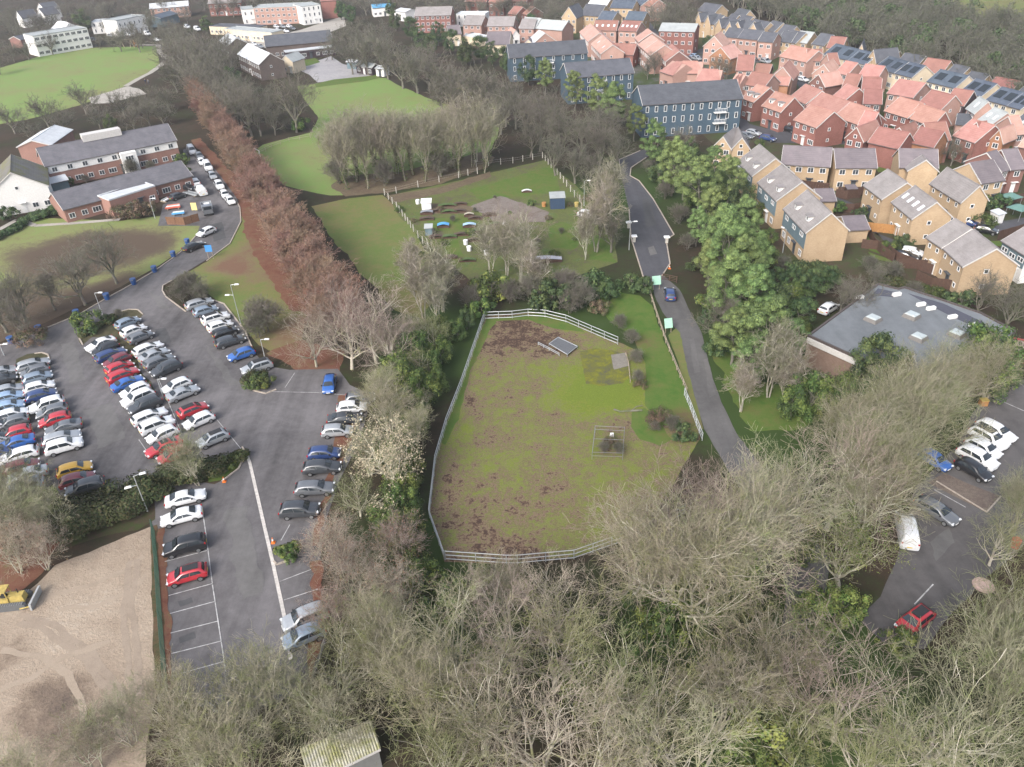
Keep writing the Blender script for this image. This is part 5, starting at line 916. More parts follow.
house('brown gable-fronted house near the right edge of the estate', H8, (672, 380), (796, 406), 6, axis='y', extra=[(6.2, .4, 4.5, 5.5, 5.0, 2.4, PURB, R_PINK, 'x')], **{**kw, 'wall': BROWNB, 'roof': R_PINK, 'rise': 2.4})
house('pale pink house cut by the right edge of the photo', H8, (920, 330), (1010, 320), 7, **{**kw, 'wall': PINKB, 'roof': R_PINK})
# middle of the estate
terrace('orange-roofed terrace house', 'of the long middle row', 'long orange-roofed terrace', H3, [((-60, 108), (40, 152), 8), ((45, 166), (222, 230), 8), ((225, 231), (370, 283), 8), ((374, 284), (450, 300), (555, 302))], ev=5.0, rise=2.8, wall=REDB, roof=R_ORG)
terrace('orange-roofed semi', 'of the pair right of the long row', 'orange-roofed pair', H3, [((545, 197), (690, 242), 8), ((696, 237), (852, 292), (952, 274))], ev=5.0, rise=2.8, wall=REDB, roof=R_ORG)
M_ = [(H3, (215, 102), (287, 132), 7, REDB, R_ORG, 'x'), (H3, (408, 150), (520, 153), 7, PURB, R_RED, 'x'), (H3, (395, 72), (512, 76), 6, PURB, R_RED, 'x'), (H5, (180, 545), (440, 590), 10, PINKB, R_ORG, 'x'), (H5, (505, 645), (735, 706), 7, PINKB, R_RED, 'x'), (H5, (770, 642), (960, 672), 8, DARKW, R_RED, 'x'),
      (H6, (800, 582), (990, 607), 8, PINKB, R_ORG, 'x'), (H6, (850, 722), (1015, 724), 7, PURB, R_RED, 'x'), (H6, (640, 684), (780, 697), 7, PURB, R_RED, 'x'), (H6, (575, 537), (690, 562), 7, PINKB, R_ORG, 'x'), (H6, (305, 640), (462, 682), 7, PURB, R_PINK, 'y'), (H6, (335, 545), (530, 565), 8, PINKB, R_PINK, 'y'), (H6, (0, 372), (270, 432), 9, PINKB, R_ORG, 'x'), (H6, (278, 417), (428, 417), 6, PINKB, R_RED, 'x'), (H6, (515, 462), (610, 455), 6, PINKB, R_RED, 'x')]
WHERE = ['small orange-roofed house between long row and red roofs', 'plum-brick house with red roof above the long row', 'red-roofed house directly behind the plum-brick one', 'broad orange-roofed house in the upper middle of the estate', 'red-roofed house with white gable right of the broad orange one', 'dark timber-clad house with red roof and gable dormer', 'orange-roofed pink house before the cream solar terrace', 'red-roofed house below the pink orange-roofed one', 'dark red-roofed house beside the small garden trees',
         'orange-roofed pink house below the dark solar terrace', 'dark gabled house with round white window', 'pale pink gabled house behind the dark gabled one', 'broad pink house with orange roof above the narrow yard', 'pink house with dull red roof right of the broad pink one', 'little red-roofed house tucked below the solar terrace']
for w_, (c_, a_, b_, d_, wl, rf, ax) in zip(WHERE, M_): house(w_, c_, a_, b_, d_, ev=5.0, rise=2.7, wall=wl, roof=rf, axis=ax, group='houses in the middle of the estate')
house('pair of nested orange gables above the red dormer houses', H4, (412, 185), (640, 200), 10, ev=5, rise=3.2, wall=PINKB, roof=R_ORG, axis='y', extra=[(1.5, -4, 4.5, 5, 4.2, 1.6, BROWNB, R_ORG, 'x')], win=None)
house('orange-roofed house left of the nested gables', H4, (140, 247), (350, 282), 8, ev=5, rise=2.6, wall=PINKB, roof=R_RED)
house('orange hipped house right behind the blue flats', H4, (-20, 268), (82, 282), 8, ev=5, rise=2.6, wall=PINKB, roof=R_ORG, hip=.6)
house('square red-tiled house with its roof facing the photo', H9, (475, 718), (640, 722), 9, ev=5, rise=3.4, wall=PINKB, roof=R_RED)
house('low red-roofed house right of the square red roof', H9, (655, 745), (805, 755), 6, ev=4, rise=2, wall=PURB, roof=R_RED)
house('brown-gabled house with bush before it near the estate court', H9, (205, 572), (412, 602), 7, ev=5, rise=3, wall=BROWNB, roof=R_PINK, axis='y')
house('pale pink gabled house behind the brown-gabled one', H9, (140, 470), (340, 480), 9, ev=6, rise=3.2, wall=PINKB, roof=R_PINK, axis='y')
terrace('pink brick terrace house with slate roof', 'of the terrace behind the court', 'pink terrace with slate roof', H9, [((345, 374), (490, 387), 8), ((495, 388), (690, 407), 8), ((700, 420), (846, 432), 8)], ev=6.2, rise=2.2, wall=PINKB, roof=R_SLATE)
terrace('yellow gabled house with dark roof', 'of the yellow row under the wood', 'yellow gabled row', H9, [((60, 198), (250, 250), 8), ((262, 262), (410, 300), 8), ((425, 292), (580, 312), 8)], ev=6, rise=2.6, wall=BUFF, roof=R_SLATE, extra=[(1, -.6, 4, 4, 6, 2.6, BUFF, R_SLATE, 'y'), (8, -.6, 4, 4, 6, 2.6, BUFF, R_SLATE, 'y')])
terrace('dark-roofed house', 'close under the wood above the yellow row', 'dark-roofed houses under the wood', H9, [((80, 110), (250, 135), 8), ((440, 235), (560, 262), 7), ((575, 285), (735, 320), 7), ((760, 300), (860, 325), 7), ((890, 345), (1010, 365), 7), ((900, 420), (1030, 435), 7), ((360, 225), (430, 240), 6), ((430, 165), (540, 190), 6)], ev=5, rise=2.6, wall=BUFF, roof=R_SLATE)
# solar terrace with cream walls, along the wood
terrace('cream-walled terrace house with dark solar roof', 'of the long solar row', 'cream terrace with solar roofs', crop(0, 0, 1),
        [(H6((455, 348))[0], H6((700, 412))[0], 8), (H6((705, 414))[0], H6((880, 458))[0], 8), (H5((60, 275))[0], H5((250, 338))[0], 8), (H5((255, 338))[0], H5((430, 383))[0], 8), (H5((590, 424))[0], H5((870, 492))[0], 8), (H7((345, 228))[0], H7((560, 288))[0], 8), (H7((620, 324))[0], H7((850, 388))[0], 8), (H7((855, 390))[0], H7((990, 428))[0], 8)], ev=5, rise=2.6, wall=CREAM, roof=R_BLUE, panels=2)
terrace('house with dark grey roof', 'of the back row against the wood', 'back row against the wood', crop(0, 0, 1),
        [(H6((0, 205))[0], H6((160, 238))[0], 8), (H6((140, 222))[0], H6((272, 238))[0], 8, dict(roof=R_LGREY, base='cream house with pale roof')), (H6((330, 243))[0], H6((452, 264))[0], 8), (H6((480, 282))[0], H6((632, 294))[0], 7, dict(roof=R_RED, base='house with dull red roof')), (H5((70, 205))[0], H5((205, 230))[0], 7), (H5((260, 258))[0], H5((462, 292))[0], 8), (H5((500, 314))[0], H5((732, 348))[0], 8, dict(roof=R_RED, base='house with dull red roof')), (H5((748, 374))[0], H5((892, 408))[0], 7), (H7((330, 155))[0], H7((512, 194))[0], 7), (H7((590, 225))[0], H7((842, 274))[0], 8, dict(roof=R_RED, base='house with dull red roof')), (H7((900, 296))[0], H7((1040, 332))[0], 8)], ev=5, rise=2.8, wall=BUFF, roof=R_SLATE)
house('yellow gable end, left of two, above the solar row', H6, (775, 352), (862, 356), 8, ev=6, rise=3, wall=BUFF, roof=R_SLATE, axis='y', group='yellow gable ends')
house('yellow gable end, right of two, above the solar row', H6, (892, 402), (986, 432), 8, ev=6, rise=3, wall=BUFF, roof=R_SLATE, axis='y', group='yellow gable ends')
house('tall grey-roofed house with white left gable and brown side', H7, (402, 414), (492, 472), (642, 434), ev=5.4, rise=2.6, wall=PINKB, roof=R_LGREY, lights=1)
house('grey-roofed pink house with two bright rooflights', H7, (532, 542), (662, 602), (852, 544), ev=5.2, rise=2.6, wall=PINKB, roof=R_LGREY, lights=2)
house('slate-roofed house with one rooflight at the right edge', H7, (850, 622), (1000, 672), 7, ev=5, rise=2.4, wall=PINKB, roof=R_SLATE, lights=1)
house('low slate-roofed garage below the timber-clad house', H7, (285, 592), (442, 604), 7, ev=2.8, rise=1.6, wall=PINKB, roof=R_SLATE, win=None, name='garage', cat='garage')
# upper left of the estate
kw = dict(ev=6, rise=2.8, wall=PINKB, roof=R_PINK, group='stepped pink houses beside the street')
for i, (a, b, d, nm) in enumerate([((105, 265), (133, 292), 9, 'farthest'), ((130, 312), (170, 345), 9, 'third'), ((172, 348), (214, 385), 9, 'second')]): house('pale pink house, %s of the stepped street row' % nm, H10, a, b, d, **kw)
house('red-gabled house at the near end of the stepped street row', H10, (275, 376), (322, 428), 8, **{**kw, 'wall': PURB, 'roof': R_ORG, 'ev': 5})
terrace('pale house with red dormered roof', 'beside the stepped row', 'red dormered terrace', H11, [((-70, 310), (165, 312), 9), ((190, 312), (372, 322), 9)], ev=6, rise=2.6, wall=PINKB, roof=R_RED, lights=4)
terrace('buff house with dark roof', 'at the top of the street', 'buff houses at the top of the street', H11, [((105, 78), (332, 86), 9), ((260, 200), (440, 208), 8), ((-20, 195), (125, 205), 8), ((-130, 60), (60, 70), 9, dict(roof=R_PALE)), ((340, 30), (420, 60), 8, dict(wall=PINKB)), ((430, 50), (520, 70), 8, dict(wall=PINKB, roof=R_RED))], ev=6, rise=2.4, wall=BUFF, roof=R_BLUE)
house('red-brick flats with grey roof and white bays', H11, (605, 318), (965, 328), 10, ev=8, rise=1.8, wall=REDB, roof=R_LGREY, rows=3, name='apartment_building', cat='building')
house('yellow gable-fronted house left of the red dormered terrace', H12, (530, 178), (676, 184), 10, ev=6, rise=4, wall=BUFF, roof=R_SLATE, axis='y')
house('buff house with broad dark roof behind the yellow gable', H12, (720, 152), (912, 166), 10, ev=6, rise=3.4, wall=BUFF, roof=R_SLATE)
house('pink-fronted house with long pale slate roof', H12, (95, 282), (252, 294), 10, ev=5, rise=3, wall=PINKB, roof=R_LGREY, extra=[(6, .6, 14, 9, 5, 2.6, PINKB, R_LGREY, 'x')])
house('pale gable with half-white roof before the blue flats', H12, (245, 442), (470, 420), 7, ev=4.5, rise=3, wall=PINKB, roof=R_PALE, axis='y')
house('pink-roofed house, near one of the two left of the dormered terrace', H13, (318, 176), (356, 216), (432, 196), ev=5.4, rise=2.6, wall=PINKB, roof=R_PINK, lights=2)
house('pink-roofed house, far one of the two left of the dormered terrace', H13, (272, 128), (306, 166), 8, ev=5.4, rise=2.6, wall=PINKB, roof=R_PINK)
house('red-brick house with pointed dormers below the dormered terrace', H13, (385, 215), (484, 219), 8, ev=4.5, rise=2.6, wall=REDB, roof=R_RED, extra=[(1.2, -.5, 3, 3, 4.5, 2, PINKB, R_PINK, 'y')])
terrace('orange hip-roofed house', 'of the three above the blue flats', 'orange hipped houses', H13, [((592, 285), (645, 302), 9), ((652, 292), (760, 294), 8), ((735, 322), (832, 327), 6)], ev=4.6, rise=2.6, wall=PINKB, roof=R_ORG, hip=.5)
# the blue flats
def flats(label, cr, A, B, D, ev, rise, n, extra=None):
    t = house(label, cr, A, B, D, ev=ev, rise=rise, wall=BLUEW, roof=R_SLATE, group='blue-clad blocks of flats', name='apartment_building', cat='building', win='tall', rows=3, cols=n, door=False, gable=0, extra=extra)
    L = math.hypot(*(G(*cr(B)[0], ev)-G(*cr(A)[0], ev))[:2])
    for x in ((.78,) if n > 8 else (.5,)):
        for z in (2.7, 5.4):
            q = MB(); q.box((L*x, -.6, z), (3.2, 1.2, .15)); b = q.build('balcony', WHITE, t); r = MB()
            for k in range(9): r.box((L*x-1.55+k*.3875, -1.17, z+.55), (.05, .05, 1.0))
            r.box((L*x, -1.17, z+1.08), (3.2, .08, .07)); r.build('railing', FRAME, b)
    return t
flats('blue-clad flats with slate roof, nearest block beside the road bend', H5e, (20, 160), (655, 118), 12, 8.4, 3.2, 11)
flats('blue-clad flats with slate roof, middle block', H13, (225, 312), (487, 292), 11, 7.6, 3.0, 8)
flats('blue-clad flats with slate roof, far block', H13, (-10, 232), (302, 212), 11, 7.6, 3.0, 8)
# hospital on the left
P1 = crop(0, 120, 8.525); P2 = crop(100, 120, 8.525); P3 = crop(180, 0, 5.69); I0 = crop(0, 0, 1)
HB_, HR = brick_mat('hospital_brick', (.22, .125, .10), (.30, .175, .145)), roof_mat('hospital_slate', (.085, .085, .095), (.14, .135, .15))
h1 = house('long two-storey brick hospital wing with slate roof and white band', I0, P1((385, 395))[0], P2((648, 172))[0], 10, ev=5.4, rise=3.0, wall=HB_, roof=HR, name='hospital_wing', cat='building', group='hospital wings', rows=2)
Lh = math.hypot(*(G(*P2((648, 172))[0], 5.4)-G(*P1((385, 395))[0], 5.4))[:2])
q = MB(); q.box((Lh*.27, -.06, 4.35), (Lh*.52, .1, 1.7)); q.box((Lh*.83, -.06, 4.35), (Lh*.34, .1, 1.7)); q.build('white_band', WHITE, h1)
for i in range(9):
    if i != 5: window(h1, 'std', Lh*(i+.5)/9, -.12, 4.3)
q = MB(); q.box((Lh*.48, 5.2, 8.9), (9, 2.6, 1.6)); q.build('rooftop_plant_room', FASCIA, h1)
q = MB(); q.box((Lh*.6, -1.0, 2.6), (3.6, 2.0, 5.2)); st_ = q.build('glazed_stair', WHITE, h1); window(st_, 'wide', Lh*.6, -2.02, 3.9); window(st_, 'wide', Lh*.6, -2.02, 1.4)
house('white-gabled hospital wing with mossy roof', P1, (-110, 650), (405, 560), 15, ev=5.0, rise=4.0, wall=WHITE, roof=R_MOSS, axis='y', name='hospital_wing', cat='building', group='hospital wings', rows=1)
house('hospital wing with pale sheet roof behind the mossy one', P1, (150, 232), (428, 216), 14, ev=5.0, rise=1.4, wall=HB_, roof=R_PALE, axis='y', name='hospital_wing', cat='building', group='hospital wings', win=None)
house('low slate-roofed hospital wing in front', I0, P1((540, 765))[0], P2((782, 477))[0], 10, ev=3.0, rise=2.4, wall=HB_, roof=HR, name='hospital_wing', cat='building', group='hospital wings', rows=1)
house('brick hospital extension with pale flat roof', P2, (78, 690), (470, 566), 5, ev=3.6, rise=0, wall=HB_, roof=R_PALE, name='hospital_extension', cat='building', group='hospital wings', rows=1)
house('small pale-roofed hut between the hospital wings', P1, (425, 545), (575, 510), 3.5, ev=2.4, rise=.7, wall=SLATEC, roof=R_PALE, name='hut', cat='hut', win=None)
# beyond the park and the school
house('white three-storey flats with dark window bays beyond the park', crop(0, 0, 10.23), (335, 375), (890, 288), 11, ev=8, rise=0, wall=WHITE, roof=R_LGREY, name='apartment_building', cat='building', win='wide', rows=3, cols=9, door=False)
PB = crop(90, 0, 10.23)
house('white flat-roofed building, left one beyond the park', PB, (5, 235), (250, 218), 10, ev=5, rise=0, wall=WHITE, roof=R_PALE, name='office_building', cat='building', win='tall')
house('white flat-roofed building, right one beyond the park', PB, (268, 215), (560, 158), 10, ev=7, rise=0, wall=WHITE, roof=R_LGREY, name='office_building', cat='building', win='tall')
house('pinkish building with white roof at the top left', PB, (612, 92), (1005, 62), 9, ev=5, rise=1.8, wall=PINKB, roof=R_PALE, name='office_building', cat='building')
house('blue-roofed shed among bare trees at the top left', PB, (720, 190), (900, 140), 9, ev=4, rise=1.2, wall=SLATEC, roof=R_BLUE, name='shed', cat='shed', win=None)
T_ = crop(0, 0, 10.23)
for nm, a, b in (('upper', (380, 95), (465, 105)), ('lower', (385, 150), (455, 158)), ('leftmost', (170, 180), (225, 188))): house('small white-gabled house, %s among trees at the top left corner' % nm, T_, a, b, 8, ev=4.5, rise=3, wall=WHITE, roof=R_SLATE, axis='y', group='white gabled houses at the top left')
house('house with pale hipped roof behind the white flats', T_, (525, 290), (640, 310), 8, ev=5, rise=2.6, wall=WHITE, roof=R_PALE, hip=.6)
house('blue-grey low building left of the white flats', T_, (210, 410), (335, 385), 8, ev=3.5, rise=1.2, wall=PURB, roof=R_SLATE)
house('three-storey red-brick offices with white ends at the top', P3, (418, 48), (690, 36), 12, ev=7.5, rise=0, wall=PINKB, roof=R_LGREY, name='office_building', cat='building', rows=3, group='red-brick offices')
house('white corner block of the red-brick offices', P3, (690, 40), (798, 27), 12.5, ev=8, rise=0, wall=WHITE, roof=R_LGREY, name='office_building', cat='building', win='tall', rows=3, group='red-brick offices')
house('pale left end of the red-brick offices', P3, (350, 58), (418, 52), 12, ev=6.5, rise=0, wall=WHITE, roof=R_LGREY, name='office_building', cat='building', rows=2, win='tall', group='red-brick offices')
house('red terrace at the top edge with white windows', P3, (160, 22), (345, 14), 9, ev=6, rise=2.4, wall=REDB, roof=R_GREY, rows=2)
house('plain red block right of the offices', P3, (800, 8), (886, 2), 10, ev=8, rise=2, wall=REDB, roof=R_RED, win=None)
house('school hall with pale roof and dark brick gable', P3, (330, 308), (450, 368), (590, 345), ev=5.5, rise=3.0, wall=UMBER, roof=R_PALE, name='school_hall', cat='building')
house('buff-ended school block with slate roof right of the hall', P3, (575, 348), (640, 352), 7, ev=4, rise=2, wall=CREAM, roof=R_LGREY, axis='y', name='school_block', cat='building')
house('long dark school building with slate roof', P3, (488, 266), (866, 232), 11, ev=4.5, rise=3.0, wall=UMBER, roof=R_SLATE, name='school_block', cat='building', rows=1)
house('white canopy-fronted school annexe before the long slate roof', P3, (600, 300), (880, 268), 4, ev=3, rise=0, wall=DARKW, roof=R_PALE, name='school_annexe', cat='building', rows=1)
house('cream flat-roofed school building', P3, (250, 165), (520, 188), 7, ev=4, rise=0, wall=CREAM, roof=R_LGREY, name='school_block', cat='building', rows=1)
house('blue-roofed flat building left of the cream school block', P3, (165, 150), (440, 160), 7, ev=3.5, rise=0, wall=CREAM, roof=R_SLATE, name='school_block', cat='building', rows=1)
house('small hall with white roof above the school hall', P3, (225, 232), (272, 262), 8, ev=4.5, rise=2.4, wall=UMBER, roof=R_PALE, name='school_hall', cat='building')
PC = crop(256, 0, 4)
house('pale green hut beside the hard court', PC, (362, 248), (400, 250), 3, ev=2.4, rise=.5, wall=SLATEC, roof=R_PALE, name='hut', cat='hut', win=None)
house('long black hut with grey roof beside the hard court', PC, (400, 262), (462, 272), 4, ev=2.6, rise=.9, wall=DARKW, roof=R_LGREY, name='hut', cat='hut')
house('white hut at the corner of the school lawn', PC, (478, 274), (510, 276), 3.5, ev=2.6, rise=.4, wall=WHITE, roof=R_PALE, name='hut', cat='hut', win='small')
PD = crop(360, 0, 10.23); PE = crop(440, 0, 10.23)
house('red-brick three-storey block with rows of white windows', PD, (560, 165), (925, 155), 11, ev=7, rise=2.6, wall=REDB, roof=R_GREY, name='apartment_building', cat='building', rows=3, cols=7)
house('low building with bright blue roof at the top', PD, (130, 85), (320, 70), 8, ev=4, rise=1, wall=WHITE, roof=roof_mat('bright_blue_sheet', (.09, .26, .48), (.13, .33, .56)), name='warehouse', cat='building')
house('white low building right of the blue roof', PD, (350, 115), (460, 128), 8, ev=4, rise=.8, wall=WHITE, roof=R_PALE, name='warehouse', cat='building')
terrace('pale brick house with grey roof', 'of the three above the evergreens', 'pale brick houses behind the evergreens', PE, [((235, 252), (420, 257), 9), ((485, 267), (745, 267), 9), ((815, 292), (955, 294), 9)], ev=5.2, rise=2.8, wall=PINKB, roof=R_GREY)
house('long white flat-roofed building at the top centre', PE, (165, 150), (460, 148), 8, ev=5, rise=0, wall=WHITE, roof=R_PALE, name='warehouse', cat='building', win='tall')
house('plum-slate hall with small white gable before the pale brick houses', PE, (470, 455), (705, 452), 11, ev=4, rise=3.4, wall=CREAM, roof=R_PURP, rows=1, extra=[(14, -1, 5, 4, 3.4, 2.2, CREAM, R_PURP, 'y')])
house('building with pale flat canopy left of the plum-slate hall', PE, (235, 365), (400, 395), 6, ev=3, rise=0, wall=CREAM, roof=R_PALE, win=None)
house('plum-roofed house at the left end of the pale brick group', PE, (90, 355), (215, 345), 8, ev=4.5, rise=2.6, wall=CREAM, roof=R_PURP)
house('white-fronted little house between pale brick houses', PE, (735, 370), (815, 362), 7, ev=4, rise=2, wall=WHITE, roof=R_PINK, axis='y')
terrace('red-brick house behind bare trees', 'along the top edge', 'red houses along the top edge', PE, [((500, 22), (650, 28), 8), ((700, 140), (780, 150), 8), ((850, 140), (890, 150), 8), ((740, 15), (880, 20), 8), ((260, 18), (470, 24), 8)], ev=6, rise=2.4, wall=REDB, roof=R_RED)
# the flat-roofed building on the right
def flat_building():
    cr = crop(768, 192, 4); ev = 4.6
    pts = [G(*p, ev) for p in cr((162, 578), (440, 372), (520, 392), (545, 385), (850, 488), (985, 560), (940, 640), (640, 745), (368, 672))]
    o = pts[0]; t = thing('flat_roofed_building', 'grey flat-roofed building with rooflights and white fascia on the right', 'building', (o.x, o.y, 0), 0)
    loc = [(p.x-o.x, p.y-o.y) for p in pts]
    m_roof = asphalt_mat('bitumen_felt', .125, .20, (.93, 1.0, 1.06)); wt = plain('wet_felt', (.05, .045, .055), .12)
    q = MB(); q.prism(loc[::-1], -.3, ev-.05); q.build('wall', brick_mat('dull_brown_brick', (.17, .115, .09), (.24, .17, .135)), t)
    q = MB(); q.prism(loc[::-1], ev-.05, ev+.1); ro = q.build('roof', m_roof, t)
    q = MB(); n = len(loc)
    for i in range(n):
        a, b = Vector(loc[i]), Vector(loc[(i+1) % n]); d = (b-a); L = d.length; rz = math.atan2(d.y, d.x); c = (a+b)/2
        q.box((c.x, c.y, ev+.12+.001*i), (L+.2, .3, .34), rz=rz)
    q.build('parapet', plain('dark_lead', (.07, .055, .05), .6), t)
    a, b = Vector(loc[-1]), Vector(loc[0]); d = b-a; rz = math.atan2(d.y, d.x); nrm = Vector((d.y, -d.x)).normalized(); c = (a+b)/2+nrm*-.2
    for s in (1, -1):
        c = (a+b)/2+nrm*.22*s
        q = MB(); q.box((c.x, c.y, ev-.45), (d.length, .16, .85), rz=rz); q.build('fascia', FASCIA, t)
    for cx, cy in ((420, 508), (575, 495), (602, 582), (755, 568), (440, 592)):
        p = G(*cr((cx, cy))[0], ev+.3)-o; q = MB(); q.box((p.x, p.y, ev+.35), (2.0, 1.9, .55), rz=rz, taper=.82); l = q.build('rooflight', plain('rooflight_kerb', (.16, .15, .14), .7), ro); q = MB(); q.box((p.x, p.y, ev+.68), (1.6, 1.5, .14), rz=rz, taper=.8); q.build('rooflight_dome', plain('rooflight_glazing', (.38, .42, .42), .25), l)
    for cx, cy in ((365, 422), (612, 450), (652, 466), (738, 500), (820, 532), (515, 410)):
        p = G(*cr((cx, cy))[0], ev+.3)-o; q = MB(); q.box((p.x, p.y, ev+.35), (1.3, .5, .45), rz=rz+1.2); q.build('roof_vent', WHITE, ro)
    pl = [G(*p, ev+.11)-o for p in cr((400, 430), (440, 385), (520, 402), (500, 420), (440, 415))]; q = MB(); q.poly([(p.x, p.y, ev+.108) for p in pl]); q.build('puddle', wt, ro)
    pl = [G(*p, ev+.11)-o for p in cr((560, 405), (700, 445), (860, 520), (840, 545), (760, 510), (640, 450))]; q = MB(); q.poly([(p.x, p.y, ev+.108) for p in pl]); q.build('puddle', wt, ro)
flat_building()

# mossy garage under the bottom trees
def mossy_garage():
    cr = crop(256, 576, 4); ev = 3.0
    a, b, c, d = [G(*p, z) for p, z in zip(cr((175, 690), (462, 578), (500, 690), (215, 830)), (3.2, 3.2, 2.6, 2.6))]
    t = thing('garage', 'garage with mossy pale sheet roof at the bottom edge', 'garage', (d.x, d.y, 0), 0)
    L = [(p-Vector((d.x, d.y, 0))) for p in (a, b, c, d)]
    cen = sum(((p.x, p.y) for p in L), ()); cx = sum(p.x for p in L)/4; cy = sum(p.y for p in L)/4
    w_ = [(cx+(p.x-cx)*.93, cy+(p.y-cy)*.93) for p in L]
    q = MB(); q.hexa([(x, y, -.2) for x, y in w_[::-1]], [(x, y, p.z-.08) for (x, y), p in list(zip(w_, L))[::-1]]); q.build('wall', plain('weathered_boards', (.17, .17, .165), .85), t)
    q = MB(); N = 26
    for i in range(N):
        u0, u1 = i/N, (i+1)/N; um = (u0+u1)/2
        def P(u, v, dz): p = L[0].lerp(L[1], u).lerp(L[3].lerp(L[2], u), v); return (p.x, p.y, p.z+dz)
        q.poly([P(u0, 0, 0), P(um, 0, .07), P(um, 1, .07), P(u0, 1, 0)]); q.poly([P(um, 0, .07), P(u1, 0, 0), P(u1, 1, 0), P(um, 1, .07)])
    q.build('roof', ground_mat('mossy_sheet', (.50, .48, .40), (.30, .30, .13), s1=.5, s2=1.6, s3=8, stops=(.42, .58)), t)
    q = MB(); e = L[3].lerp(L[2], .5); dd = L[2]-L[3]; q.box((e.x, e.y, e.z-.12), (dd.length*.98, .1, .2), rz=math.atan2(dd.y, dd.x)); q.build('fascia', FASCIA, t)
mossy_garage()
# ------------------------------------------------------------------ fences, lamps, bins and the rest
STEEL = plain('galvanised_steel', (.42, .44, .45), .45, .4); DSTEEL = plain('dull_steel', (.22, .23, .24), .55, .3); GREENM = plain('green_mesh', (.035, .085, .06), .5); WOODP = plain('weathered_timber', (.30, .25, .19), .85, var=.3); WOODD = plain('dark_stained_timber', (.075, .042, .03), .85, var=.3); WOODO = plain('orange_stained_timber', (.34, .17, .06), .8, var=.25); CONC = plain('concrete_post', (.42, .40, .36), .85)
BLUEP = plain('blue_plastic', (.025, .075, .22), .4); REDP = plain('red_plastic', (.48, .035, .03), .4); ORP = plain('orange_plastic', (.62, .16, .03), .5); YELP = plain('yellow_paint', (.38, .29, .09), .65, var=.35); BLK = plain('black_rubber', (.03, .03, .032), .7); PALEG = plain('pale_green_board', (.30, .52, .40), .5); SIGNB = plain('sign_blue', (.05, .22, .50), .4); TARP = plain('blue_tarpaulin', (.10, .33, .62), .5); DBLUE = plain('dark_blue_boards', (.03, .055, .10), .7)
def sweep(pts, r, n=6):
    q = MB(); P = [Vector(p) for p in pts]; rings = []
    for i, p in enumerate(P):
        d = ((P[min(i+1, len(P)-1)]-P[max(i-1, 0)])).normalized(); a = d.cross(Vector((0, 0, 1)))
        if a.length < 1e-3: a = Vector((1, 0, 0))
        a.normalize(); b = d.cross(a); k = len(q.v); q.v += [tuple(p+(a*math.cos(2*math.pi*j/n)+b*math.sin(2*math.pi*j/n))*r) for j in range(n)]; rings.append(k)
    for a, b in zip(rings[:-1], rings[1:]):
        for j in range(n): q.f.append((a+j, a+(j+1) % n, b+(j+1) % n, b+j)); q.m.append(0)
    q.f += [tuple(range(rings[0]+n-1, rings[0]-1, -1)), tuple(range(rings[-1], rings[-1]+n))]; q.m += [0, 0]
    return q
def resample(P, step):
    out = [P[0]]
    for a, b in zip(P[:-1], P[1:]):
        k = max(1, round((b-a).length/step)); out += [a.lerp(b, (i+1)/k) for i in range(k)]
    return out
def fence(name, label, px, zt, h, rails, mat, step=2.5, pr=.045, rr=.03, group=None, mesh=None, boards=None, cat='fence', postmat=None, posth=None):
    P = [G(a, b, zt) for a, b in px]; P = [Vector((p.x, p.y, 0)) for p in P]; o = P[0]; Q = [p-o for p in resample(P, step)]
    t = thing(name, label, cat, (o.x, o.y, .03), 0, group)
    pq = MB(); pq.tube((0, 0, -.1), (0, 0, posth or h), pr, n=6); pm = pq.mesh('post', postmat or mat)
    for p in Q[:99]:
        ob = bpy.data.objects.new('post', pm); link(ob, t); ob.location = p; ob.rotation_euler = (rnd.uniform(-.02, .02), rnd.uniform(-.02, .02), 0)
    for z in rails: sweep([(p.x, p.y, z) for p in Q], rr).build('rail', mat, t)
    if mesh:
        q = MB()
        for a, b in zip(Q[:-1], Q[1:]):
            k = int((b-a).length/mesh)
            for i in range(k): p = a.lerp(b, (i+.5)/k); q.box((p.x, p.y, h/2), (.012, .012, h-.1))
        for z in np.arange(.15, h, mesh*1.2): q2 = sweep([(p.x, p.y, z) for p in Q], .008, 3); n = len(q.v); q.v += q2.v; q.f += [tuple(i+n for i in f) for f in q2.f]; q.m += q2.m
        tag(q.build('wire_mesh', mat, t), kind='stuff')
    if boards:
        q = MB()
        for a, b in zip(Q[:-1], Q[1:]):
            d = b-a; rz = math.atan2(d.y, d.x); k = max(1, int(d.length/.5))
            for i in range(k): p = a.lerp(b, (i+.5)/k); q.box((p.x, p.y, h/2+rnd.uniform(-.03, .03)), (d.length/k-.015, .035, h), rz=rz)
        tag(q.build('boards', boards, t), kind='stuff')
    return t
FG = 'pipe rail fence round the field'
fence('pipe_rail_fence', 'grey pipe rail fence along the left side of the brown field', [(483.5, 314), (461, 379), (446, 417), (434.7, 455), (428.5, 509), (443.5, 551)], 1.35, 1.35, (1.3, .75), STEEL, 2.6, .045, .05, FG, mesh=.3)
fence('pipe_rail_fence', 'grey pipe rail fence along the near end of the field', [(444.5, 551), (506, 555), (517, 555), (574, 550), (612, 537), (652, 524), (685, 505)], 1.35, 1.35, (1.3, .75, .2), STEEL, 2.6, .045, .05, FG)
fence('pipe_rail_fence', 'grey pipe rail fence along the far end of the field', [(484.5, 312), (512, 311), (528, 309), (545, 310), (566, 315), (618, 337)], 1.35, 1.35, (1.3, .75, .2), STEEL, 2.6, .045, .055, FG)
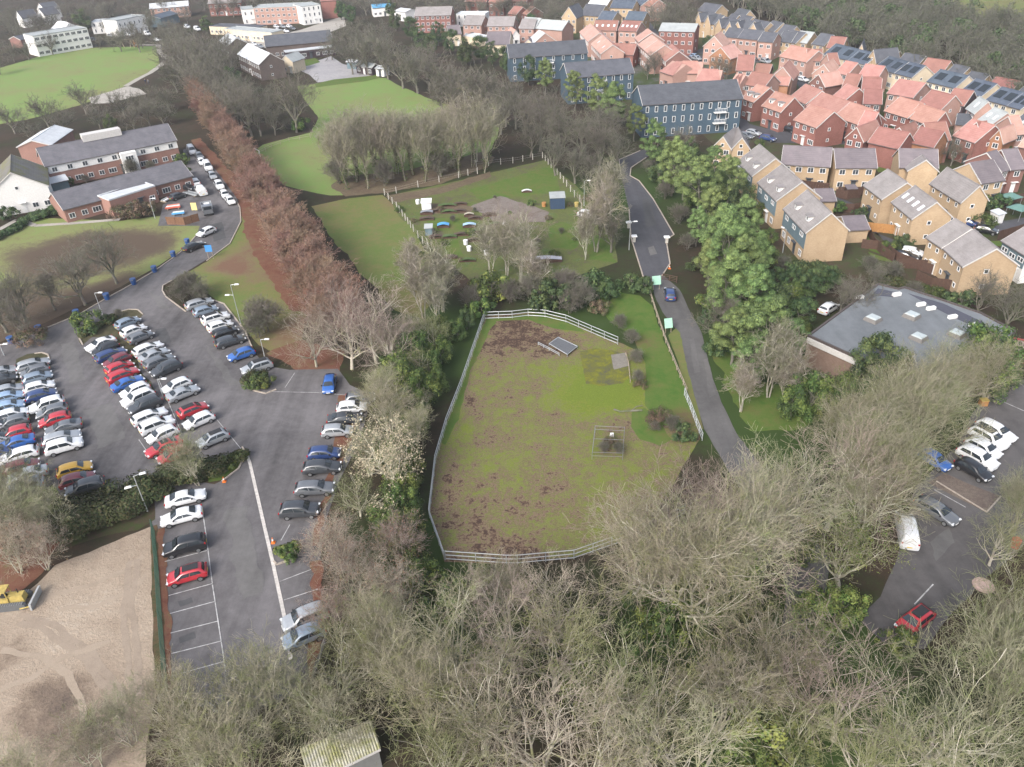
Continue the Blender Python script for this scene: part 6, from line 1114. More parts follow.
fence('metal_railing', 'pale metal railing beside the lane at the field corner', [(685, 388), (691, 402), (697, 418), (703, 433)], 1.2, 1.2, (1.15, .65, .2), plain('pale_grey_metal', (.46, .48, .49), .5), 1.6, .04, .035, mesh=.4, cat='railing')
fence('timber_fence', 'weathered timber rail fence between lane and green strip', [(650, 290), (657, 312), (666, 338), (677, 365), (687, 388)], .9, .95, (.9, .5), WOODP, 2.2, .06, .05)
fence('post_and_wire_fence', 'white concrete post fence between paddock and allotment', [crop(380, 150, 6.39)(p)[0] for p in ((25, 250), (75, 305), (103, 335), (158, 410), (210, 480), (240, 520), (300, 590))], 1.4, 1.4, (1.2, .7), CONC, 2.6, .09, .012, 'concrete post fences', posth=1.5)
fence('post_and_wire_fence', 'white concrete post fence along the copse', [crop(380, 150, 6.39)(p)[0] for p in ((25, 250), (100, 238), (240, 200), (375, 168), (500, 140), (560, 125), (620, 115))], 1.4, 1.4, (1.2, .7), CONC, 4.0, .09, .012, 'concrete post fences', posth=1.5)
fence('post_and_wire_fence', 'white concrete post fence down the right side of the allotment', [crop(490, 150, 6.392)(p)[0] for p in ((-90, 70), (145, 48), (335, 15), (410, 100), (490, 195), (540, 262), (575, 290))], 1.4, 1.4, (1.2, .7), CONC, 2.8, .09, .012, 'concrete post fences', posth=1.5)
fence('green_mesh_fence', 'dark green mesh fence between sandy yard and parking bays', [(150, 520), (154, 560), (157, 610), (161, 660), (163, 690)], 1.8, 1.9, (1.85, .1), GREENM, 2.5, .04, .025, mesh=.11)
fence('board_fence', 'brown board fence round the builders compound', crop(140, 130, 8.525)((215, 745), (370, 750), (490, 715)), 1.6, 1.7, (), WOODD, 2, .05, boards=plain('brown_boards', (.16, .085, .05), .85, var=.3))
fence('school_lawn_fence', 'low grey rail fence left of the school lawn', crop(256, 0, 4)((10, 600), (60, 575), (130, 550), (215, 535), (225, 515)), 1.2, 1.2, (1.1, .6), WOODP, 3, .06, .04)
K1, K2, K3 = crop(768, 192, 4), crop(900, 160, 5.9), crop(745, 150, 6.39)
GF = [('dark garden fence, lowest one under the buff houses', K1((380, 190), (470, 200), (520, 240), (610, 275), (690, 300)), WOODD), ('dark garden fence in front of the nearest buff pair', K1((600, 315), (660, 345), (720, 350), (800, 370)), WOODD), ('orange timber garden fence left of the rooflight house', K1((400, 122), (520, 135), (516, 160)), WOODO),
      ('dark garden fence below the left plum-roofed garage', K3((585, 250), (660, 265), (745, 255)), WOODD), ('dark garden fence beside the grey-roofed buff house', K3((590, 340), (700, 345), (790, 325)), WOODD), ('dark garden fence right of the nearest blue-clad house', K3((800, 500), (830, 560), (880, 610), (960, 660)), WOODD), ('dark fence across the parking court of the buff pair', K2((0, 585), (110, 590), (220, 595)), WOODD), ('brown brick-like fence behind the nearest buff pair', K2((455, 440), (520, 490), (580, 540)), plain('red_brown_boards', (.19, .085, .06), .85)), ('dark garden fence at the far right of the buff houses', K2((590, 420), (660, 400), (732, 380)), WOODD), ('dark garden fence behind the long buff house', K2((560, 240), (640, 215), (740, 195)), WOODD), ('dark fence below the plum-roofed row', K3((345, 190), (440, 205), (540, 215)), WOODD), ('dark fence below the bare left gable house', K3((600, 235), (680, 240), (830, 235)), WOODD)]
for lab, pts, m in GF: fence('garden_fence', lab, pts, 1.7, 1.75, (), m, 2, .06, group='garden fences of the buff houses', boards=m)
def small(name, label, cat, px, parts, rz=0, group=None, z=.05):
    p = G(*px, 0); t = thing(name, label, cat, (p.x, p.y, z), rz, group)
    for nm, q, m in parts: q.build(nm, m, t)
    return t
def hgt(base, tip):
    g = G(*base, 0); best = min(np.arange(2, 12, .1), key=lambda h: math.dist(PX((g.x, g.y, h)), tip)); return float(best)
def lamp(base, tip, label, arms=1, face=0):
    h = hgt(base, tip); p = MB(); p.tube((0, 0, -.1), (0, 0, 1.2), .09, .08, 8); p.tube((0, 0, 1.2), (0, 0, h), .06, .045, 8); L = [('pole', p, STEEL)]
    for i in range(arms):
        a = face+i*math.pi; c, s = math.cos(a), math.sin(a); zz = h if i == 0 else h*.75
        q = MB(); q.tube((0, 0, zz-.03), (c*.7, s*.7, zz+.05), .035); L.append(('arm', q, STEEL)); q = MB(); q.box((c*.95, s*.95, zz+.06), (.75, .3, .14), rz=a, taper=.8); L.append(('lamp_head', q, FRAME))
    small('street_lamp', label, 'street lamp', base, L, group='lamp posts')
lamp((147.7, 511.6), (134.7, 476), 'grey lamp post with two heads in the hedge by the white saloons', 2, .4)
lamp((102.5, 314.5), (95, 293), 'grey lamp post on the island end near the hospital lawn'); lamp((241, 324.5), (231, 285), 'tall grey lamp post with two heads on the verge behind the parked cars', 2); lamp((265.5, 360), (259, 340), 'grey lamp post by the small clipped hedge'); lamp((4.5, 355.7), (0, 344), 'lamp post at the left edge of the photo'); lamp((155.2, 218.6), (151.7, 198), 'lamp post in front of the builders compound')
lamp((629, 250), (633, 222), 'lamp post left of the road above the gate'); lamp((782.5, 253), (787, 230), 'dark lamp post beside the nearest blue-clad house', 1, 2); lamp((163, 396), (159, 379), 'short lamp post between the two halves of the double row'); lamp((584, 206), (584, 181), 'post with pale lamp right of the dark blue shed')
BN = ['at the left end by the lamp', 'second from the left', 'third from the left', 'below the small bush', 'below the right-hand lawn tree', 'at the foot of the brown circle', 'near the black saloon', 'hidden behind the black saloon']
for i, (x, y) in enumerate([(48, 605), (160, 560), (310, 497), (430, 430), (537, 370), (620, 320), (695, 260), (752, 210)]):
    q = MB(); q.tube((0, 0, 0), (0, 0, 1.05), .42, .52, 12); l = MB(); l.tube((0, 0, 1.05), (0, 0, 1.16), .55, .5, 12); k = MB(); k.box((0, -.5, .95), (.5, .08, .1)); small('litter_bin', 'round dark blue bin on the hospital lawn kerb, '+BN[i], 'bin', crop(0, 192, 4)((x, y))[0], [('drum', q, BLUEP), ('lid', l, BLUEP), ('rim_band', k, DSTEEL)], group='blue bins along the kerb')
def cone(px, lab):
    q = MB(); q.box((0, 0, .03), (.45, .45, .06)); c = MB(); c.tube((0, 0, .06), (0, 0, .35), .17, .11, 10); w_ = MB(); w_.tube((0, 0, .35), (0, 0, .55), .11, .07, 10); d = MB(); d.tube((0, 0, .55), (0, 0, .78), .07, .03, 10); small('traffic_cone', lab, 'cone', px, [('base', q, ORP), ('body', c, ORP), ('reflective_band', w_, FRAME), ('tip', d, ORP)])
cone((224.5, 482), 'orange traffic cone by the grassy hedge end'); cone((273.5, 543), 'red and white cone beside the white kerb line'); cone((669.5, 269), 'orange cone at the right edge of the road above the gate')
# parking lines and kerbs
def strip(px, w, z, mat, name, h=0, world=False):
    P = px if world else [G(*p) for p in px]; q = MB()
    for a, b in zip(P[:-1], P[1:]):
        d = Vector((b.x-a.x, b.y-a.y)); 
        if d.length < 1e-3: continue
        n = Vector((-d.y, d.x)).normalized()*w/2; e = d.normalized()*(.0 if not h else w*.2)
        pts = [(a.x-n.x-e.x, a.y-n.y-e.y, z), (b.x-n.x+e.x, b.y-n.y+e.y, z), (b.x+n.x+e.x, b.y+n.y+e.y, z), (a.x+n.x-e.x, a.y+n.y-e.y, z)]
        if h: q.hexa(pts, [(p[0], p[1], z+h) for p in pts])
        else: q.poly(pts)
    return tag(q.build(name, mat), kind='structure')
def lines(L, w=.1, mat=M_PAINT, z=.072):
    q = MB()
    for a, b in L:
        a, b = G(*a), G(*b); n = Vector((-(b-a).y, (b-a).x, 0)).normalized()*w/2; z += .00002; q.poly([(p.x, p.y, z) for p in (a-n, b-n, b+n, a+n)])
    tag(q.build('bay_markings', mat), kind='structure')
lines([((168.75, 596), (212.5, 584)), ((170, 614), (215.5, 601.75)), ((170.75, 633.5), (218.25, 621.5)), ((171.75, 654), (221.25, 641.5)), ((165, 562), (207, 551)), ((173, 676), (224, 662))])
lines([((203.5, 517), (206, 534)), ((206, 534), (212.5, 584)), ((212.6, 585), (221.3, 641.5)), ((221.4, 642), (226, 672))], z=.074)
lines([((279.5, 582), (311, 570)), ((284, 600.5), (318, 589.5)), ((281, 541), (290, 525))], z=.073)
lines([((158.8, 380), (182, 434)), ((22, 400), (40, 450)), ((147, 372), (158, 379)), ((139, 440), (148, 453)), ((217, 420), (241, 449)), ((295, 373), (285, 388)), ((272, 392), (318, 393)), ((318, 393), (352, 396))], w=.09, z=.075)
strip([(247, 455), (250, 463.5), (262, 516), (273.5, 565.6), (286, 624), (291, 660)], .36, .078, plain('worn_white_kerb', (.46, .43, .40), .85, var=.35), 'white_kerb_line')
kz = [[(0, 346), (12, 342), (40, 331), (77, 316), (108, 298), (135, 283), (155, 271), (175, 257), (186, 248), (197, 235)], [(172, 281), (163, 286), (162.5, 291), (166, 297), (186, 312)], crop(70, 300, 8.525)((110, 385), (75, 320), (85, 285), (130, 250), (210, 220), (300, 165), (400, 110), (500, 83), (580, 86), (622, 125)), crop(0, 330, 10.23)((360, 245), (430, 235), (490, 255), (508, 300)), crop(0, 384, 4)((970, 255), (985, 280), (955, 340), (890, 390)), [(206, 298), (224, 304), (245, 331), (253, 350)], [(244, 380), (254, 391), (266, 394), (276, 390)],
      ROADR[::-1][1:], ROADL[4:], [(236, 200), (240, 208), (241, 222), (230, 244), (207, 261)], [(925, 410), (960, 398), (1000, 392)], [(274, 562), (277, 565), (295, 559)], [(640, 151), (619, 160), (621, 175)]]
for k in kz: strip([G(*p) for p in resample([Vector((*p, 0)) for p in k], 6) for p in [(p.x, p.y)]], .2, .03, M_KERB, 'kerb', h=.14, world=True)
strip(crop(880, 400, 3.194)((180, 262), (340, 360), (385, 310)), .14, .07, M_KERB, 'kerb', h=.1); strip(crop(768, 384, 4)((900, 55), (1020, 108), (1080, 130)), .12, .08, M_PAINT, 'bay_line'); strip(crop(768, 384, 4)((665, 425), (790, 495)), .12, .08, M_PAINT, 'bay_line'); strip(crop(768, 576, 4)((585, 115), (660, 35)), .12, .08, M_PAINT, 'bay_line')
strip(crop(0, 120, 8.525)((60, 640), (0, 690)), 1.5, .05, M_PAVE, 'path'); strip(crop(0, 192, 4)((-20, 160), (70, 110), (140, 135), (300, 125), (480, 110)), 1.4, .045, M_PAVE, 'path')
# hedges
def hedge(label, px, w, h, mats, group=None, seed=0, zt=0, per=240):
    P = [G(a, b, zt) for a, b in px]; o = P[0]; Q = resample([Vector((p.x-o.x, p.y-o.y, 0)) for p in P], .6); g = np.random.default_rng(seed)
    C = np.array([(p.x+g.normal()*w*.22, p.y+g.normal()*w*.22, h*g.uniform(.35, .78)) for p in Q for _ in range(3)]); S, idx = clumps(C, w*.36, per*max(1, w/3)**1.6, seed, min(1, h/w)); S[:, 2] = np.clip(S[:, 2], .05, h*1.1)
    V, F_, m = leaves_np(S, .24, seed, 3, [.5, .3, .2]); t = thing('clipped_hedge', label, 'hedge', (o.x, o.y, 0), 0, group); link(bpy.data.objects.new('foliage', mesh_np('foliage', V, F_, mats, m)), t)
    sweep([(p.x, p.y, h*.4) for p in Q], .16, 6).build('branches', W_GREY, t)
LH = [leaf_mat('hedge_leaves', (.05, .065, .022)), leaf_mat('hedge_leaves_brown', (.085, .075, .035)), leaf_mat('hedge_leaves_deep', (.03, .04, .015))]
hedge('long dark hedge between the car rows and the sandy yard', [(48, 532), (75, 523), (100, 514), (124, 506)], 6.2, 2.3, LH, 'hedges below the car rows', 1, 1); hedge('dark hedge block beside the two-headed lamp', [(130, 502), (140, 498), (152, 489)], 5.0, 2.4, LH, 'hedges below the car rows', 2, 1); hedge('hedge rising to the grassy tip by the cone', [(158, 482), (180, 474), (205, 470), (222, 464)], 3.6, 1.7, LH, 'hedges below the car rows', 3, .6); hedge('bright green clipped hedge tip by the white saloons', [(222, 466), (240, 453)], 1.8, .8, L_IVY, 'hedges below the car rows', 4, .4)
hedge('rounded clipped hedge on the small island by the silver car', [(250, 378), (266, 377)], 2.6, 1.5, LH, 'clipped hedges', 5, .7); hedge('small bright hedge by the white kerb line', [(277, 553), (296, 547)], 1.6, 1.1, L_IVY, 'clipped hedges', 6, .5)
hedge('dark hedge left of the white-gabled hospital wing', [(-5, 238), (12, 230), (24, 222)], 2.2, 1.4, L_DARK, 'hospital hedges', 7, .7); hedge('dark hedge in front of the low hospital wing', [(30, 217), (45, 213), (58, 206)], 3, 1.8, L_DARK, 'hospital hedges', 8, .9); hedge('low hedge strip at the middle island', [(82, 335), (95, 328), (112, 318)], 1.6, .9, LH, 'island hedges', 9, .4)
hedge('dark hedge below the buff garages at the flat roof', [(800, 268), (822, 272), (838, 276)], 4, 3.2, L_DARK, 'hedges above the flat roof', 10, 1.6); hedge('grey-green hedge between flat roof and garden fences', [(880, 280), (905, 285), (925, 292), (945, 300)], 3, 1.8, LH, 'hedges above the flat roof', 11, .9)
# signs and gates by the lane
def board(px, lab, w, h, z, mat, name='sign_board', rz=0, tilt=.35, cat='sign', post=WOODP):
    q = MB(); q.hexa([(-w/2, -.03, z-h/2), (w/2, -.03, z-h/2), (w/2, .03, z-h/2), (-w/2, .03, z-h/2)], [(-w/2, -.03+tilt*h, z+h/2), (w/2, -.03+tilt*h, z+h/2), (w/2, .03+tilt*h, z+h/2), (-w/2, .03+tilt*h, z+h/2)]); P = [('board', q, mat)]
    for s in (-1, 1): p = MB(); p.tube((s*w*.35, .08, -.1), (s*w*.35, .08+tilt*h*.5, z), .05); P.append(('post', p, post))
    return small(name, lab, cat, px, P, rz)
board((656.5, 290), 'pale green sign board left of the dark blue car', 1.45, 1.3, 1.6, PALEG, tilt=.5, rz=.1); board((668.5, 333), 'pale green sign board further down the lane fence', 1.25, 1.3, 1.5, PALEG, tilt=.5, rz=.15); board((211, 259), 'blue and white sign on two posts at the turn of the hospital lane', 1.3, 1.3, 2.1, SIGNB, tilt=.1)
def gatepost(px, lab):
    q = MB(); q.box((0, 0, .55), (.5, .5, 1.1)); c = MB(); c.box((0, 0, 1.2), (1.1, .9, .2), taper=.85); small('gate_pillar', lab, 'pillar', px, [('shaft', q, CONC), ('cap', c, FRAME)], group='pale capped pillars by the road')
gatepost((634, 242), 'pale capped pillar on the left of the road'); gatepost((628.5, 228), 'pale capped pillar at the foot of the left road lamp'); gatepost((666.5, 243), 'pale capped pillar on the right of the road')
fence('field_gate', 'dark timber gate standing open beside the blue car', [(663, 274), (677, 277)], 1.1, 1.2, (1.1, .8, .5, .2), WOODD, 1.5, .08, .05, cat='gate')
# field furniture
def enclosure():
    c = [G(*p, 0) for p in crop(512, 384, 4)((332, 196), (449, 202), (442, 306), (320, 302))]; o = c[0]; t = thing('pipe_frame_enclosure', 'square thin pipe frame full of brambles in the field', 'enclosure', (o.x, o.y, .04), 0)
    Q = [p-o for p in c]
    for p in Q: b = MB(); b.tube((p.x, p.y, -.1), (p.x, p.y, 1.15), .03); b.build('post', DSTEEL, t)
    for z in (1.1, .55): sweep([(p.x, p.y, z) for p in Q+[Q[0]]], .028).build('rail', DSTEEL, t)
    a, b = Q[0].lerp(Q[3], .5), Q[1].lerp(Q[2], .5); sweep([(a.x, a.y, 1.1), (b.x, b.y, 1.1)], .025).build('rail', DSTEEL, t)
    b = MB(); b.box(((Q[0].x+Q[1].x)/2+.2, Q[0].y-1, .3), (.5, .4, .45), taper=.8); b.build('cover_box', FRAME, t)
enclosure()
def hatch():
    c = [G(*p, .35) for p in crop(540, 300, 5.478)((100, 205), (205, 255), (150, 300), (50, 240))]; o = c[0]; t = thing('steel_platform', 'grey steel grating platform lying in the field', 'platform', (o.x, o.y, .04), 0); Q = [p-o for p in c]
    for p in Q: b = MB(); b.tube((p.x, p.y, -.05), (p.x, p.y, .35), .06); b.build('leg', DSTEEL, t)
    sweep([(p.x, p.y, .35) for p in Q+[Q[0]]], .07).build('frame', STEEL, t)
    q = MB(); n = 22
    for i in range(n): a = Q[0].lerp(Q[1], (i+.5)/n); b = Q[3].lerp(Q[2], (i+.5)/n); d = b-a; m = (a+b)/2; q.box((m.x, m.y, .36), (d.length, .07, .05), rz=math.atan2(d.y, d.x))
    tag(q.build('grating', DSTEEL, t), kind='stuff'); q = MB(); q.poly([(p.x, p.y, .32) for p in Q]); q.build('plate', plain('plate_steel', (.12, .12, .13), .6), t)
hatch()
fence('low_rail', 'low grey rail left of the steel platform', crop(540, 300, 5.478)((-10, 232), (50, 262), (105, 292)), .5, .55, (.5, .25), STEEL, 1.5, .05, .05, cat='railing')
fence('timber_edging', 'low timber edging right of the mossy slab', crop(540, 300, 5.478)((470, 290), (485, 340), (495, 440)), .4, .45, (.4,), WOODP, 1.5, .06, .06, cat='edging')
def log(px, lab):
    P = [G(*p, .15) for p in px]; o = P[0]; t = thing('fallen_branch', lab, 'branch', (o.x, o.y, 0), 0); Q = [p-o for p in P]
    sweep([(p.x, p.y, .18) for p in Q], .13).build('stem', W_GREY, t); m = Q[len(Q)//2]; sweep([(m.x, m.y, .2), (m.x+.8, m.y+.7, .35), (m.x+1.6, m.y+.9, .3)], .05).build('side_branch', W_GREY, t)
log(crop(540, 300, 5.478)((405, 600), (440, 612), (500, 608), (560, 605)), 'dead brown branch lying across the mossy grass')
# allotment
def shed(px, lab, w, d, h, wall, roof, rz=0, name='shed'):
    q = MB(); q.box((0, 0, h/2), (w, d, h)); r = MB(); r.hexa([(-w/2-.15, -d/2-.2, h+.02), (w/2+.15, -d/2-.2, h+.02), (w/2+.15, d/2+.15, h+.35), (-w/2-.15, d/2+.15, h+.35)], [(-w/2-.15, -d/2-.2, h+.12), (w/2+.15, -d/2-.2, h+.12), (w/2+.15, d/2+.15, h+.45), (-w/2-.15, d/2+.15, h+.45)]); e = MB(); e.box((w*.15, -d/2-.02, h*.45), (.8, .06, h*.88)); k = MB(); k.prism([(-w/2, d/2-.02), (w/2, d/2-.02), (w/2, d/2), (-w/2, d/2)], h, h+.33)
    t = small(name, lab, 'shed', px, [('wall', q, wall), ('roof', r, roof), ('door', e, wall), ('back_gable', k, wall)], rz); return t
AL = crop(490, 150, 6.392); AM = crop(380, 150, 6.39)
shed(AL((430, 365))[0], 'dark blue shed with pale roof in the allotment', 3.0, 2.6, 2.4, DBLUE, R_LGREY); shed(AM((315, 540))[0], 'little grey shed at the corner of the allotment plots', 1.4, 1.3, 1.5, SLATEC, R_LGREY); shed(AM((300, 375))[0], 'white plastic-covered frame in the far allotment plot', 2.0, 1.6, 1.5, WHITE, FRAME, name='cold_frame')
def bed(px, lab, w, d, mat, h=.5):
    f = MB()
    for s in (-1, 1): f.box((s*(w/2), 0, h/2), (.06, d, h)); f.box((0, s*(d/2-.035), h/2), (w-.06, .06, h))
    c = MB(); n = 6
    for i in range(n): x0, x1 = -w/2+w*i/n, -w/2+w*(i+1)/n; z0, z1 = h+.28*math.sin(math.pi*i/n), h+.28*math.sin(math.pi*(i+1)/n); c.poly([(x0, -d/2, z0), (x1, -d/2, z1), (x1, d/2, z1), (x0, d/2, z0)])
    small('covered_bed', lab, 'raised bed', px, [('frame', f, WOODD), ('cover', c, mat)], group='covered beds in the allotment')
bed(AM((405, 492))[0], 'bright blue covered bed in the allotment', 2.4, 1.4, TARP); bed(AM((572, 492))[0], 'pale blue covered bed right of the bright blue one', 2.6, 1.2, plain('faded_tarpaulin', (.33, .48, .62), .5)); bed(AL((345, 712))[0], 'long grey plastic-covered bed behind the bushes', 6.5, 1.5, plain('grey_polythene', (.42, .42, .46), .4)); bed(AL((235, 270))[0], 'white covered bed left of the dark blue shed', 2.2, .8, FRAME, .3); bed(AM((300, 410))[0], 'dull grey covered bed below the white frame', 2.6, 1.2, plain('dull_polythene', (.26, .27, .29), .5)); bed(AM((570, 425))[0], 'pale timber-edged bed at the plot corner', 2.0, .8, plain('pale_mulch', (.40, .36, .28), .9))
for i, (c_, lab, m) in enumerate([(AM((548, 605))[0], 'upper white water butt in the near plot', FRAME), (AM((570, 645))[0], 'lower white water butt in the near plot', FRAME), (AM((242, 345))[0], 'small white tub in the far plot', FRAME), (AM((680, 670))[0], 'white tub among the pale stems', FRAME), (AL((553, 362))[0], 'yellow tub right of the dark blue shed', YELP), (AL((95, 490))[0], 'white tub behind the pinkish stems', FRAME), (AL((68, 552))[0], 'lower white tub behind the pinkish stems', FRAME), (AL((345, 362))[0], 'buff tub left of the dark blue shed', WOODO)]):
    q = MB(); q.tube((0, 0, 0), (0, 0, .85), .42, .46, 10); l = MB(); l.tube((0, 0, .85), (0, 0, .92), .48, .44, 10); small('water_butt', lab, 'tub', c_, [('drum', q, m), ('lid', l, m)], group='tubs in the allotment')
row('in the allotment beside the pale trees', 'car in the allotment', AL, (12, 2), [(620, 410, 'white', 'hatchback')])
VB = plain('turned_soil', (.085, .06, .045), .95, var=.4); VG = plain('winter_greens', (.07, .11, .035), .9, var=.4)
VBL = [(300, 445, 3, 1.2, VB, 'soil'), (360, 395, 4, 1, VB, 'soil'), (440, 400, 3.4, 1.2, VG, 'green'), (505, 395, 3, 1, VB, 'soil'), (430, 360, 4, 1.2, VG, 'green'), (510, 350, 3, 1, VB, 'soil'), (362, 560, 3, 1.2, VB, 'soil'), (442, 560, 3, 1.2, VG, 'green'), (520, 545, 3, 1, VB, 'soil'), (610, 440, 3, 1, VB, 'soil'), (640, 520, 3, 1.2, VG, 'green'), (600, 580, 2.6, 1, VB, 'soil'), (450, 690, 2.6, 1, VB, 'soil'), (560, 710, 3, 1, VG, 'green'), (700, 420, 3, 1.2, VB, 'soil'), (740, 480, 3, 1, VG, 'green'), (690, 561, 3, 1, VB, 'soil')]
for i, (x, y, w_, d_, m, dsc) in enumerate(VBL):
    bed(AM((x, y))[0], 'low timber-edged %s bed, %s from the left in the allotment' % (dsc, ORD[sorted(q_[0] for q_ in VBL).index(x)]), w_, d_, m, .25)
# builders compound
CB = crop(140, 130, 8.525)
def skip(px, lab, mat, rz, sc=1.0):
    q = MB(); b = [(-1.2*sc, -.8*sc, 0), (1.2*sc, -.8*sc, 0), (1.2*sc, .8*sc, 0), (-1.2*sc, .8*sc, 0)]; t_ = [(-1.8*sc, -.9*sc, 1.3*sc), (1.8*sc, -.9*sc, 1.3*sc), (1.8*sc, .9*sc, 1.3*sc), (-1.8*sc, .9*sc, 1.3*sc)]; q.hexa(b, t_)
    r = MB()
    for a, c in zip(t_, t_[1:]+t_[:1]): r.tube(a, c, .06*sc)
    f = MB(); f.box((0, 0, 1.34*sc), (3.1*sc, 1.5*sc, .16), taper=.7); small('builders_skip', lab, 'skip', px, [('body', q, mat), ('rim', r, mat), ('rubble', f, plain('rubble', (.26, .2, .17), .95, var=.4))], rz)
skip(CB((195, 500))[0], 'red skip against the low hospital wing', REDP, .3); skip(crop(768, 192, 4)((985, 660))[0], 'dark red skip at the right edge beside the flat-roofed building', plain('dull_red', (.22, .03, .035), .6), 1.1, 1.3)
def stack(px, lab, cols, rz, w=3.2, d=.5):
    P = []
    for i, c in enumerate(cols): q = MB(); q.box((0, i*(d+.25), .5), (w-i*.3, d, .25)); P.append(('plank', q, c)); 
    for s in (-1, 1): q = MB(); q.box((s*w*.35, d*len(cols)*.6, .19), (.15, d*len(cols)*1.6, .36)); P.append(('bearer', q, WOODP))
    small('board_stack', lab, 'stack', px, P, rz, 'stacks in the builders compound')
stack(CB((285, 680))[0], 'red and white boards stacked in the builders compound', [plain('red_board', (.55, .13, .08), .5), FRAME, plain('coral_board', (.6, .2, .12), .5)], .25); stack(CB((330, 730))[0], 'blue and white boards at the front of the compound', [TARP, FRAME], .2, 2.6); stack(CB((240, 610))[0], 'pale sheets stacked left in the compound', [FRAME, R_LGREY], 1.2, 2.2); stack(CB((430, 565))[0], 'grey scaffold poles beside the white van', [STEEL, DSTEEL, STEEL], -.6, 4.5, .3)
board(CB((470, 700))[0], 'red over yellow hoarding at the compound corner', 1.2, 1.6, 1.2, plain('hoarding_yellow', (.66, .55, .22), .5), name='hoarding', tilt=.1)
row('behind the stacks in the builders compound', 'car in the compound', CB, (8, -3), [(320, 560, 'dark grey', 'hatchback')])
def lorry(px, lab, head):
    t = small('flatbed_lorry', lab, 'lorry', px, [], head); q = MB(); q.box((2.3, 0, 1.45), (1.5, 2.0, 1.7), taper=.93); cb = q.build('cab', PAINT['grey'], t); w_ = MB(); w_.poly([(3.06, -.8, 1.5), (3.06, .8, 1.5), (3.02, .75, 2.15), (3.02, -.75, 2.15)]); w_.build('windscreen', GLASS, cb)
    q = MB(); q.box((0, 0, .62), (6.0, .9, .2)); q.build('chassis', TRIM, t); q = MB(); q.box((-.7, 0, .95), (4.4, 2.1, .12)); q.build('flatbed', DSTEEL, t)
    for s in (-1, 1): q = MB(); q.box((-.7, s*1.08, 1.2), (4.4, .06, .5)); q.build('side_board', PAINT['silver'], t)
    q = MB(); q.box((-2.93, 0, 1.2), (.06, 2.1, .5)); q.build('tail_board', PAINT['silver'], t); q = MB(); q.box((-.6, .1, 1.3), (2.6, 1.3, .55), taper=.8); q.build('load', FRAME, t)
    for x in (-1.8, 2.1):
        for s in (-1, 1):
            q = MB(); q.tube((x, s*.75, .42), (x, s*1.02, .42), .42, n=14); wl = q.build('wheel', TYRE, t); q = MB(); q.tube((x, s*1.0, .42), (x, s*1.04, .42), .24, n=10); q.build('rim', RIM, wl)
p0, p1 = G(*CB((580, 690))[0]), G(*CB((600, 760))[0]); lorry(CB((582, 700))[0], 'grey flatbed lorry with white load on the hospital lane', math.atan2(p1.y-p0.y, p1.x-p0.x))
# the bulldozer on the sand
def dozer():
    c = crop(0, 576, 4); a, b = G(*c((-20, 125))[0]), G(*c((150, 105))[0]); h = math.atan2(b.y-a.y, b.x-a.x); t = small('bulldozer', 'yellow bulldozer with open cab standing at the left edge of the sandy yard', 'bulldozer', c((60, 112))[0], [], h); t.scale = (.8, .8, .8)
    for s in (-1, 1):
        q = MB(); pr = [(-1.9, .12), (-1.6, 0), (1.6, 0), (1.95, .3), (1.9, .75), (1.6, .95), (-1.6, .95), (-1.95, .6)]; y0, y1 = s*.75, s*1.25; q.hexa([(x, y0, z) for x, z in pr], [(x, y1, z) for x, z in pr]); tr = q.build('track', plain('track_steel', (.10, .105, .11), .6), t); r = MB()
        for k in range(12): x = -1.6+k*.29; r.box((x, (y0+y1)/2, .97), (.12, .5, .06))
        tag(r.build('track_pads', DSTEEL, tr), kind='stuff')
        q = MB(); q.tube((1.2, s*1.3, .3), (2.6, s*1.2, .45), .09); q.build('push_arm', YELP, t)
    q = MB(); q.box((.75, 0, 1.2), (1.9, 1.1, .95), taper=.9); e = q.build('engine_cover', YELP, t); q = MB(); q.tube((.9, .25, 1.6), (.9, .25, 2.3), .07); q.build('exhaust', TRIM, e)
    q = MB(); q.box((-.9, 0, 1.1), (1.6, 1.3, .7)); q.build('body', YELP, t); q = MB(); q.box((-.75, 0, 1.5), (.6, .6, .5)); q.build('seat', BLK, t)
    ca = MB()
    for x in (-1.4, -.1):
        for s in (-1, 1): ca.box((x, s*.6, 2.05), (.09, .09, 1.3))
    ca.box((-.75, 0, 2.74), (1.6, 1.45, .12)); ca.build('cab_frame', YELP, t)
    q = MB(); q.hexa([(2.55, -1.6, .05), (2.75, -1.6, .0), (2.75, 1.6, .0), (2.55, 1.6, .05)], [(2.6, -1.6, 1.1), (2.9, -1.6, 1.15), (2.9, 1.6, 1.15), (2.6, 1.6, 1.1)]); q.build('blade', STEEL, t)
dozer()
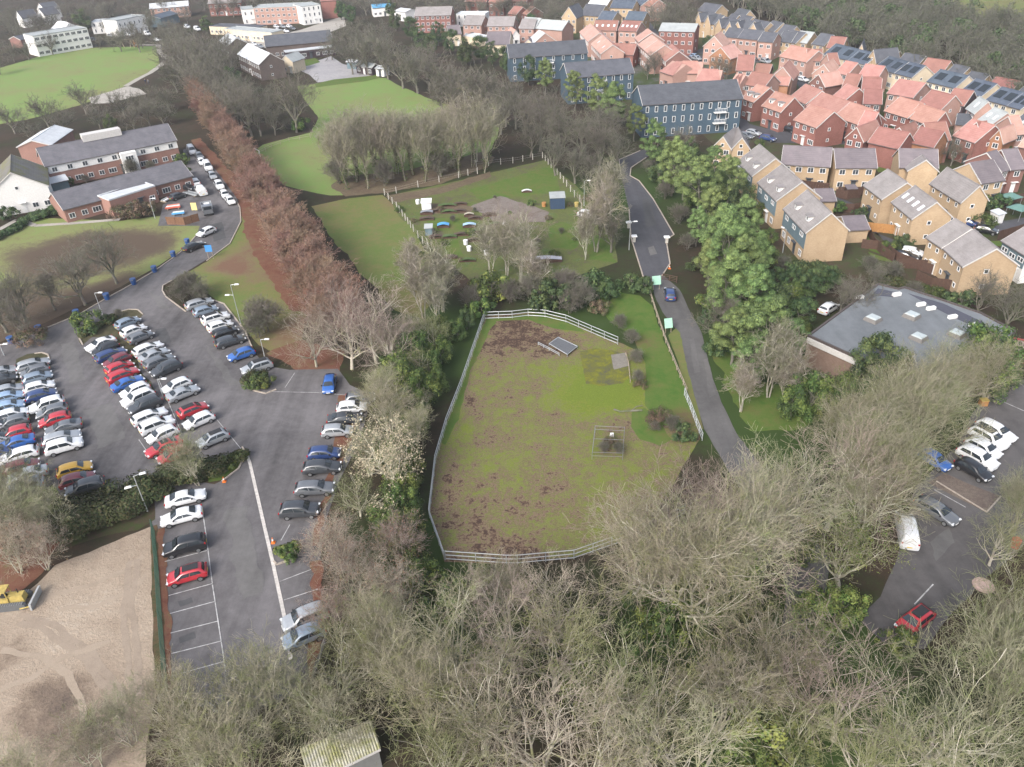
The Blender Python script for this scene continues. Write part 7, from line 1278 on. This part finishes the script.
# park and school bits
def goal(px, lab, rz, w=3.6, h=1.9):
    P = []
    for s in (-1, 1): q = MB(); q.tube((s*w/2, 0, 0), (s*w/2, 0, h), .1); P.append(('post', q, FRAME)); q = MB(); q.tube((s*w/2, 1.2, .05), (s*w/2, 0, h), .05); P.append(('stay', q, FRAME))
    q = MB(); q.tube((-w/2, 0, h), (w/2, 0, h), .1); P.append(('crossbar', q, FRAME)); small('football_goal', lab, 'goal', px, P, rz)
goal(crop(256, 0, 4)((8, 628))[0], 'white goal frame at the left edge of the school lawn', 2.2)
def climb(px, lab):
    P = []
    for s in (-1, 1):
        for k in (-1, 1): q = MB(); q.tube((s*2+k*.8, 0, 0), (s*2, 0, 3.4), .16); P.append(('leg', q, WOODP))
    q = MB(); q.tube((-2.2, 0, 3.4), (2.2, 0, 3.4), .14); P.append(('crossbeam', q, WOODP)); q = MB(); q.box((3.6, .5, 1.6), (1.4, 1.4, .2)); q.box((3.6, .5, 2.9), (1.6, 1.6, .3), taper=.4)
    for a in (-.6, .6):
        for b in (-.6, .6): q.box((3.6+a, .5+b, 1.4), (.14, .14, 2.8))
    P.append(('tower', q, WOODO)); small('climbing_frame', lab, 'play frame', px, P, .2)
climb(crop(90, 0, 10.23)((385, 490))[0], 'timber climbing frame on the far side of the park lawn')
def person(px, lab, coat, rz):
    p = G(*px); V = [(0, 0, .95), (0, 0, 1.2), (0, 0, 1.45), (0, .02, 1.56), (0, .03, 1.72), (.1, 0, .9), (.12, .1, .5), (.12, .02, .06), (.12, .14, .04), (-.1, 0, .9), (-.12, -.08, .5), (-.12, -.2, .08), (-.12, -.08, .04), (.2, 0, 1.42), (.26, -.06, 1.14), (.26, .08, .9), (-.2, 0, 1.42), (-.26, .06, 1.14), (-.26, .16, .92)]
    E = [(0, 1), (1, 2), (2, 3), (3, 4), (0, 5), (5, 6), (6, 7), (7, 8), (0, 9), (9, 10), (10, 11), (11, 12), (2, 13), (13, 14), (14, 15), (2, 16), (16, 17), (17, 18)]; Rr = [.15, .15, .17, .06, .11, .1, .075, .05, .04, .1, .075, .05, .04, .07, .05, .035, .07, .05, .035]
    me = bpy.data.meshes.new('person'); me.from_pydata(V, E, []); o = bpy.data.objects.new('person', me); link(o); o.modifiers.new('k', 'SKIN')
    for i, r_ in enumerate(Rr): me.skin_vertices[0].data[i].radius = (r_, r_)
    me.skin_vertices[0].data[0].use_root = True; s_ = o.modifiers.new('s', 'SUBSURF'); s_.levels = 2
    dg = bpy.context.evaluated_depsgraph_get(); m2 = bpy.data.meshes.new_from_object(o.evaluated_get(dg)); o.modifiers.clear(); o.data = m2; m2.materials.clear()
    skin = plain('skin', (.45, .28, .21), .6); 
    for m in (coat, plain('dark_trousers', (.03, .035, .05), .8), skin): m2.materials.append(m)
    for f in m2.polygons:
        z = f.center.z; f.material_index = 2 if z > 1.5 else 1 if z < .93 and abs(f.center.x) < .22 else 0; f.use_smooth = True
    o.location = (p.x, p.y, .03); o.rotation_euler = (0, 0, rz); tag(o, lab, 'person', 'walkers on the park path')
    h = MB(); h.tube((0, .0, 1.74), (0, .0, 1.86), .1, .06, 8); h.build('hair', plain('dark_hair', (.04, .025, .018), .8), o)
person((146, 84), 'person in a dark coat walking by the pale hardstanding, on the left', plain('navy_coat', (.03, .04, .08), .8), .6); person((149, 84.5), 'person in a grey coat walking by the pale hardstanding, on the right', plain('grey_coat', (.14, .15, .16), .8), .5)
def gazebo(px, lab, m, rz):
    P = []
    for a in (-1, 1):
        for b in (-1, 1): q = MB(); q.tube((a*1.4, b*1.4, 0), (a*1.4, b*1.4, 2.1), .05); P.append(('leg', q, DSTEEL))
    q = MB(); n = len(q.v); q.v += [(-1.6, -1.6, 2.1), (1.6, -1.6, 2.1), (1.6, 1.6, 2.1), (-1.6, 1.6, 2.1), (0, 0, 2.9)]; q.f += [(0, 1, 4), (1, 2, 4), (2, 3, 4), (3, 0, 4), (3, 2, 1, 0)]; q.m += [0]*5; P.append(('canopy', q, m)); small('garden_gazebo', lab, 'gazebo', px, P, rz, 'green garden gazebos')
GZ = plain('green_canvas', (.10, .19, .17), .8); gazebo(crop(900, 160, 5.9)((635, 275))[0], 'green garden canopy, upper of two at the right edge', GZ, .4); gazebo(crop(900, 160, 5.9)((680, 345))[0], 'green garden canopy, lower of two at the right edge', GZ, .5)
shed(crop(745, 150, 6.39)((665, 300))[0], 'brown garden shed between the buff houses', 2, 1.6, 1.9, WOODD, R_PURP); shed(crop(900, 160, 5.9)((560, 370))[0], 'pale shed beside the dark parked cars', 2, 1.6, 1.9, WHITE, R_PALE, .4)
q = MB(); q.tube((0, 0, 0), (0, 0, 1.0), .4, .45, 10); l = MB(); l.tube((0, 0, 1.0), (0, 0, 1.25), .47, .2, 10); small('grit_bin', 'round red bin under branches at the right edge', 'bin', (1014, 547), [('drum', q, REDP), ('lid', l, REDP)])
q = MB(); q.tube((0, 0, 0), (0, 0, .12), 1.0, 1.0, 16); l = MB(); l.tube((0, 0, .12), (0, 0, .2), .8, .75, 16); small('concrete_cover', 'round pinkish concrete cover under the right-hand trees', 'cover', (983, 586), [('ring', q, plain('pink_concrete', (.42, .30, .26), .9)), ('lid', l, plain('pink_concrete_lid', (.46, .33, .28), .9))])
q = MB(); q.box((0, 0, .4), (.9, .7, .8)); l = MB(); l.box((0, 0, .85), (1.0, .8, .1)); small('salt_box', 'orange-yellow box beside the staff car park trees', 'box', crop(768, 384, 4)((858, 85))[0], [('bin', q, WOODO), ('lid', l, YELP)])
# gardens and verges of the estate
for i, p in enumerate([K3((800, 560), (860, 600), (900, 650), (820, 640)), K3((780, 650), (900, 690), (960, 720), (830, 700)), K3((590, 225), (650, 228), (700, 240), (600, 245)), K1((430, 205), (510, 240), (500, 270), (400, 230)), K1((600, 360), (700, 385), (720, 430), (590, 390)), K2((520, 480), (600, 480), (600, 510), (540, 505)), crop(800, 80, 6.394)((460, 460), (620, 470), (620, 490), (470, 490)), crop(800, 80, 6.394)((480, 550), (600, 545), (600, 590), (500, 590)), K1((390, 175), (450, 210), (440, 220), (390, 200)), crop(640, 80, 6.394)((750, 380), (800, 385), (790, 425), (740, 415))]):
    sheet('lawn', p, .06+.003*i, M_BRIGHT, 1, .3, seed=i)
HAZE = .0002
# ------------------------------------------------------------------ overcast daylight
w = bpy.data.worlds.new('World'); scene.world = w; w.use_nodes = True
nt = w.node_tree; bg = nt.nodes['Background']; sky = nt.nodes.new('ShaderNodeTexSky'); sky.sky_type = 'NISHITA'; sky.sun_disc = False
SUN_EL, SUN_AZ = R(38), R(215)     # compass bearing the light comes from (0 = +Y, clockwise)
sky.sun_elevation = SUN_EL; sky.sun_rotation = SUN_AZ; sky.air_density = 1.0; sky.dust_density = 4.0; sky.ozone_density = 1.0
hs = nt.nodes.new('ShaderNodeHueSaturation'); hs.inputs['Saturation'].default_value = .6
nt.links.new(sky.outputs[0], hs.inputs['Color']); nt.links.new(hs.outputs[0], bg.inputs['Color']); bg.inputs['Strength'].default_value = .15
ld = bpy.data.lights.new('sun', 'SUN'); lo = bpy.data.objects.new('sun', ld); link(lo); ld.energy = 1.0; ld.angle = R(18); ld.color = (1, .985, .97)
dv = Vector((math.sin(SUN_AZ)*math.cos(SUN_EL), math.cos(SUN_AZ)*math.cos(SUN_EL), math.sin(SUN_EL)))
lo.rotation_euler = dv.to_track_quat('Z', 'Y').to_euler(); lo.location = (-60, -60, 140)
hz = MB(); hz.box((0, 475, 34), (1900, 1600, 72)); hm = bpy.data.materials.new('thin_haze'); hm.use_nodes = True; hn = hm.node_tree; hn.nodes.clear(); out = hn.nodes.new('ShaderNodeOutputMaterial'); pv = hn.nodes.new('ShaderNodeVolumePrincipled'); pv.inputs['Color'].default_value = (.93, .95, 1, 1); pv.inputs['Density'].default_value = HAZE; pv.inputs['Anisotropy'].default_value = .2; hn.links.new(pv.outputs[0], out.inputs['Volume'])
if HAZE > 0: tag(hz.build('haze', hm), 'thin pale winter haze over the whole view', 'haze', kind='stuff')
scene.view_settings.view_transform = 'Standard'; scene.view_settings.look = 'None'; scene.view_settings.exposure = 1.18; scene.view_settings.gamma = 1
scene.render.engine = 'CYCLES'; scene.cycles.max_bounces = 4; scene.cycles.diffuse_bounces = 2; scene.cycles.glossy_bounces = 2; scene.cycles.transparent_max_bounces = 8
scene.cycles.use_denoising = True; scene.render.film_transparent = False
scene.cycles.volume_bounces = 0; scene.cycles.volume_step_rate = 20; scene.cycles.volume_max_steps = 32
